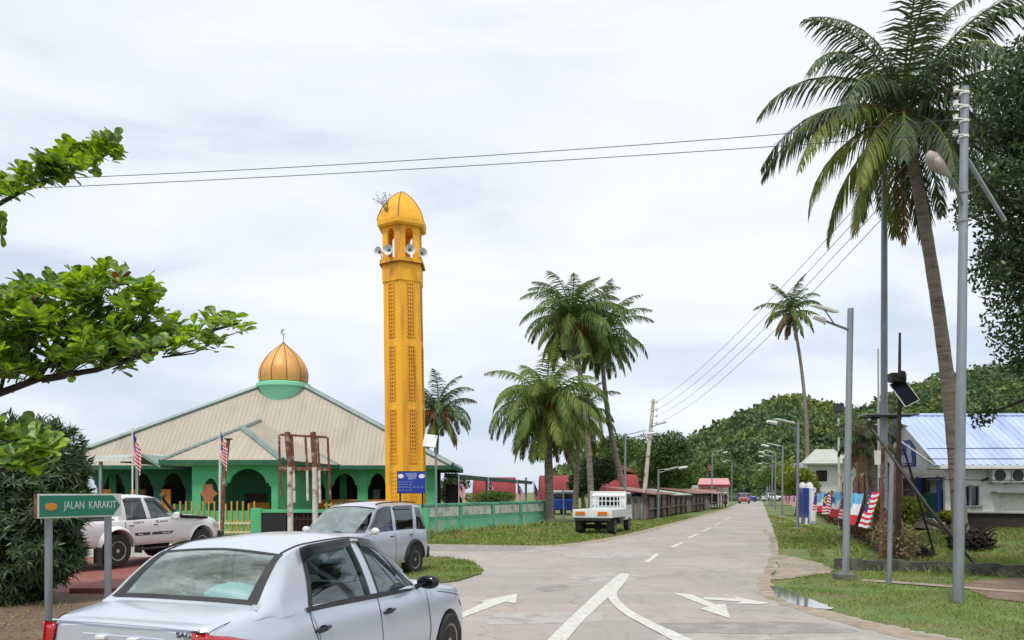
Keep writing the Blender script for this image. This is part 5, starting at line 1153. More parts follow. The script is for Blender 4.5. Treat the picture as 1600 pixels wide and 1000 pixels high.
def tree(name, label, base, c, r, nb, nl, size, seed, m='leafmid', group=None, trunk=.22, cat='tree', limbs=7, k=.42, aspect=.6, trunk_m='bark'):
    rr = np.random.RandomState(seed); t = thing(name, label, cat, tuple(base), 0, group); base = Vector(base); cl = np.array(c) - np.array(base)
    B = blobs_in(cl, r, nb, rr, k); b = MB(); b.quads(leaf_cloud(B, nl, size, rr, aspect)); b.build('crown', m, t)
    b = MB(); fork = Vector((cl[0] * .3, cl[1] * .3, max(.3, cl[2] - r[2] * .75))); b.tube([(0, 0, -.1), (fork.x * .5 + .05, fork.y * .5, fork.z * .5), fork], [trunk * 1.25, trunk, trunk * .8], 8); b.build('trunk', trunk_m, t, smooth=True)
    b = MB()
    for i in range(min(limbs, len(B))):
        e = Vector(B[i][0]); b.tube([fork, fork.lerp(e, .5) + Vector((0, 0, .1 * r[2])), e], [trunk * .55, trunk * .3, trunk * .08], 6)
    b.build('limbs', trunk_m, t, smooth=True); return t
tree('broadleaf_tree', 'dense dark green tree with a rounded crown beside the road on the left', (*gp(1040, 796).xy, 0), (*at(1040, 716, 78).xy, at(1042, 719, 78).z), (3.5, 3.4, 3.9), 34, 20000, .22, 50, 'leafround', trunk=.3)
tree('broadleaf_tree', 'dark rounded tree behind the flatbed lorry and the palms', (at(930, 768, 66).x, 66, 0), tuple(at(935, 742, 66)), (1.9, 1.9, 2.2), 14, 9000, .2, 52, 'leafdark', trunk=.2)
tree('broadleaf_tree', 'dark shrubby tree between the palm trunks', (at(912, 768, 72).x, 72, 0), tuple(at(905, 757, 72)), (1.6, 1.6, 1.5), 10, 5000, .2, 53, 'leafdark', trunk=.2)
tree('broadleaf_tree', 'pale yellow-green tree right of the dense dark tree', (at(1080, 768, 110).x, 110, 0), tuple(at(1082, 748, 110)), (3.2, 3, 2.4), 14, 7000, .3, 54, 'leafmid', trunk=.25)
tree('broadleaf_tree', 'olive tree at the foot of the hill by the red-roofed shop', (at(1125, 768, 150).x, 150, 0), tuple(at(1128, 742, 150)), (4, 3.5, 3.2), 14, 7000, .36, 55, 'leafmid', trunk=.25)
tree('broadleaf_tree', 'light green tree far behind the curved palm trunk', (at(965, 768, 140).x, 140, 0), tuple(at(962, 708, 140)), (6, 5, 4), 16, 7000, .4, 56, 'leafmid', trunk=.3)
tree('shrub', 'sunny green shrub just behind the boundary wall', (at(772, 768, 42).x, 42, 0), tuple(at(770, 776, 42)), (1.7, .9, .75), 10, 5000, .09, 57, 'leafmid', cat='shrub', trunk=.06)
tree('broadleaf_tree', 'leafy green tree behind the right-hand row of solar lamps', (at(1215, 768, 100).x + 2, 100, 0), tuple(at(1232, 742, 100)), (4.5, 4, 2.6), 20, 9000, .3, 70, 'leafmid', trunk=.25)
tree('broadleaf_tree', 'yellow-green tree between the lamps and the pale green roofed house', (at(1262, 768, 75).x, 75, 0), tuple(at(1262, 745, 75)), (2.4, 2.4, 1.9), 16, 7000, .24, 71, 'leafyellow', trunk=.2)
tree('broadleaf_tree', 'dark tree at the far right-hand end of the road', (at(1232, 768, 128).x, 128, 0), tuple(at(1234, 748, 128)), (3.2, 4, 2.8), 16, 7000, .34, 72, 'leafdark', trunk=.25)
tree('broadleaf_tree', 'grey-green tree standing between the mosque corner and the canopy', (at(708, 768, 60).x, 60, 0), tuple(at(706, 760, 60)), (1.6, 1.6, 1.5), 10, 4500, .16, 58, 'leafdark', trunk=.15)
tree('shrub', 'bright yellow-green shrub behind the rusty corner post', (14.8, 25, hgt(14.8, 25)), tuple(at(1402, 797, 26)), (1.0, .9, .85), 14, 6500, .11, 60, 'leafyellow', cat='shrub', trunk=.05)
tree('shrub', 'small yellow shrub at the foot of the white house wall', (at(1478, 768, 29).x, 29, hgt(16.5, 29)), tuple(at(1482, 806, 28.8)), (.45, .5, .4), 8, 1800, .1, 61, 'leafyellow', cat='shrub', trunk=.04)
tree('shrub', 'tall olive shrub on the fence line beyond the blue cabin', (at(1243, 768, 58).x, 58, 0), tuple(at(1246, 752, 58)), (1.6, 2.4, 1.9), 12, 5000, .2, 62, 'leafyellow', cat='shrub', trunk=.1)
# large tree at the right edge: only its left part is in view
rr = np.random.RandomState(77); t = thing('broadleaf_tree', 'large dark small-leaved tree at the right edge of the picture', 'tree', (13.6, 15.2, 0))
B = []
for (px, row, rad) in ((1585, 130, 1.0), (1600, 220, 1.2), (1582, 300, 1.0), (1565, 380, .62), (1580, 430, .8), (1600, 500, .9), (1592, 555, .6), (1560, 345, .45), (1556, 410, .42), (1640, 150, 1.6), (1680, 300, 1.8), (1660, 420, 1.5), (1720, 480, 1.5), (1750, 200, 1.9), (1645, 540, .9), (1700, 80, 1.5), (1585, 200, .8), (1572, 270, .6)):
    p = at(px, row, 14.6 + rr.uniform(-.5, .8)); B.append(((p.x - 13.6, p.y - 15.2, p.z), (rad * .8, rad * .8, rad * .85)))
    for _ in range(3): v_ = rr.normal(size=3) * rad * .62; B.append(((p.x - 13.6 + v_[0] + .1, p.y - 15.2 + v_[1], p.z + v_[2]), (rad * .32, rad * .3, rad * .34)))
b = MB(); b.quads(leaf_cloud(B, 46000, .105, rr, .5, .15)); b.build('crown', 'leafdark', t)
b = MB(); b.tube([(0, 0, -.1), (-.1, 0, 2), (0, .1, 4)], [.36, .3, .24], 10); b.build('trunk', 'bark_dark', t, smooth=True)
b = MB()
for q in B: e = Vector(q[0]); b.tube([(0, .1, 3.9), Vector((0, .1, 4)).lerp(e, .5) + Vector((0, 0, .5)), e], [.13, .07, .02], 6)
b.build('limbs', 'bark_dark', t, smooth=True)

# ------------------------------------------------------------------ tropical almond branches reaching in from the left
def big_leaf(P, d, nrm, L, W, out):
    """broad spoon-shaped leaf folded along its midrib, six quads"""
    d = d.normalized(); s = d.cross(nrm).normalized(); n_ = s.cross(d).normalized(); st = [(0, .06), (.22, .30), (.5, .78), (.78, 1.0), (.93, .62), (1.0, .05)]
    for sg in (-1, 1):
        for (a, wa), (c, wc) in zip(st[:-1], st[1:]):
            f = lambda u, w_: P + d * (L * u) + n_ * (-.16 * L * u * u) + s * (sg * W * .5 * w_) + n_ * (abs(w_) * W * .10)
            m = lambda u: P + d * (L * u) + n_ * (-.16 * L * u * u)
            q = [m(a), f(a, wa), f(c, wc), m(c)]; out.append(q if sg > 0 else q[::-1])
def rosette(P, axis, rr, out, n=8, L=.19):
    axis = axis.normalized(); a0 = axis.cross(Vector((0, 0, 1)) if abs(axis.z) < .9 else Vector((1, 0, 0))).normalized(); b0 = axis.cross(a0); ph = rr.uniform(0, 6)
    for i in range(n):
        t = ph + 2.4 * i; el = rr.uniform(.15, 1.0); d = (a0 * math.cos(t) + b0 * math.sin(t)) * math.cos(el) + axis * math.sin(el); l = L * rr.uniform(.6, 1.15)
        big_leaf(P + axis * rr.uniform(-.05, .05), d, axis, l, l * .58, out)
rr = random.Random(91); almond = thing('almond_tree', 'broad-leaved tree whose branches reach in from the left edge', 'tree', (-8.2, 7.4, 0))
def A_(px, row, D): p = at(px, row, D); return p - Vector((-8.2, 7.4, 0))
br = MB(); leaves, brown = [], []
limbs = [  # main limb polylines with leafy twig envelope
 ([(-60, 640, 7.0), (0, 614, 7.0), (60, 592, 7.0), (150, 578, 6.9), (230, 552, 6.8), (300, 525, 6.8), (372, 505, 6.8)], .035),
 ([(-60, 350, 7.2), (0, 318, 7.1), (50, 290, 7.0), (110, 268, 6.9), (175, 238, 6.9)], .022),
 ([(-60, 420, 7.2), (-20, 370, 7.2), (10, 350, 7.1)], .015)]
for pl, r_ in limbs:
    P = [A_(*p) for p in pl]; br.tube(P, [r_ * (1 - .8 * i / (len(P) - 1)) + .004 for i in range(len(P))], 7)
for pl in ([(60, 592, 7.0), (110, 520, 7.0), (150, 450, 7.1)], [(90, 585, 6.9), (150, 510, 6.7), (200, 450, 6.7)], [(0, 614, 7), (20, 530, 7), (60, 460, 7)], [(150, 578, 6.9), (200, 530, 6.8), (240, 480, 6.8)], [(-30, 620, 7), (-10, 520, 7.1), (10, 450, 7.1)], [(230, 552, 6.8), (270, 520, 6.6)]):
    P = [A_(*p) for p in pl]; br.tube(P, [.018, .012, .006][:len(P)], 6)
def in_env(px, row):
    if row < 400: return False
    # upper outline / lower outline of the big leafy mass
    xs = [-80, 0, 60, 110, 150, 200, 232, 250, 262, 300, 340, 385]; up = [470, 455, 440, 425, 418, 420, 440, 500, 505, 500, 492, 495]; lo = [640, 600, 590, 590, 592, 580, 570, 556, 552, 548, 552, 525]
    return np.interp(px, xs, up) + 6 < row < np.interp(px, xs, lo) - 6
cnt = 0
while cnt < 330:
    px, row = rr.uniform(-80, 380), rr.uniform(410, 610)
    if not in_env(px, row): continue
    if 100 < px < 185 and 478 < row < 500 and rr.random() < .7: continue
    D = 6.9 + rr.gauss(0, .33); P = A_(px, row, D); ax = Vector((rr.uniform(-.5, .6), rr.uniform(-.6, .3), rr.uniform(.35, 1.0)))
    rosette(P, ax, rr, leaves if (rr.random() > .03 or px > 260) else brown, rr.randint(7, 10), .152); cnt += 1
    j = min(range(len(limbs[0][0])), key=lambda q: abs(limbs[0][0][q][0] - (px - 70))); b0 = A_(*limbs[0][0][j])
    if cnt % 3 == 0: br.tube([b0.lerp(P, .30) + Vector((rr.uniform(-.06, .06), 0, -.05)), b0.lerp(P, .7) + Vector((rr.uniform(-.05, .05), 0, -.04)), P], [.009, .006, .003], 4)
for i in range(80):
    k = rr.random() ** .8; pts = [(-60, 322), (0, 292), (60, 276), (110, 255), (150, 245), (178, 240)]; f = k * 5; a = min(4, int(f)); px = pts[a][0] + (pts[a + 1][0] - pts[a][0]) * (f - a); row = pts[a][1] + (pts[a + 1][1] - pts[a][1]) * (f - a) + rr.uniform(-16, 14)
    rosette(A_(px, row, 6.95 + rr.gauss(0, .15)), Vector((rr.uniform(-.2, .8), rr.uniform(-.5, .3), rr.uniform(.2, 1))), rr, leaves, rr.randint(6, 9), .145)
for i in range(6): rosette(A_(rr.uniform(-50, 2), rr.uniform(325, 362), 7.1), Vector((.8, 0, -.2)), rr, leaves, 6, .16)
for (px, row) in ((-30, 690), (5, 680), (30, 678), (60, 690), (48, 705), (20, 712), (-10, 705), (78, 700), (-45, 720), (35, 722), (70, 715), (10, 730), (-20, 665)):
    P = A_(px, row, 6.3 + rr.gauss(0, .12)); rosette(P, Vector((rr.uniform(-.2, .5), -.5, .6)), rr, leaves, 10, .17); br.tube([A_(-120, 790, 6.6), A_((px - 120) / 2, 745, 6.5), P], [.015, .009, .004], 4)
br.tube([(0, 0, -.1), (.1, 0, 1.6), (.25, .0, 3.0), (.3, -.1, 4.4), (.4, -.2, 5.6)], [.22, .19, .16, .11, .05], 10)
br.tube([(.2, 0, 2.3), A_(-120, 655, 7.1), A_(-60, 640, 7.0)], [.07, .045, .036], 7); br.tube([(.3, -.1, 3.8), A_(-110, 380, 7.2), A_(-60, 350, 7.2)], [.06, .04, .024], 7); br.tube([(.3, -.1, 4), A_(-100, 450, 7.2), A_(-60, 420, 7.2)], [.05, .03, .015], 6); br.tube([(.1, 0, 1.2), A_(-120, 790, 6.6)], [.04, .015], 6)
br.build('branches', 'bark_dark', almond, smooth=True)
b = MB(); b.quads([[tuple(v) for v in q] for q in leaves]); b.build('leaves', 'leafbig', almond); b = MB(); b.quads([[tuple(v) for v in q] for q in brown]); b.build('withered_leaves', 'leafbrown', almond)

# ------------------------------------------------------------------ dark long-leaved bush behind the street name sign
def whorl_bush(name, label, base, blobs, nw, L, seed, m='leafbush', w=.16, stems=10):
    rr = random.Random(seed); t = thing(name, label, 'bush', tuple(base)); base = Vector(base); out = []; st = MB()
    for i in range(nw):
        c, r_ = blobs[rr.randrange(len(blobs))]; v = Vector((rr.gauss(0, 1), rr.gauss(0, 1), rr.gauss(0, 1))).normalized(); k = .55 + .45 * rr.random() ** .7
        P = Vector(c) + Vector((v.x * r_[0], v.y * r_[1], v.z * r_[2])) * k - base
        if P.z < .05: P.z = .05 + rr.random() * .2
        ax = (v + Vector((0, 0, .7))).normalized(); a0 = ax.cross(Vector((1, 0, .1))).normalized(); b0 = ax.cross(a0); ph = rr.uniform(0, 6)
        for j in range(9):
            t_ = ph + 2.4 * j; el = rr.uniform(-.1, 1.1); d = ((a0 * math.cos(t_) + b0 * math.sin(t_)) * math.cos(el) + ax * math.sin(el)).normalized(); l = L * rr.uniform(.6, 1.2); s = d.cross(ax).normalized() * l * w * .5
            q0 = P; q1 = P + d * l * .5; q2 = q1 + (d + Vector((0, 0, -.35))).normalized() * l * .5; out.append([q0 - s * .3, q0 + s * .3, q1 + s, q1 - s]); out.append([q1 - s, q1 + s, q2 + s * .1, q2 - s * .1])
        if i % 14 == 0: st.tube([(P.x * .3, P.y * .3, .0), P * .6, P], [.03, .02, .006], 5)
    b = MB(); b.quads([[tuple(v) for v in q] for q in out]); b.build('leaves', m, t); st.build('stems', 'bark_dark', t, smooth=True); return t
bb = []
for (px, row, D, r_) in ((20, 720, 13.6, .8), (70, 705, 13.4, .62), (100, 735, 13.3, .42), (40, 780, 13.2, .95), (88, 800, 13.0, .50), (30, 850, 12.9, .9), (78, 865, 12.9, .50), (10, 905, 13.0, .7), (-60, 760, 13.6, 1.2), (-90, 860, 13.4, 1.2), (60, 690, 13.8, .4), (-20, 690, 13.8, .6), (100, 860, 13.2, .28), (104, 780, 13.5, .35)):
    p = at(px, row, D); bb.append((tuple(p), (r_, r_, r_ * .95)))
whorl_bush('bush', 'dense dark bush with long narrow leaves behind the street name sign', (-8.4, 13.3, 0), bb, 3300, .20, 5)
b = MB(); rr2 = np.random.RandomState(4)
# hedge along the roadside fence
def hedge(name, label, p0, p1, h, w_, n, size, m, seed, aspect=.6, base=None):
    rr = np.random.RandomState(seed); p0, p1 = Vector(p0), Vector(p1); t = thing(name, label, 'hedge', tuple(p0)); d = p1 - p0; nb = max(4, int(d.length / .55)); B = []
    for i in range(nb):
        q = d * (i / (nb - 1)); s = .8 + .4 * rr.rand(); B.append(((q.x + rr.uniform(-.12, .12), q.y, h * .45 * s), (w_ * s, .5, h * .5 * s)))
    b = MB(); b.quads(leaf_cloud(B, n, size, rr, aspect, .3)); b.build('leaves', m, t)
    b = MB(); r2 = random.Random(seed)
    for i in range(nb * 3): q = d * r2.random(); b.tube([(q.x, q.y, -.05), (q.x + r2.uniform(-.15, .15), q.y + r2.uniform(-.15, .15), h * .5), (q.x + r2.uniform(-.3, .3), q.y + r2.uniform(-.3, .3), h * r2.uniform(.8, 1.1))], [.018, .012, .004], 4)
    b.build('twigs', 'bark', t); return t
# ------------------------------------------------------------------ forested hills
def hill(name, sky, D0, D1, base_row, seed, n, step):
    """ridge whose skyline follows the photo: terrain sheet plus one mass of tree crowns"""
    pxs = [s[0] for s in sky]; rows = [s[1] for s in sky]; rr = np.random.RandomState(seed)
    def top(px): return H + (768 - np.interp(px, pxs, rows)) * D1 / F
    b = MB(); G = []
    for i in range(14):
        k = i / 13; D = D0 + (D1 - D0) * k; row = []
        for j in range(60):
            px = pxs[0] + (pxs[-1] - pxs[0]) * j / 59; x = (px - 800) * D1 / F * (1 - .0) if False else (px - 800) * D / F
            z = (top(px) - 5.6 * D1 / 330) * math.sin(k * PI / 2) ** 1.15; row.append((x, D, z))
        G.append(row)
    for q in (1.06, 1.3): G.append([((px - 800) * D1 / F * 1.0, D1 * q, max(0, top(px) * (1.25 - q * .3) - 4)) for px in np.linspace(pxs[0], pxs[-1], 60)])
    b.grid(G); tag(b.build('hills', 'hillsoil', smooth=True), kind='structure')
    Q = []; Dm = MB()
    for _ in range(n):
        k = rr.rand() ** .75; px = pxs[0] + (pxs[-1] - pxs[0]) * rr.rand(); D = D0 + (D1 - D0) * k
        z = (top(px) - 5.6 * D1 / 330) * math.sin(k * PI / 2) ** 1.15; r_ = (2.2 + 3.6 * rr.rand() ** 1.5) * D / 260; x = (px - 800) * D / F
        c = np.array((x, D, z + r_ * .35)); m_ = step
        v = rr.normal(size=(m_, 3)); v[:, 2] = np.abs(v[:, 2]) * .9 - .25; v[:, 1] = -np.abs(v[:, 1]) * .8 + v[:, 1] * .3; v /= np.linalg.norm(v, axis=1)[:, None]
        sc_ = np.array((r_, r_, r_ * (.75 + .5 * rr.rand()))); P = c + v * sc_ * (.75 + .35 * rr.rand(m_))[:, None]
        u = rr.normal(size=(m_, 3)) + v; u /= np.linalg.norm(u, axis=1)[:, None]; w_ = np.cross(u, rr.normal(size=(m_, 3))); w_ /= np.linalg.norm(w_, axis=1)[:, None]; s = r_ * .27 * (.6 + .8 * rr.rand(m_))[:, None]
        Q.append(np.stack([P - u * s * .5, P + w_ * s * .4, P + u * s * .5, P - w_ * s * .4], 1))
    Dm.quads(np.concatenate(Q)); o = Dm.build(name, 'wood_far'); tag(o, kind='stuff'); return o
o = hill('forest', [(1060, 742), (1080, 712), (1088, 697), (1112, 686), (1135, 676), (1160, 664), (1185, 655), (1205, 645), (1222, 639), (1245, 640), (1262, 641), (1285, 650), (1312, 657), (1345, 655), (1375, 648), (1400, 636), (1430, 622), (1460, 612), (1490, 606), (1520, 600), (1538, 592), (1560, 595), (1600, 590), (1680, 580)], 150, 330, 770, 3, 3000, 120); tag(o, 'dense green forest covering the hill behind the road and houses', 'forest')
o = hill('forest', [(880, 735), (930, 712), (960, 702), (1000, 706), (1040, 716), (1080, 730), (1110, 745)], 230, 380, 770, 4, 420, 80); tag(o, 'distant pale green forest behind the palms and red roofs on the left of the road', 'forest')

# ------------------------------------------------------------------ street lamps and poles
def pole(name, label, base, top, r0, r1, m='galv', cat='street lamp', group=None):
    base, top = Vector(base), Vector(top); t = thing(name, label, cat, tuple(base), 0, group); L = top - base
    b = MB(); b.tube([(0, 0, 0), L * .25, L * .5, L * .75, L], [r0, r0 * .75 + r1 * .25, (r0 + r1) / 2, r0 * .25 + r1 * .75, r1], 12); b.build('pole', m, t, smooth=True, shade=50); return t, L
rot0 = Matrix.Identity(3)
# near solar lamp
mat('mossy_base', (.10, .10, .085), (.16, .15, .13), scale=7, rough=.95, bump=.5)
bs = gp(1321, 905); tp = at(1329, 482, bs.y); t, L = pole('street_lamp', 'grey solar street lamp on a concrete block in front of the fence', bs, tp, .075, .062, 'greypole')
b = MB(); b.bbox(-.21, .17, -.17, .17, -.1, .13, .02); b.build('concrete_base', 'mossy_base', t); b = MB(); b.box(-.14, .12, -.12, .12, .13, .15); b.build('base_plate', 'galv', t)
K = bs.y / F; A = at(1328, 516, bs.y) - bs; E = at(1288, 501, bs.y - .25) - bs; b = MB(); b.tube([A, E], [.03, .025], 8); b.build('arm', 'greypole', t, smooth=True)
b = MB(); e2 = at(1270, 494, bs.y - .35) - bs; b.tube([E, e2], [.06, .05], 6); b.build('lamp_head', 'offwhite', t)
pc = at(1287, 482, bs.y - .2) - bs; b = MB(); M = Matrix.Translation(pc) @ Matrix.Rotation(R(17), 4, 'Y') @ Matrix.Rotation(R(14), 4, 'X'); b.bbox(-.26, .26, -.22, .22, -.02, .02, .005, M); sp_ = b.build('solar_panel', 'offwhite', t)
b = MB(); b.box(-.25, .25, -.21, .21, .021, .025, M); b.build('cells', 'black', sp_); b = MB(); b.tube([pc, E.lerp(A, .4)], .015, 5); b.build('panel_bracket', 'galv', t)
# tall pole at the right with cobra head lamp
mat('lampglass', (.50, .40, .36), (.38, .28, .26), scale=6, rough=.4)
mat('lamp_shell', (.36, .31, .27), (.24, .2, .18), scale=6, rough=.7)
bs = gp(1497, 941); tp = at(1508, 136, bs.y); t, L = pole('utility_pole', 'tall galvanised pole with a drooping lamp arm and wires at the right', bs, tp, .088, .062, 'galv', 'pole')
A = at(1503, 322, bs.y) - bs; P = [A, at(1494, 292, bs.y - .3) - bs, at(1482, 274, bs.y - .6) - bs]; b = MB(); b.tube(P, [.035, .03, .03], 8); b.build('lamp_arm', 'greypole', t, smooth=True)
b = MB(); p0, p1 = P[-1], at(1449, 242, bs.y - 1.0) - bs; dv = (p1 - p0); prof_ = [(0, .03), (.15, .06), (.45, .115), (.75, .125), (.93, .09), (1, .025)]
Md = dv.normalized().to_track_quat('Z', 'Y').to_matrix().to_4x4(); b.lathe([(r_, z * dv.length) for z, r_ in prof_], 14, c=p0, M=Md @ Matrix.Diagonal((.7, 1.1, 1, 1))); lh = b.build('lamp_head', 'lamp_shell', t, smooth=True)
b = MB(); b.lathe([(0, .35 * dv.length), (.08, .45 * dv.length), (.09, .7 * dv.length), (0, .88 * dv.length)], 12, c=p0 + Vector((-.02, -.06, -.02)), M=Md @ Matrix.Diagonal((.7, 1, 1, 1))); b.build('lamp_glass', 'lampglass', lh, smooth=True)
for k_, row in enumerate((146, 168, 190, 214)):
    b = MB(); c = at(1507 - k_ * .3, row, bs.y) - bs; b.lathe([(.078, -.02), (.078, .02)], 10, c=c); b.tube([c + Vector((-.06, -.08, 0)), c + Vector((-.19, -.1, .01))], .018, 5); b.lathe([(.018, -.05), (.05, -.04), (.035, 0), (.05, .04), (.018, .05)], 8, c=c + Vector((-.2, -.1, .02))); b.build('insulator', 'offwhite', t, smooth=True)
b = MB(); a_, c_ = at(1512, 250, bs.y) - bs, at(1570, 345, bs.y + .3) - bs; b.tube([a_, c_], .036, 6, sq=True); b.build('stay_strut', 'galv', t)
for row in (300, 345): b = MB(); b.lathe([(.088, -.02), (.088, .02)], 10, c=at(1504.5, row, bs.y) - bs); b.build('band', 'greypole', t)
TALL = (bs.copy(), bs.y)
# second tall pole behind the palm crown
bs2 = Vector((at(1381, 768, 24.2).x, 24.2, 0)); tp2 = at(1382, 190, 24.2); t, L = pole('utility_pole', 'tall grey pole rising behind the palm crown beside the fence corner', bs2, tp2, .115, .085, 'greypole', 'pole')
def sub(t, name, m, fn, parent=None, **k): b = MB(); fn(b); return b.build(name, m, parent or t, **k)
sub(t, 'shelf_panel', 'greypole', lambda b: b.bbox(-.68, .95, -.35, .35, at(0, 650, 24.2).z, at(0, 647.5, 24.2).z, .01)); sub(t, 'shelf_frame', 'black', lambda b: (b.box(-.5, .7, -.3, -.26, at(0, 653, 24.2).z, at(0, 650.5, 24.2).z), b.box(-.5, .7, .26, .3, at(0, 653, 24.2).z, at(0, 650.5, 24.2).z)))
# leaning far power pole on the left of the road with its wires
bs3 = gp(1003, 812); tp3 = at(1021, 624, bs3.y); t, L = pole('utility_pole', 'leaning pale power pole with four insulators on the left of the road', bs3, tp3, .16, .11, 'creampole', 'pole')
for k_, row in enumerate((628, 640, 650, 661)): sub(t, 'insulator', 'offwhite', lambda b: (b.tube([at(1014, row, bs3.y) - bs3, at(1027, row, bs3.y) - bs3], .035, 5), b.lathe([(.05, -.1), (.07, 0), (.05, .1)], 8, c=at(1026, row, bs3.y) - bs3)), smooth=True)
sub(t, 'lamp_arm', 'galv', lambda b: b.tube([at(1018, 667, bs3.y) - bs3, at(1040, 659, bs3.y - 1) - bs3], .03, 6)); sub(t, 'lamp_head', 'offwhite', lambda b: b.tube([at(1028, 663, bs3.y - .6) - bs3, at(1041, 659, bs3.y - 1) - bs3], [.05, .09], 6))
def wire(label, pts, sag, r=.012, group=None, n=24):
    a, c = Vector(pts[0]), Vector(pts[1]); b = MB(); P = [a.lerp(c, i / n) + Vector((0, 0, -sag * 4 * (i / n) * (1 - i / n))) for i in range(n + 1)]; b.tube([p - a for p in P], r, 5); o = b.build('overhead_wire', 'wire'); o.location = a; return tag(o, label, 'wire', group)
g1 = 'wires running down the road'
for k_, (ra, rb, nm) in enumerate(((146, 628, 'topmost'), (168, 640, 'second highest'), (190, 650, 'third highest'), (214, 661, 'lowest'))):
    a = at(1504, ra, 12.5) + Vector((-.1, 0, 0)); wire(nm + ' of four wires from the tall right pole to the leaning far pole', (a, at(1026, rb, bs3.y)), .55 + .07 * k_, .0075, g1)
wire('upper of the two cables crossing the sky above the minaret', (at(1502, 186, 12.5), at(-260, 290, 15.5)), .16, .0068, 'cables crossing the sky', 40)
wire('lower of the two cables crossing the sky above the minaret', (at(1502, 208, 12.5), at(-260, 306, 15.5)), .10, .0068, 'cables crossing the sky', 40)
# rows of solar street lamps
def solar_lamp(label, px, rb, rt, side, group, hd=1.0):
    bs = gp(px, rb); t, L = pole('street_lamp', label, bs, at(px + 1, rt, bs.y), .085, .06, 'galv', 'street lamp', group); h = L.z
    A = L * .93; E = A + Vector((side * 1.25, -.5, .28)); sub(t, 'arm', 'galv', lambda b: b.tube([A, E], .03, 6)); sub(t, 'lamp_head', 'offwhite', lambda b: b.tube([E, E + Vector((side * .5, -.2, .08))], [.10, .08], 6))
    pc = L + Vector((side * .75, -.3, .05)); M = Matrix.Translation(pc) @ Matrix.Rotation(R(-14 * side), 4, 'Y') @ Matrix.Rotation(R(4), 4, 'X'); s_ = sub(t, 'solar_panel', 'offwhite', lambda b: b.bbox(-.42 * hd, .42 * hd, -.26, .26, -.03, .02, .005, M)); sub(t, 'cells', 'black', lambda b: b.box(-.39 * hd, .39 * hd, -.23, .23, .021, .026, M), s_)
    sub(t, 'panel_bracket', 'galv', lambda b: b.tube([L * .98, pc], .02, 5)); sub(t, 'footing', 'concrete', lambda b: b.bbox(-.25, .25, -.25, .25, -.05, .08, .02)); return t
gl = 'solar lamps along the right side of the road'
solar_lamp('nearest solar lamp of the row beyond the concrete path', 1246, 827, 660, -1, gl)
solar_lamp('second solar lamp of the right-hand row, with a pale square head', 1222, 808, 696, -1, gl)
for px, rb, rt, nm in ((1211, 799, 706, 'third'), (1206, 793, 712, 'fourth'), (1202, 789, 724, 'fifth'), (1199, 786, 734, 'sixth'), (1197, 784, 742, 'seventh')): solar_lamp(nm + ' solar lamp of the right-hand row from the camera', px, rb, rt, -1, gl)
gr_ = 'solar lamps along the left side of the road'
solar_lamp('solar lamp rising behind the flatbed lorry', 976, 817, 677, 1, gr_); solar_lamp('short solar lamp in front of the plank shack', 1028, 812, 733, 1, gr_); solar_lamp('solar lamp left of the road by the red-roofed shop', 1112, 791, 705, 1, gr_)
solar_lamp('slim pole lamp just right of the red-roofed shop', 1143, 786, 720, -1, gr_)
# lamp by the boundary wall: panel facing the viewer
bs = gp(682, 838); t, L = pole('street_lamp', 'thin grey lamp post with a white panel in front of the boundary wall', bs, at(681, 682, bs.y), .05, .04, 'greypole')
pc = at(672, 689, bs.y - .1) - bs; M = Matrix.Translation(pc) @ Matrix.Rotation(R(8), 4, 'Y') @ Matrix.Rotation(R(62), 4, 'X'); s_ = sub(t, 'lamp_panel', 'offwhite', lambda b: b.bbox(-.27, .27, -.30, .30, -.025, .025, .01, M)); sub(t, 'bracket', 'galv', lambda b: b.tube([L, pc + Vector((.1, 0, -.15))], .03, 6))
bs = gp(881, 818); t, L = pole('marker_post', 'short thin grey post on the grass between the palms', bs, at(880, 762, bs.y), .05, .045, 'galv', 'post')
# floodlight pole
bs = Vector((at(1312, 768, 38).x, 38, 0)); t, L = pole('floodlight', 'floodlight on a thin pole behind the rusty fence', bs, at(1310, 650, 38), .07, .05, 'creampole', 'floodlight')
sub(t, 'lamp_box', 'trim', lambda b: b.bbox(L.x - .24, L.x + .24, -.15, .12, L.z + .18, L.z + .62, .03)); sub(t, 'yoke', 'galv', lambda b: b.tube([L, L + Vector((0, 0, .2))], .04, 6))
bs = Vector((at(1374, 768, 27).x, 27, hgt(15, 27))); t, L = pole('flagpole', 'thin bare white flagpole beside the tall grey pole', bs, at(1372, 545, 27), .045, .03, 'offwhite', 'flagpole')
# rusty post carrying floodlight and solar panel
bs = Vector((at(1403, 768, 19.4).x, 19.4, .0)); t, L = pole('floodlight_post', 'rusty fence corner post carrying a black floodlight and tilted solar panel', bs, at(1406, 520, 19.4), .085, .028, 'darkrust', 'post')
c = at(1400, 592, 19.3) - bs; sub(t, 'floodlight', 'black', lambda b: (b.bbox(c.x - .20, c.x + .20, c.y - .16, c.y + .06, c.z - .10, c.z + .14, .03, ), b.bbox(c.x - .02, c.x + .16, c.y - .2, c.y - .1, c.z - .02, c.z + .18, .03), b.tube([c, c + Vector((.12, 0, -.2))], .03, 6)))
c2 = at(1413, 613, 19.2) - bs; M = Matrix.Translation(c2) @ Matrix.Rotation(R(27), 4, 'Y').inverted() @ Matrix.Rotation(R(72), 4, 'X'); s_ = sub(t, 'solar_panel', 'offwhite', lambda b: b.bbox(-.20, .20, -.35, .35, -.015, .015, .004, M)); mat('cells_blue', (.010, .013, .024), rough=.25); sub(t, 'panel_backing', 'black', lambda b: b.box(-.185, .185, -.335, .335, .0155, .017, M), s_)
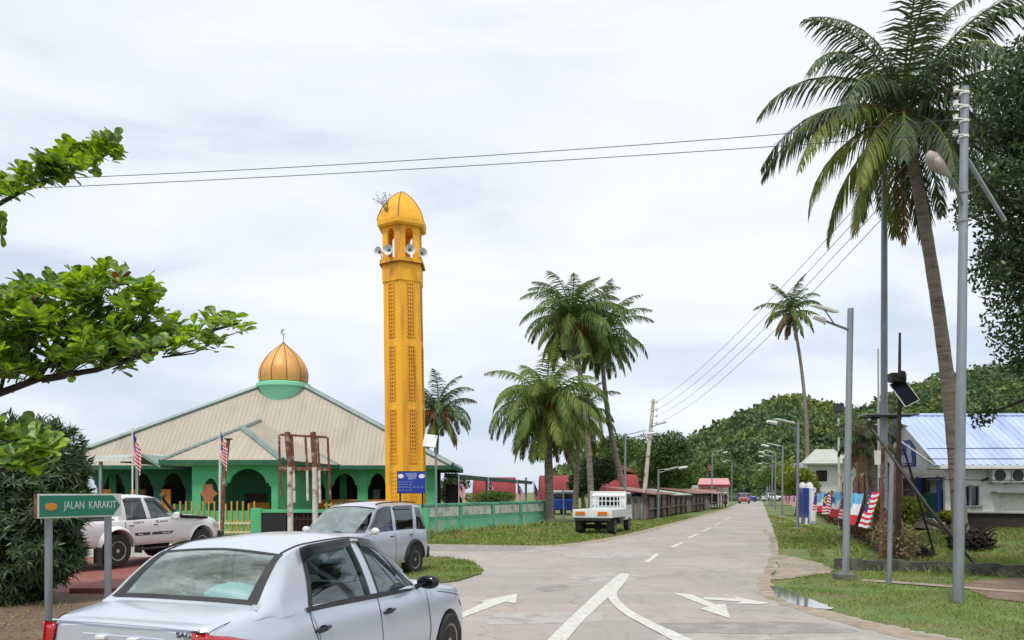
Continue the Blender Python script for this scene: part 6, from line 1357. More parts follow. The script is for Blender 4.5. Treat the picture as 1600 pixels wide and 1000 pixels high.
sub(t, 'cells', 'cells_blue', lambda b: [b.box(-.178 + .09 * i, -.178 + .09 * i + .085, -.325 + .163 * j, -.325 + .163 * j + .158, .0175, .020, M) for i in range(4) for j in range(4)], s_)

# ------------------------------------------------------------------ wire fence with bent posts
fl = lambda D: 9.95 + .352 * (D - 19.4)
fp = 'bent-topped posts of the wire fence'
def fpost(label, x, y, h, r=.035, m='darkrust', lean=(0, 0)):
    z = hgt(x, y); t = thing('fence_post', label, 'fence post', (x, y, z), 0, fp); sub(t, 'post', m, lambda b: b.tube([(0, 0, -.1), (lean[0] * .5, 0, h * .5), (lean[0], lean[1], h)], r, 6)); sub(t, 'bent_arm', m, lambda b: b.tube([(lean[0], lean[1], h - .02), (lean[0] + .16, lean[1] - .1, h + .42)], r * .85, 6)); return t
pr = gp(1589, 888); fpost('black bent-topped fence post near the right edge', pr.x, 17.2, 2.45, .04, 'black')
names = ['first', 'second', 'third', 'fourth', 'fifth', 'sixth', 'seventh', 'eighth']
for i in range(8):
    D = 22.5 + i * 3.2; fpost(names[i] + ' bent-topped rusty post of the roadside fence beyond the corner', fl(D) + .15, D, 2.3, .035, 'rust')
pl = thing('fence_plinth', 'low dark concrete plinth under the front wire fence', 'plinth', (9.0, 18.2, 0))
sub(pl, 'plinth', 'black', lambda b: None) if False else None
mat('mossy', (.045, .045, .035), (.09, .085, .07), scale=5, rough=.95, bump=.6, c3=(.16, .15, .12), s3=3)
a_, c_ = gp(1303, 889), gp(1640, 903); dv = (c_ - a_); nn = Vector((-dv.y, dv.x, 0)).normalized() * .2
b = MB(); n = 14
for i in range(n): 
    p, q = a_ + dv * (i / n), a_ + dv * ((i + 1) / n) * 1.0; h_ = .25 + .02 * math.sin(i * 2.1); b.ext([tuple(p), tuple(q), tuple(q + nn), tuple(p + nn)], (0, 0, h_))
b.build('wall', 'mossy', pl, world=True)
wf = thing('wire_fence', 'thin wires and mesh strung along the front fence line', 'fence', (fl(19.4), 19.0, 0)); A, B = Vector((fl(19.4) + .1, 18.6, 0)), Vector((15.0, 16.7, 0))
for z in (2.15, 2.4, 2.65, 2.9): sub(wf, 'barbed_wire', 'wire', lambda b: b.tube([A + Vector((0, 0, z)), (A + B) / 2 + Vector((0, 0, z - .04)), B + Vector((.0, 0, z))], .010, 4), world=True)
A2, B2 = Vector((fl(19.4) + .1, 19.4, 0)), Vector((fl(45), 45, 0))
for z in (1.9, 2.3, 2.6): sub(wf, 'barbed_wire', 'wire', lambda b: b.tube([A2 + Vector((0, 0, z)), B2 + Vector((.0, 0, z))], .008, 4), world=True)
t = thing('fence_brace', 'long dark diagonal brace leaning on the fence corner', 'brace', (at(1535, 768, 17.4).x, 17.4, 0)); sub(t, 'bar', 'black', lambda b: b.tube([(0, 0, 0), at(1450, 792, 18.2) - Vector(t.location), at(1362, 670, 19.3) - Vector(t.location)], .035, 6))
t = thing('fence_brace', 'short rusty brace propping the corner post from the lawn', 'brace', (at(1450, 768, 22).x + .2, 22, hgt(12.2, 22))); sub(t, 'bar', 'darkrust', lambda b: b.tube([(0, 0, 0), at(1412, 700, 20) - Vector(t.location)], .03, 6))
for px, rb, rt, r_, m_, lb in ((1389, 912, 728, .048, 'galv', 'thin grey pipe post in the grass in front of the plinth'), (1376, 884, 690, .05, 'rust', 'rusty pipe leaning behind the big striped flag')):
    bs = gp(px, rb); t, L = pole('pipe_post', lb, bs, at(px + 4, rt, bs.y), r_, r_ * .9, m_, 'post')
# hedge and dry weeds on the fence line
mat('leafred', (.13, .055, .035), (.085, .075, .03), scale=1.5, rough=.7, island=.5, transl=.2); mat('leafdry', (.22, .17, .09), (.16, .15, .06), scale=2, rough=.8, island=.4, transl=.2)
hedge('hedge', 'reddish brown straggly hedge under the row of flags', (fl(22.5), 22.5, 0), (fl(40), 40, 0), 1.25, .42, 15000, .10, 'leafred', 3)
hedge('hedge', 'dry yellowish creeper on the fence beside the corner', (fl(19.6) - .1, 19.6, 0), (fl(22.6), 22.6, 0), .95, .40, 5000, .085, 'leafdry', 4)
hedge('hedge', 'brown and green hedge behind the small distant flags', (fl(42), 42, 0), (fl(95), 95, 0), 1.7, .6, 9000, .22, 'leafred', 5)
# rusty sheet fence and pergola behind
rf = thing('rusty_fence', 'tall rust-red sheet fence behind the flags and the shaggy palm', 'fence', (fl(33) + 1.6, 33, 0))
for i in range(6):
    y0 = 30 + i * 3.3; sub(rf, 'sheet', 'roof_rust', lambda b: [b.ext([(fl(y0 + .33 * k) + 1.6, y0 + .33 * k, .3), (fl(y0 + .33 * k) + 1.66, y0 + .33 * k + .15, .3), (fl(y0 + .33 * k) + 1.66, y0 + .33 * k + .15, 2.9 - .02 * i), (fl(y0 + .33 * k) + 1.6, y0 + .33 * k, 2.9 - .02 * i)], (.02, .2, 0)) for k in range(10)], world=True)
    sub(rf, 'post', 'darkrust', lambda b: b.tube([(fl(y0) + 1.5, y0, 0), (fl(y0) + 1.5, y0, 3.0), (fl(y0) + 1.0, y0 - .2, 3.7)], .05, 6), world=True)
# pale green roofed house behind
pg_ = thing('house', 'cream house with pale green hipped roofs behind the rusty fence', 'house', (at(1310, 768, 62).x, 62, 0)); q = lambda px, row, D=62: at(px, row, D)
sub(pg_, 'wall', 'offwhite', lambda b: b.box(q(1262, 0).x, q(1385, 0).x, 62, 65, 0, q(0, 722).z), world=True)
sub(pg_, 'roof', 'roof_pale', lambda b: (b.poly([q(1256, 724, 61), q(1330, 724, 61), q(1300, 702, 65), q(1274, 702, 65)]), b.poly([q(1330, 724, 61), q(1300, 702, 65), q(1320, 724, 68)]), b.poly([q(1256, 724, 61), q(1274, 702, 65), q(1250, 724, 68)])), world=True, solid=.1)
sub(pg_, 'side_roof', 'roof_pale', lambda b: (b.poly([q(1318, 716, 60), q(1400, 716, 60), q(1375, 694, 65), q(1345, 694, 65)]), b.poly([q(1318, 716, 60), q(1345, 694, 65), q(1312, 714, 68)])), world=True, solid=.1)
sub(pg_, 'window', 'interior', lambda b: b.box(q(1275, 0).x, q(1292, 0).x, 61.95, 61.99, q(0, 752).z, q(0, 735).z), world=True)
# blue and white cabins
for px0, px1, m_, lb in ((1256, 1263, 'paint_blue', 'dark blue portable toilet cabin by the fence'), (1264, 1276, 'cabin_white', 'pale blue and white cabin right of the dark blue one')):
    if m_ == 'cabin_white': mat('cabin_white', (.45, .52, .68), (.6, .63, .7), scale=1, rough=.5)
    D = 44; x0, x1 = (px0 - 800) * D / F, (px1 - 800) * D / F; t = thing('cabin', lb, 'cabin', ((x0 + x1) / 2, D, 0)); w2 = .178 if m_ == 'paint_blue' else .20; zt_ = at(0, 762, D).z
    sub(t, 'walls', m_, lambda b: b.bbox(-w2, w2, 0, 1.1, 0, zt_, .03)); sub(t, 'roof', 'offwhite', lambda b: b.lathe([(w2 * 1.3, 0), (w2 * 1.2, .15), (w2 * .7, .28), (0, .32)], 4, c=(0, .55, zt_), ph=PI / 4)); sub(t, 'door', 'paint_blue' if m_ == 'paint_blue' else 'white', lambda b: b.box(-w2 * .7, w2 * .7, -.03, -.005, .15, zt_ - .2))
b = MB(); p_ = gp(1256, 812); b.ext([tuple(gp(1245, 818)), tuple(gp(1262, 819)), tuple(gp(1268, 812)), tuple(gp(1250, 811))], (0, 0, .35)); o = b.build('concrete_block', 'white'); tag(o, 'white concrete block at the end of the path', 'block')

# ------------------------------------------------------------------ white house with blue roof
hz = .74; Y0, Y1 = 29.5, 35.0; xg = at(1477, 0, Y0).x; x1 = 34.0; ez = at(0, 727, Y0).z; yr = (Y0 + Y1) / 2 + .2; rz_ = at(0, 650, yr).z
mat('wall_white', (.66, .66, .63), (.56, .56, .53), scale=1.2, rough=.8, c3=(.42, .42, .37), s3=1.4, lo3=.55, hi3=.7); mat('bluepaint', (.04, .08, .30), rough=.5); mat('tealpaint', (.02, .14, .12), (.03, .19, .15), scale=3, rough=.6)
hs_ = thing('house', 'white house with a light blue corrugated roof on the right', 'house', (xg, Y0, hz))
sub(hs_, 'front_wall', 'wall_white', lambda b: (b.box(at(1484, 0, Y0).x, x1, Y0 + .3, Y0 + .45, 0, at(0, 790, Y0).z), b.box(at(1484, 0, Y0).x, at(1508, 0, Y0).x, Y0 + .3, Y0 + .45, at(0, 790, Y0).z, ez), b.box(at(1538, 0, Y0).x, x1, Y0 + .3, Y0 + .45, at(0, 790, Y0).z, ez), b.box(at(1508, 0, Y0).x, at(1538, 0, Y0).x, Y0 + .3, Y0 + .45, at(0, 758, Y0).z, ez)), world=True)
sub(hs_, 'back_wall', 'wall_white', lambda b: (b.box(xg + 1.6, x1, Y1 - .1, Y1, 0, ez), b.box(xg + 1.6, xg + 1.75, Y0 + .45, Y1 - .1, 0, ez)), world=True)
sub(hs_, 'roof', 'roof_blue', lambda b: (roofplane(b, (xg - .45, Y0 - .25, ez), (x1, Y0 - .25, ez), (xg - 1.7, yr, rz_), (x1, yr, rz_), .28, .035), roofplane(b, (x1, Y1 + .3, ez), (xg - .45, Y1 + .3, ez), (x1, yr, rz_), (xg - 1.7, yr, rz_), .28, .035)), world=True)
sub(hs_, 'ridge_cap', 'roof_blue', lambda b: b.tube([(xg - 1.7, yr, rz_ + .03), (x1, yr, rz_ + .03)], .09, 6), world=True)
sub(hs_, 'gutter', 'offwhite', lambda b: b.box(xg - .4, x1, Y0 - .38, Y0 - .26, ez - .14, ez + .0), world=True)
sub(hs_, 'bargeboard', 'greypole', lambda b: (b.tube([(xg - .5, Y0 - .25, ez - .03), (xg - 1.72, yr, rz_ - .03)], .045, 4), b.tube([(xg - .5, Y1 + .3, ez - .03), (xg - 1.72, yr, rz_ - .03)], .045, 4)), world=True)
sub(hs_, 'gable_wall', 'wall_white', lambda b: b.ext([(xg + .05, Y0 + .1, ez - .45), (xg + .05, Y1 - .1, ez - .45), (xg + .05, Y1 - .1, ez), (xg + .0, yr, rz_ - .25), (xg + .05, Y0 + .1, ez)], (.12, 0, 0)), world=True)
# mural panel on the gable
mu = sub(hs_, 'gable_emblem', 'bluepaint', lambda b: b.ext([(xg - .02, yr - .75, ez + .05), (xg - .02, yr + .95, ez + .05), (xg - .02, yr + .95, ez + .8), (xg - .02, yr + .55, ez + 1.15), (xg - .02, yr - .35, ez + 1.15), (xg - .02, yr - .75, ez + .8)], (.05, 0, 0)), world=True)
mat('paleblue', (.38, .45, .62), rough=.6); sub(hs_, 'emblem_figure', 'paleblue', lambda b: (b.ext([(xg - .05, yr - .6, ez + .18), (xg - .05, yr + .5, ez + .18), (xg - .05, yr + .3, ez + .5), (xg - .05, yr - .1, ez + .55), (xg - .05, yr - .25, ez + 1.0), (xg - .05, yr - .45, ez + .95)], (.02, 0, 0)), b.box(xg - .05, xg - .03, yr - .55, yr + .8, ez + .10, ez + .14)), mu, world=True)
for px_, D_ in ((1470, 30.1), (1452, 31.6), (1437, 33.0), (1424, 34.2)): sub(hs_, 'porch_post', 'bluepaint', lambda b: b.box(xg + .02, xg + .16, D_ - .06, D_ + .06, hz - .1, ez - .4), world=True)
sub(hs_, 'porch_screen', 'tealpaint', lambda b: (b.box(xg + .3, xg + .36, 30.2, 32.2, hz, hz + 1.05), b.box(xg + .2, xg + .3, 30.2, 30.3, hz, hz + 1.2)), world=True)
sub(hs_, 'porch_floor', 'concrete', lambda b: b.box(xg - .3, x1, Y0 + .3, Y1, .4, hz + .05), world=True)
sub(hs_, 'porch_wall', 'wall_white', lambda b: b.box(xg + .5, xg + .6, Y0 + .46, Y1 - .1, hz, ez), world=True)
sub(hs_, 'porch_window', 'visor', lambda b: b.box(xg + .44, xg + .49, 31.5, 32.4, hz + 1.1, hz + 2.1), world=True)
w_ = sub(hs_, 'window', 'visor', lambda b: b.box(at(1508, 0, Y0).x, at(1538, 0, Y0).x, Y0 + .38, Y0 + .40, at(0, 790, Y0).z, at(0, 758, Y0).z), world=True)
X0, X1, Z0, Z1 = at(1508, 0, Y0).x, at(1538, 0, Y0).x, at(0, 790, Y0).z, at(0, 758, Y0).z
sub(hs_, 'window_frame', 'galv', lambda b: (b.box(X0, X0 + .05, Y0 + .28, Y0 + .37, Z0, Z1), b.box(X1 - .05, X1, Y0 + .28, Y0 + .37, Z0, Z1), b.box((X0 + X1) / 2 - .03, (X0 + X1) / 2 + .03, Y0 + .28, Y0 + .37, Z0, Z1), b.box(X0 + .05, X1 - .05, Y0 + .28, Y0 + .37, Z1 - .05, Z1), b.box(X0 - .1, X1 + .1, Y0 + .22, Y0 + .37, Z0 - .06, Z0)), w_, world=True)
sub(hs_, 'interior_partition', 'interior_wall', lambda b: b.box(X0 - .1, X1 + 1, Y0 + 2.2, Y0 + 2.3, hz, ez), world=True)
for px_ in (1566, 1594):
    c = at(px_, 742, Y0); u_ = thing('air_conditioner', 'white outdoor air conditioner unit on the house wall, %s one' % ('left' if px_ == 1566 else 'right'), 'air conditioner', (c.x, Y0 + .0, c.z - .3), 0, 'air conditioner units')
    sub(u_, 'case', 'offwhite', lambda b: b.bbox(-.38, .38, 0, .30, 0, .56, .02)); sub(u_, 'fan_grille', 'trim', lambda b: b.lathe([(.22, 0), (.22, .015), (.20, .02)], 20, c=(-.08, -.0, .28), M=Matrix.Rotation(R(90), 4, 'X'))); sub(u_, 'bracket', 'galv', lambda b: (b.box(-.3, -.26, 0, .3, -.05, -.005), b.box(.26, .3, 0, .3, -.05, -.005)))
sub(hs_, 'shelf', 'greypole', lambda b: b.box(at(1556, 0, Y0).x, x1, Y0 - .1, Y0 + .3, at(0, 770, Y0).z, at(0, 768, Y0).z), world=True)
sub(hs_, 'drain_pipe', 'trim', lambda b: b.tube([(at(1553, 0, Y0).x, Y0 + .25, ez - .15), (at(1553, 0, Y0).x, Y0 + .25, at(0, 746, Y0).z), (at(1541, 0, Y0).x, Y0 + .25, at(0, 751, Y0).z)], .05, 6), world=True)
# dark retaining wall on the lawn
D = 24.5; rw_ = thing('retaining_wall', 'dark low retaining wall in front of the white house', 'wall', (at(1560, 0, D).x, D, hgt(15.5, D)))
sub(rw_, 'blocks', 'bark_dark', lambda b: b.ext([(at(1503, 0, 26.5).x, 26.5, .3), (24, 23.0, .2), (24, 23.0, 1.15), (at(1503, 0, 26.5).x, 26.5, 1.12)], (.1, .25, 0)), world=True)
sub(rw_, 'coping', 'concrete', lambda b: b.ext([(at(1502, 0, 26.5).x, 26.4, 1.12), (24, 22.9, 1.15), (24, 22.9, 1.20), (at(1502, 0, 26.5).x, 26.4, 1.17)], (.1, .35, 0)), world=True)
# heaps: root ball and stump
def heap(name, label, c, r, n, m, seed, cat):
    rr = np.random.RandomState(seed); t = thing(name, label, cat, c); b = MB(); r2 = random.Random(seed)
    for i in range(n):
        an = r2.uniform(0, 6.28); p = Vector((math.cos(an) * r * r2.uniform(.1, 1), math.sin(an) * r * r2.uniform(.1, .7), r2.uniform(0, r * .8))); e = p + Vector((r2.uniform(-1, 1), r2.uniform(-1, 1), r2.uniform(-.2, .8))) * r * .5; b.tube([p, (p + e) / 2 + Vector((0, 0, .05)), e], [r * .06, r * .04, r * .015], 5)
    b.build('sticks', m, t); b = MB(); b.quads(leaf_cloud([((0, 0, r * .3), (r * .9, r * .6, r * .45))], 900, r * .25, rr, .5, .2)); b.build('leaf_litter', 'leafdry' if m == 'bark' else 'bark_dark', t); return t
p_ = gz(1500, 846); heap('brush_heap', 'dark heap of old fronds at the foot of the tall palm', (foot.x + .1, foot.y - .3, foot.z), .75, 60, 'bark_dark', 5, 'heap')
p_ = gz(1436, 873); heap('stump', 'blackened pointed stump on the lawn behind the plinth', (p_.x, p_.y, p_.z), .42, 40, 'bark_dark', 6, 'stump')

# ------------------------------------------------------------------ flags
for nm, c in (('f_red', (.62, .03, .045)), ('f_white', (.75, .75, .76)), ('f_navy', (.02, .03, .22)), ('f_yellow', (.75, .55, .03)), ('f_sky', (.16, .45, .68)), ('f_deepblue', (.03, .10, .40))): mat(nm, c, rough=.75)
def flag(kind, label, origin, width, height, dirv, seed, hang=0, group='flags hung along the roadside fence', mi_=None, droop=0.0, fold=.07):
    """cloth grid with the flag's own pattern as material patches; two-sided cloth"""
    mats_ = ['f_red', 'f_white', 'f_navy', 'f_yellow', 'f_sky', 'f_deepblue']; rr = random.Random(seed); nx, nz = 40, 28; b = MB(); ph = rr.uniform(0, 6); G = []
    dv = Vector(dirv).normalized(); nv = Vector((-dv.y, dv.x, 0))
    for j in range(nz + 1):
        row = []
        for i in range(nx + 1):
            u, v = i / nx, j / nz; off = fold * math.sin(u * 9 + ph + v * 1.5) * (.3 + v * .7) + fold * .5 * math.sin(u * 21 + ph); p = dv * (u * width * (1 - droop * .85)) + Vector((0, 0, -v * height - droop * u * width * .75 + .02 * math.sin(u * 7 + ph))) + nv * off; p.x += hang * v; row.append(p)
        G.append(row)
    b.grid(G); idx = []
    for j in range(nz):
        for i in range(nx):
            u, v = (i + .5) / nx, (j + .5) / nz
            if kind == 'stripes':
                c = 0 if int(v * 14) % 2 == 0 else 1
                if u < .5 and v < 8 / 14:
                    c = 2; X, Y = (u - .17) * 2, (v - .285)
                    if (X ** 2 + Y ** 2) < .19 ** 2 and ((X - .07) ** 2 + Y ** 2) > .15 ** 2: c = 3
                    X2 = (u - .31) * 2; an = math.atan2(Y, X2); rad = math.hypot(X2, Y)
                    if rad < .10 + .05 * math.cos(14 * an): c = 3
            else:
                c = 4 if v < 1 / 3 else (1 if v < 2 / 3 else 0)
                if u < .5 and v < .5:
                    c = 4; X, Y = (u - .25) * 2, (.5 - v)
                    if Y < .34 - abs(X) * .75 + .05 * math.sin(X * 25) and Y > .06: c = 5
            idx.append(c)
    b.mi = idx; o = b.build('flag', mats_, smooth=True); o.location = origin; return tag(o, label, 'flag', group)
fdir = (.332, .943, 0)
def hungflag(kind, label, pxl, pxr, rt, rb, D, seed, hang=0):
    """hung on the fence line with a slant so its width as seen matches"""
    a = at(pxl, rt, D + .55); e = at(pxr, rt, D - .45); h_ = (rb - rt) * D / F; dirv = Vector((e.x - a.x, e.y - a.y, 0)); return flag(kind, label, tuple(a), dirv.length, h_, dirv, seed, hang)
hungflag('stripes', 'big red and white striped flag nearest the fence corner', 1357, 1375, 768, 824, 20.8, 1, -.25)
hungflag('bands', 'blue white and red banded flag left of the big striped one', 1333, 1347, 771, 819, 23.0, 2, -.22)
hungflag('stripes', 'sliver of a striped flag behind the near solar lamp post', 1317, 1326, 772, 810, 26.5, 3, -.1)
hungflag('bands', 'second banded flag from the corner, left of the near lamp post', 1302, 1316, 768, 808, 28.0, 4, -.08)
hungflag('stripes', 'narrow striped flag between the two banded flags', 1290, 1299, 771, 803, 31.5, 5, -.08)
hungflag('bands', 'banded flag third from the corner, with a bright red foot', 1280, 1290, 770, 800, 34.0, 6, -.05)
hungflag('stripes', 'striped flag just right of the pale cabin', 1273, 1280, 770, 799, 36.5, 7, -.05)
for i, (a_, b_, nm) in enumerate(((1249, 1255, 'nearest'), (1240, 1246, 'second'), (1234, 1239, 'third'), (1228, 1233, 'fourth'), (1222, 1227, 'farthest'))):
    hungflag('stripes', nm + ' of the small striped flags beyond the blue cabin', a_, b_, 774, 774 + 18 - i * 1.5, 46 + i * 5, 20 + i, -.05)
# white banner on the thin pole
t = thing('banner', 'small white banner hanging between the pole and the big striped flag', 'banner', tuple(at(1366, 704, 23))); sub(t, 'cloth', 'offwhite', lambda b: b.ext([(0, 0, 0), (.30, 0, 0), (.28, 0, -.42), (.02, 0, -.42)], (0, .02, 0))); sub(t, 'cord', 'wire', lambda b: b.tube([(.15, .01, 0), (.15, .02, 1.6)], .006, 4))
def flagpole(label, px, rb, rt, D, seed, drop, w_=.9, kind='stripes', lean=0, hgt_=.75):
    bs = Vector(((px - 800) * D / F, D, 0)); t, L = pole('flagpole', label, bs, at(px + lean, rt, D), .024, .018, 'offwhite', 'flagpole', 'poles flying limp flags'); f_ = flag(kind, 'limp flag on the ' + label, (0, 0, 0), w_, hgt_, (1, -.35, 0), seed, 0, 'limp flags on poles', droop=.82, fold=.05); 
    f_.location = bs + L + Vector((.02, 0, -.12)); return t
flagpole('white pole above the pickup truck', 207, 850, 668, 22, 31, .8); flagpole('white pole beside the leaning rusty post', 343, 850, 668, 24, 32, .8)
for px, rt, nm in ((717, 740, 'white pole behind the left end of the green wall'), (763, 742, 'white pole behind the middle of the green wall'), (808, 748, 'white pole near the right end of the green wall'), (834, 750, 'white pole beside the bushy palm')): flagpole(nm, px, 0, rt, 40 + (px - 717) * .05, px, .8, 1.1, 'stripes', 0, .9)

# ------------------------------------------------------------------ left side: name sign, rusty frames, blue board
mat('sign_green', (.012, .19, .11), (.010, .16, .095), scale=2, rough=.45); mat('sign_white', (.62, .66, .62), rough=.5)
Pa, Pb = at(58, 768, 10.9), at(190, 768, 12.0); dv = Vector((Pb.x - Pa.x, Pb.y - Pa.y, 0)); W_ = dv.length; ang = math.atan2(dv.y, dv.x)
sg = thing('street_sign', 'green street name sign reading JALAN KARAKIT on two grey posts', 'street sign', (Pa.x, Pa.y, 0), ang); z1, z0 = H + (768 - 772) * 10.9 / F, H + (768 - 810.5) * 10.9 / F; zc = (z0 + z1) / 2; hh = (z1 - z0) / 2
sub(sg, 'panel', 'sign_white', lambda b: b.bbox(0, W_, 0, .03, z0, z1, .004)); tp_ = .13
fc_ = sub(sg, 'green_face', 'sign_green', lambda b: b.ext([(.03, -.004, z0 + .022), (W_ - tp_ - .01, -.004, z0 + .022), (W_ - .025, -.004, zc), (W_ - tp_ - .01, -.004, z1 - .022), (.03, -.004, z1 - .022)], (0, .003, 0)))
sub(sg, 'side_return', 'rust', lambda b: b.box(-.008, -.001, .0, .07, z0, z1))
rot = Matrix.Rotation(PI / 2, 3, 'X'); text('JALAN  KARAKIT', 'lettering', 'sign_white', sg, (.78, -.006, zc + .005), rot, .158, .001, .68)
mat('sign_orange', (.62, .24, .02), (.55, .22, .03), scale=20, rough=.6); sub(sg, 'orange_disc', 'sign_orange', lambda b: b.ext([(.19 + .085 * math.cos(a), -.008, zc - .005 + .055 * math.copysign(abs(math.sin(a)) ** .7, math.sin(a))) for a in [2 * PI * i / 18 for i in range(18)]], (0, .004, 0)))
for u_, rb in ((.155 * W_, 0), (.86 * W_, 0)): sub(sg, 'post', 'galv', lambda b: b.tube([(u_, .07, 0), (u_, .07, z0 + .1)], .052, 12), smooth=True, shade=50)
for u_ in (.155 * W_, .86 * W_): sub(sg, 'clamp', 'galv', lambda b: b.box(u_ - .07, u_ + .07, .03, .13, z0 + .05, z0 + .08))
# rusty billboard frame on cream posts
D = 26.0; fr_ = thing('billboard_frame', 'empty rusty billboard frame on two cream posts in front of the mosque', 'frame', (at(475, 0, D).x, D, 0)); q = lambda px, row, d=0: at(px, row, D + d)
for px_ in (454, 493):
    sub(fr_, 'post', 'creampole', lambda b: b.tube([(q(px_, 0).x, D, 0), tuple(q(px_ - 1, 730))], .10, 10), world=True, smooth=True); sub(fr_, 'post_top', 'rust', lambda b: b.tube([q(px_ - 1, 731), q(px_ - 5 if px_ < 460 else px_ - 4, 675)], .10, 6, sq=True), world=True)
sub(fr_, 'top_rail', 'rust', lambda b: b.tube([q(437, 679), q(510, 683), q(513, 686)], .04, 6, sq=True), world=True); sub(fr_, 'bottom_rail', 'rust', lambda b: b.tube([q(436, 732), q(516, 733)], .085, 4, sq=True), world=True)
sub(fr_, 'side_rail', 'rust', lambda b: b.tube([q(436, 679), q(437, 732), q(440, 776)], .04, 6, sq=True), world=True); sub(fr_, 'side_rail', 'rust', lambda b: b.tube([q(512, 684), q(514, 732), q(516, 780)], .04, 6, sq=True), world=True)
for px_, rb in ((459, 785), (480, 782), (499, 786)): sub(fr_, 'upright', 'rust', lambda b: b.tube([q(px_ - 3, 682), q(px_, 730)], .045, 4, sq=True), world=True); sub(fr_, 'hanging_strip', 'creampole', lambda b: b.tube([q(px_, 735, -.1), q(px_ + 1, rb, -.1)], .05, 4, sq=True), world=True)
for px_ in (446, 470, 505): sub(fr_, 'brace', 'rust', lambda b: b.tube([q(px_, 732), q(px_ + 3, 741)], .03, 4), world=True)
t = thing('leaning_post', 'leaning rusty steel post beside the pickup truck', 'post', tuple(gp(346, 856)[:2]) + (0,)); D = t.location.y; sub(t, 'post', 'rust', lambda b: b.tube([(0, 0, 0), at(349, 760, D) - Vector(t.location), at(357, 686, D) - Vector(t.location)], .065, 4, sq=True)); sub(t, 'cap', 'darkrust', lambda b: b.bbox(at(356, 0, D).x - t.location.x - .1, at(356, 0, D).x - t.location.x + .14, -.08, .08, at(0, 687, D).z, at(0, 685, D).z, .01)); sub(t, 'brace', 'creampole', lambda b: b.tube([(-.12, .1, 0), at(346, 700, D) - Vector(t.location)], .025, 5))
D = 33.0; q = lambda px, row: at(px, row, D); bo = thing('notice_board', 'blue notice board with two white ovals in front of the minaret', 'sign', (q(643, 0).x, D, 0)); mat('board_blue', (.012, .035, .30), (.015, .05, .36), scale=2, rough=.4); mat('board_pale', (.18, .24, .52), rough=.5)
pn = sub(bo, 'panel', 'board_blue', lambda b: b.bbox(q(620.5, 0).x, q(664.5, 0).x, D - .03, D + .03, q(0, 770).z, q(0, 737).z, .01), world=True)
sub(bo, 'frame', 'trim', lambda b: (b.box(q(619.5, 0).x, q(665, 0).x, D - .04, D + .04, q(0, 737).z, q(0, 736.2).z), b.box(q(619.5, 0).x, q(665, 0).x, D - .04, D + .04, q(0, 771).z, q(0, 770).z)), world=True)
for px_ in (626.5, 659): sub(pn, 'emblem', 'white', lambda b: b.ext([(q(px_, 0).x + .13 * math.cos(a), D - .045, q(0, 744).z + .095 * math.sin(a)) for a in [2 * PI * i / 18 for i in range(18)]], (0, .012, 0)), pn, world=True)
sub(pn, 'heading', 'board_pale', lambda b: b.ext([(q(633, 0).x, D - .04, q(0, 739).z), (q(652, 0).x, D - .04, q(0, 739).z), (q(650, 0).x, D - .04, q(0, 748).z), (q(639, 0).x, D - .04, q(0, 750).z)], (0, .008, 0)), pn, world=True)
rr = random.Random(5); sub(pn, 'text_lines', 'board_pale', lambda b: [b.box(q(622 + 0, 0).x + k * .16, q(622, 0).x + k * .16 + rr.uniform(.09, .15), D - .04, D - .032, q(0, r_ + 1.3).z, q(0, r_).z) for r_ in (752.5, 756.5, 760.5, 765) for k in range(7 if r_ > 759 and r_ < 762 else 4)], pn, world=True)
for px_ in (625, 660): sub(bo, 'post', 'darkrust', lambda b: b.tube([(q(px_, 0).x, D + .06, 0), (q(px_, 0).x, D + .06, q(0, 740).z)], .04, 6), world=True)

# ------------------------------------------------------------------ beyond the green wall: canopy, red barrel roof, blue tents, shacks, shops
D = 52; q = lambda px, row, d=0: at(px, row, D + d); cn = thing('canopy', 'long dark green flat canopy behind the boundary wall', 'canopy', (q(760, 0).x, D, 0))
sub(cn, 'roof', 'roof_darkgreen', lambda b: b.ext([q(694, 739), q(832, 752), q(832, 756), q(694, 746)], (0, 4, 0)), world=True)
for px_ in (712, 760, 822): sub(cn, 'post', 'greypole', lambda b: b.tube([(q(px_, 0).x, D + .5, 0), (q(px_, 0).x, D + .5, q(0, 746).z)], .08, 6), world=True)
for pa, pb, hh_, lb in ((738, 806, 2.5, 'low hall with a red barrel roof behind the left flags of the green wall'), (845, 902, 2.7, 'low hall with a red barrel roof behind the bushy palm trunk'), (948, 1000, 2.9, 'low hall with a red barrel roof behind the white lorry')):
    br_ = thing('hall', lb, 'hall', (at((pa + pb) / 2, 0, 85).x, 85, 0), 0, 'red barrel-roofed halls'); b = MB(); G = []
    for k in range(13):
        a = PI * k / 12; G.append([(at(px, 0, 85).x, 85 + 4 - 4 * math.cos(a), 1.0 + hh_ * max(0, math.sin(a)) ** .8 + .03 * (m_ % 2)) for m_, px in enumerate(np.linspace(pa, pb, 36))])
    b.grid(G); b.build('barrel_roof', 'roof_red', br_, world=True, smooth=True)
    sub(br_, 'wall', 'offwhite', lambda b: b.box(at(pa + 2, 0, 85).x, at(pb - 2, 0, 85).x, 85.5, 92.5, 0, 1.05), world=True)
    sub(br_, 'doorway', 'interior', lambda b: b.box(at((pa + pb) / 2 - 8, 0, 85).x, at((pa + pb) / 2 + 8, 0, 85).x, 85.42, 85.48, 0, .98), world=True)
    for pe in (pa, pb): sub(br_, 'end_wall', 'roof_red', lambda b: b.ext([(at(pe, 0, 85).x, 85 + 4 - 4 * math.cos(PI * k / 12), .98 + hh_ * math.sin(PI * k / 12) ** .8) for k in range(13)], (.1 if pe == pa else -.1, 0, 0)), world=True)
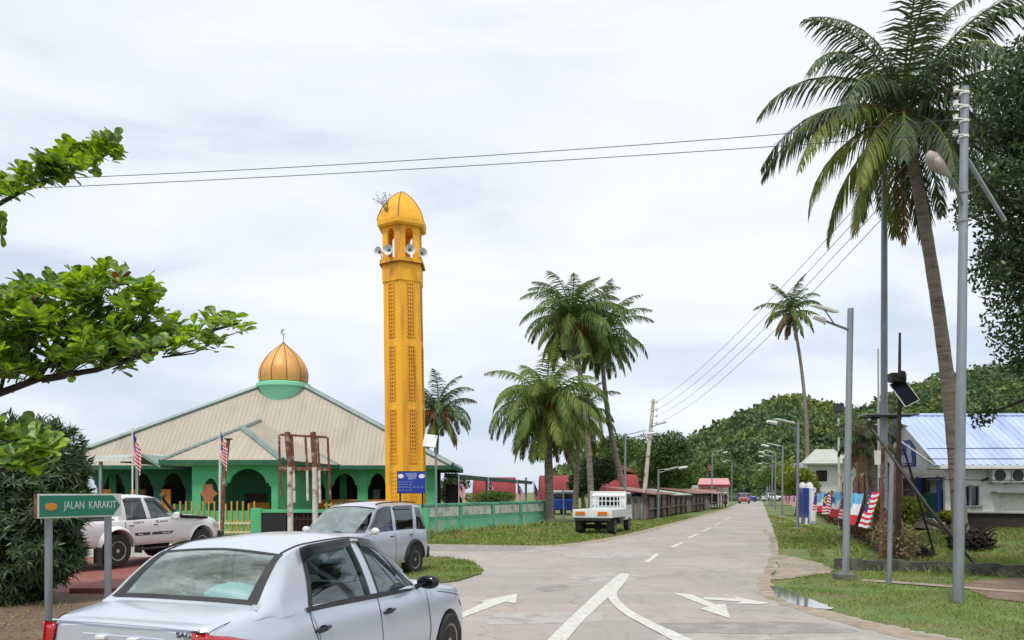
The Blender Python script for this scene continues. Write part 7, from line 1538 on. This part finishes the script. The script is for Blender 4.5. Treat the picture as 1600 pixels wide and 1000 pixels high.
D = 88; rh = thing('house', 'house with stacked reddish tiled roofs behind the palm trunks', 'house', (at(985, 0, 88).x, 88, 0)); q = lambda px, row, d=0: at(px, row, 88 + d)
sub(rh, 'wall', 'pink_orange', lambda b: b.box(q(958, 0).x, q(1022, 0).x, 89, 95, 0, q(0, 752).z), world=True)
sub(rh, 'upper_roof', 'roof_rust', lambda b: b.ext([q(955, 723), q(962, 722), q(995, 737), q(996, 740), q(960, 732)], (0, 5, 0)), world=True); sub(rh, 'lower_roof', 'roof_rust', lambda b: b.ext([q(978, 742), q(1024, 752), q(1024, 756), q(978, 747)], (0, 5, 0)), world=True); sub(rh, 'window', 'interior', lambda b: b.box(q(968, 0).x, q(990, 0).x, 88.9, 88.97, q(0, 745).z, q(0, 738).z), world=True)
mat('tarp_blue', (.012, .045, .30), (.015, .06, .38), scale=1, rough=.5)
D = 62; q = lambda px, row, d=0: at(px, row, 62 + d)
for px0, px1, lb in ((866, 881, 'blue delivery van parked left of the short thin post'), (883, 899, 'blue delivery van parked right of the short thin post')):
    t = thing('van', lb, 'van', (q((px0 + px1) / 2, 0).x, 62, 0), 0, 'blue vans behind the palms'); w2 = (px1 - px0) / 2 * 62 / F + .06
    sub(t, 'body', 'tarp_blue', lambda b: b.bbox(-w2, w2, 0, 3.6, .35, 1.25, .08)); cbn = sub(t, 'roof', 'white', lambda b: b.bbox(-w2 * .92, w2 * .92, .5, 3.5, 1.72, 1.95, .07)); sub(t, 'windows', 'visor', lambda b: b.bbox(-w2 * .93, w2 * .93, .45, 3.5, 1.25, 1.72, .05))
    for s_ in (-1, 1):
        wheel(t, s_ * w2 * .86, .7, .30, .2, s_); wheel(t, s_ * w2 * .86, 2.9, .30, .2, s_)
D = 58; t = thing('water_tank', 'tall blue plastic tank behind the leaning power pole', 'tank', (at(996, 0, 58).x, 58, 0)); sub(t, 'tank', 'tarp_blue', lambda b: b.lathe([(.34, .75), (.36, .8), (.36, 1.85), (.30, 1.95), (.12, 2.02), (0, 2.03)], 18), smooth=True, shade=50); sub(t, 'stand', 'creampole', lambda b: [b.box(x - .04, x + .04, y - .04, y + .04, 0, .75) for x in (-.3, .3) for y in (-.3, .3)])
# plank shacks along the road
mat('plank', (.20, .18, .16), (.13, .11, .10), scale=3, rough=.9, stretch=(1, 1, .2), c3=(.30, .29, .28), s3=2); mat('plank_red', (.12, .05, .04), (.09, .04, .03), scale=3, rough=.9)
def shack(label, D0, D1, off, zt, seed, open_=False, roofm='roof_rust', g='stalls along the left side of the road'):
    le = lambda D: Vector((np.interp(D, [34, 60, 96, 140], [6.8, 16.6, 31.0, 48.0]) - off, D, 0)); A, B = le(D0), le(D1); dv = (B - A); L = dv.length; t = thing('market_stall', label, 'stall', tuple(A), math.atan2(dv.y, dv.x), g); rr = random.Random(seed)
    def pl(b):
        x = 0
        while x < L: w = rr.uniform(.2, .3); h_ = rr.uniform(.0, .15); b.box(x, x + w - .03, 0, .04 + rr.uniform(0, .03), .1, zt - .35 - h_); x += w
    if not open_: sub(t, 'planks', 'plank', pl)
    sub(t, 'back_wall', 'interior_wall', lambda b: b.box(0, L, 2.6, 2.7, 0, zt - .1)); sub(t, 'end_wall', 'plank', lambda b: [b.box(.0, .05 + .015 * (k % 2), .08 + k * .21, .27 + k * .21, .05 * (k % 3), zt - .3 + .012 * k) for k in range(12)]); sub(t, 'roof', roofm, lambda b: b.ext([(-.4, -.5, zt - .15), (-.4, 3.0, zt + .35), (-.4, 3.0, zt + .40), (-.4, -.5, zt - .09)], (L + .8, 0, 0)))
    for k in range(int(L / 2.5) + 1): sub(t, 'post', 'plank_red', lambda b: b.box(k * 2.5, k * 2.5 + .1, -.12, -.02, 0, zt - .1))
    sub(t, 'counter', 'plank', lambda b: b.box(0, L, -.25, .0, .7, .76))
    return t
shack('near grey plank stall with a rusty roof, beside the short solar lamp', 50, 58, 4.0, 1.8, 1); shack('second grey plank stall with a rusty roof on the left of the road', 59.5, 67, 4.2, 1.7, 2, False, 'roof_pale'); shack('third plank stall, brown roofed, on the left of the road', 68.5, 76, 4.0, 1.8, 4); shack('far open-fronted stall just before the red-roofed shop', 79, 90, 3.8, 1.75, 3, True)
D = 104; q = lambda px, row, d=0: at(px, row, 104 + d); sh_ = thing('shop', 'shop with a red and white roof at the far left of the road', 'shop', (q(1115, 0).x, 104, 0))
sub(sh_, 'wall', 'offwhite', lambda b: b.box(q(1090, 0).x, q(1140, 0).x, 104.5, 110, 0, q(0, 758).z), world=True); sub(sh_, 'roof', 'pinkroof', lambda b: b.ext([q(1091, 757, -.5), q(1141, 757, -.5), q(1138, 748, 3), q(1094, 748, 3)], (0, .3, .08)), world=True) if MATS.get('pinkroof') or mat('pinkroof', (.55, .28, .28), (.5, .2, .2), scale=1) else None
sub(sh_, 'fascia', 'roof_red', lambda b: b.box(q(1090, 0).x, q(1141, 0).x, 103.3, 103.45, q(0, 761).z, q(0, 757.4).z), world=True); sub(sh_, 'shopfront', 'interior', lambda b: b.box(q(1096, 0).x, q(1122, 0).x, 104.4, 104.48, .2, q(0, 767).z), world=True); sub(sh_, 'awning', 'roof_rust', lambda b: b.ext([q(1085, 768, -3), q(1120, 768, -3), q(1120, 763, 0), q(1085, 763, 0)], (0, .2, .05)), world=True)
D = 176; sh2 = thing('shed', 'long low shed with a pale roof behind the distant cars', 'shed', (at(1165, 0, 176).x, 176, 0)); q = lambda px, row, d=0: at(px, row, 176 + d)
sub(sh2, 'roof', 'roof_pale', lambda b: b.ext([q(1138, 767), q(1198, 766), q(1188, 761, 4), q(1148, 762, 4)], (0, .5, .1)), world=True); sub(sh2, 'wall', 'interior_wall', lambda b: b.box(q(1142, 0).x, q(1195, 0).x, 178.5, 182, 0, q(0, 766).z), world=True)
for px_ in (1142, 1165, 1193): sub(sh2, 'post', 'creampole', lambda b: b.box(q(px_, 0).x, q(px_, 0).x + .15, 176, 176.15, 0, q(0, 767).z), world=True)
# motorcyclist
mc = thing('motorcycle', 'dark small motorcycle ridden along the left edge of the road', 'motorcycle', tuple(gp(1134, 792.5)), -R(200) )
for y_ in (.0, 1.22): sub(mc, 'wheel', 'rubber', lambda b: b.lathe([(.20, -.05), (.29, -.04), (.31, 0), (.29, .04), (.20, .05)], 18, c=(0, y_, .31), M=Matrix.Rotation(PI / 2, 4, 'Y')))
sub(mc, 'frame', 'trim', lambda b: (b.tube([(0, 0, .31), (0, .35, .5), (0, .85, .5), (0, 1.05, .95)], .07, 6), b.tube([(0, 1.22, .31), (0, 1.02, 1.0)], .04, 6), b.tube([(-.3, .95, 1.02), (.3, .95, 1.02)], .025, 6))); sub(mc, 'seat', 'black', lambda b: b.bbox(-.12, .12, -.1, .65, .72, .82, .03)); sub(mc, 'fairing', 'paint_red', lambda b: b.bbox(-.16, .16, .85, 1.08, .5, 1.0, .04)); sub(mc, 'headlight', 'lamp_clear', lambda b: b.bbox(-.07, .07, 1.05, 1.12, .85, .98, .02))
def rider():
    V = [(0, .28, .86), (0, .30, 1.05), (0, .36, 1.28), (0, .40, 1.42), (0, .42, 1.52), (0, .43, 1.64), (-.12, .42, .84), (-.17, .72, .80), (-.17, .62, .42), (-.17, .74, .36), (.12, .42, .84), (.17, .72, .80), (.17, .62, .42), (.17, .74, .36), (-.17, .40, 1.38), (-.25, .62, 1.16), (-.27, .90, 1.05), (.17, .40, 1.38), (.25, .62, 1.16), (.27, .90, 1.05)]
    Ed = [(0, 1), (1, 2), (2, 3), (3, 4), (4, 5), (0, 6), (6, 7), (7, 8), (8, 9), (0, 10), (10, 11), (11, 12), (12, 13), (3, 14), (14, 15), (15, 16), (3, 17), (17, 18), (18, 19)]
    rad = [.15, .15, .16, .12, .055, .10, .10, .08, .06, .05, .10, .08, .06, .05, .07, .05, .035, .07, .05, .035]; rad = [.15, .15, .16, .12, .055, .10, .10, .08, .06, .05, .10, .08, .06, .05, .07, .05, .035, .07, .05, .035]
    me = bpy.data.meshes.new('person'); me.from_pydata(V, Ed, []); o = bpy.data.objects.new('person', me); C.objects.link(o); o.modifiers.new('skin', 'SKIN'); sub_ = o.modifiers.new('sub', 'SUBSURF'); sub_.levels = sub_.render_levels = 1
    for i, r_ in enumerate(rad): me.skin_vertices[0].data[i].radius = (r_, r_)
    me.skin_vertices[0].data[0].use_root = True; me.materials.append(MATS['cloth_dark']); o.location = mc.location; o.rotation_euler = mc.rotation_euler; tag(o, 'person in dark clothes and pale helmet riding the motorcycle', 'person')
    b = MB(); b.lathe([(0, -.02), (.10, .0), (.135, .08), (.13, .17), (.08, .24), (0, .26)], 14, c=(0, .43, 1.56)); b.build('helmet', 'offwhite', o, smooth=True)
mat('cloth_dark', (.05, .035, .04), rough=.9); rider()
# ------------------------------------------------------------------ grass blades
def inside(poly, x, y):
    n = len(poly); c = np.zeros(len(x), bool); j = n - 1
    for i in range(n):
        xi, yi, xj, yj = poly[i][0], poly[i][1], poly[j][0], poly[j][1]
        with np.errstate(divide='ignore', invalid='ignore'): m = ((yi > y) != (yj > y)) & (x < (xj - xi) * (y - yi) / (yj - yi + 1e-12) + xi)
        c ^= m; j = i
    return c
road_np = [(p[0], p[1]) for p in road_pts]; isl_np = [(p.x, p.y) for p in island]
def grass(name, label, poly, n, h, m, seed, avoid=(), w_=.012, z0=0.0, only=None, lean=.5):
    rr = np.random.RandomState(seed); P = [(p[0], p[1]) for p in poly]; xs = [p[0] for p in P]; ys = [p[1] for p in P]
    y = min(ys) * (max(ys) / min(ys)) ** rr.rand(n) if min(ys) > 0 else rr.uniform(min(ys), max(ys), n); x = rr.uniform(min(xs), max(xs), n); k = inside(P, x, y)
    for a in avoid: k &= ~inside(a, x, y)
    cl = np.sin(x * 2.3 + np.sin(y * 1.7) * 2) * np.sin(y * 1.9 + np.sin(x * 1.3) * 2); k &= (rr.rand(n) < .62 + .38 * cl)
    x, y, cl = x[k], y[k], cl[k]; n = len(x); z = np.array([hgt(a, b_) for a, b_ in zip(x, y)]) + z0 - .01
    sc_ = np.clip(y / 14, .8, 3.0); hh = h * (.5 + .9 * rr.rand(n)) * (1 + .35 * cl) * np.clip(y / 16, .9, 1.5); an = rr.uniform(0, 2 * PI, n); ww = w_ * sc_ * (.7 + .6 * rr.rand(n)); B = np.stack([x, y, z], 1)
    s = np.stack([np.cos(an) * ww, np.sin(an) * ww, 0 * an], 1); l_ = np.stack([rr.normal(size=n) * hh * lean, rr.normal(size=n) * hh * lean, hh], 1)
    b = MB(); b.quads(np.stack([B - s * .5, B + s * .5, B + l_ * .55 + s * .35, B + l_ * .55 - s * .35], 1)); mid = B + l_ * .55; l2 = l_ * .45; l2[:, 2] *= .6; l2[:, :2] *= 1.6
    b.quads(np.stack([mid - s * .35, mid + s * .35, mid + l2 + s * .05, mid + l2 - s * .05], 1)); o = b.build(name, m); return tag(o, label, 'grass', kind='stuff')
bare = [(p.x, p.y) for p in blob(((1208, 866), (1240, 870), (1290, 884), (1300, 894), (1262, 900), (1222, 905), (1203, 903), (1216, 885)), .06, 6)]
dpatch = [(p.x, p.y) for p in blob(((1500, 912), (1560, 905), (1640, 905), (1650, 940), (1590, 940), (1530, 930)), .08, 7)]
pth = [tuple(gp(*p)[:2]) for p in ((1198, 812), (1262, 813), (1266, 821), (1199, 820))]; pud_np = [(p.x, p.y) for p in pud]
ks = [tuple(gp(*p)[:2]) for p in ((1345, 905), (1450, 912), (1560, 921), (1640, 925), (1640, 931), (1560, 926), (1450, 917), (1345, 909))]
av = (road_np, bare, dpatch, pth, pud_np, ks)
grass('grass', 'short green grass on the right-hand verge in front of the fence', [(2, 9), (13.5, 9), (14.5, 17.0), (9.0, 18.4), (8.6, 21), (17.5, 45), (16.5, 45), (7.5, 19)], 210000, .055, 'blade', 1, av)
grass('grass', 'rough lawn grass behind the fence plinth', [(9.4, 18.6), (15.5, 17.4), (22, 29), (15, 29)], 60000, .10, 'blade', 2, ())
grass('grass', 'short green grass of the left verge under the lorry and palms', [(-5, 25), (12, 25), (20, 58), (8, 58), (1.7, 43), (-4.3, 32.5)], 120000, .07, 'blade', 3, (road_np,), .02)
grass('grass', 'grass tufts on the small traffic island', isl_np, 26000, .06, 'blade', 4, (), z0=.03)
re_ = [(p.x, p.y) for p in right_edge[8:]]; band_ = re_ + [(x + .28, y + .30) for x, y in reversed(re_)]
grass('dry_grass', 'dry straw-coloured grass fringe along the road edge', band_, 60000, .05, 'dryblade', 6, (road_np, pud_np), .012)
le_ = [(p.x, p.y) for p in left_edge if p.y < 60 and p.x > -4]; band2 = le_ + [(x - .1, y + .4) for x, y in reversed(le_)]
grass('dry_grass', 'dry grass fringe along the left edge of the road', band2, 30000, .05, 'dryblade', 7, (road_np,), .02)
# small stones and litter on the verge, dry leaves on the dirt
def scatter(name, label, poly, n, s0, m, seed, cat='stones', flat=.5):
    rr = random.Random(seed); b = MB(); xs = [p[0] for p in poly]; ys = [p[1] for p in poly]; c = 0
    q_ = np.random.RandomState(seed); X = q_.uniform(min(xs), max(xs), n * 60); Y = q_.uniform(min(ys), max(ys), n * 60); k_ = inside(poly, X, Y); X, Y = X[k_][:n], Y[k_][:n]
    for x, y in zip(X.tolist(), Y.tolist()):
        s = s0 * rr.uniform(.4, 1.3); b.lathe([(0, -s * .3), (s * rr.uniform(.7, 1), 0), (s * .6, s * flat), (0, s * flat * 1.2)], 6, c=(x, y, hgt(x, y)), ph=rr.uniform(0, 2), M=Matrix.Diagonal((1, rr.uniform(.6, 1), 1, 1))); c += 1
    o = b.build(name, m); return tag(o, label, cat, kind='stuff')
scatter('gravel', 'loose pale stones on the bare verge and road edge', bare, 260, .022, 'concrete', 1)
scatter('gravel', 'small stones scattered along the right-hand road edge', [(x - .35, y - .3) for x, y in re_] + [(x + .15, y + .1) for x, y in reversed(re_)], 420, .016, 'sand_dirt', 2)
scatter('gravel', 'pebbles on the brown dirt around the sign posts', [(-9, 7), (-5.4, 7), (-5.4, 12.6), (-9, 13)], 350, .02, 'sand_dirt', 3)
scatter('leaf_litter', 'fallen leaves on the brown dirt around the sign posts', [(-9, 7), (-5.4, 7), (-5.4, 13.2), (-9, 14)], 200, .035, 'leafbrown', 4, 'litter', .08)

grass('weeds', 'taller weeds and tufts along the plinth, poles and fence line', [(8.3, 17.2), (14, 15.6), (14.5, 17.6), (9.2, 19.2), (16, 38), (15.2, 38), (8.0, 18.6)], 5200, .20, 'blade', 21, (road_np, bare, pth), .02, lean=.9)
grass('weeds', 'ragged weeds at the foot of the green boundary wall', [(-4.2, 31.6), (2.2, 42.6), (2.6, 42.2), (-3.8, 31.2)], 5000, .22, 'blade', 22, (), .03, lean=.8)
grass('weeds', 'scattered weeds on the brown dirt below the street name sign', [(-9, 8), (-5.5, 8), (-5.5, 13), (-9, 14)], 1500, .10, 'blade', 23, (), .014, lean=1.0)
grass('weeds', 'weedy tufts standing up out of the right-hand verge', [(2.5, 9.5), (13.5, 9.5), (14, 16.5), (8, 18)], 1800, .12, 'dryblade', 24, av, .014, lean=.8)
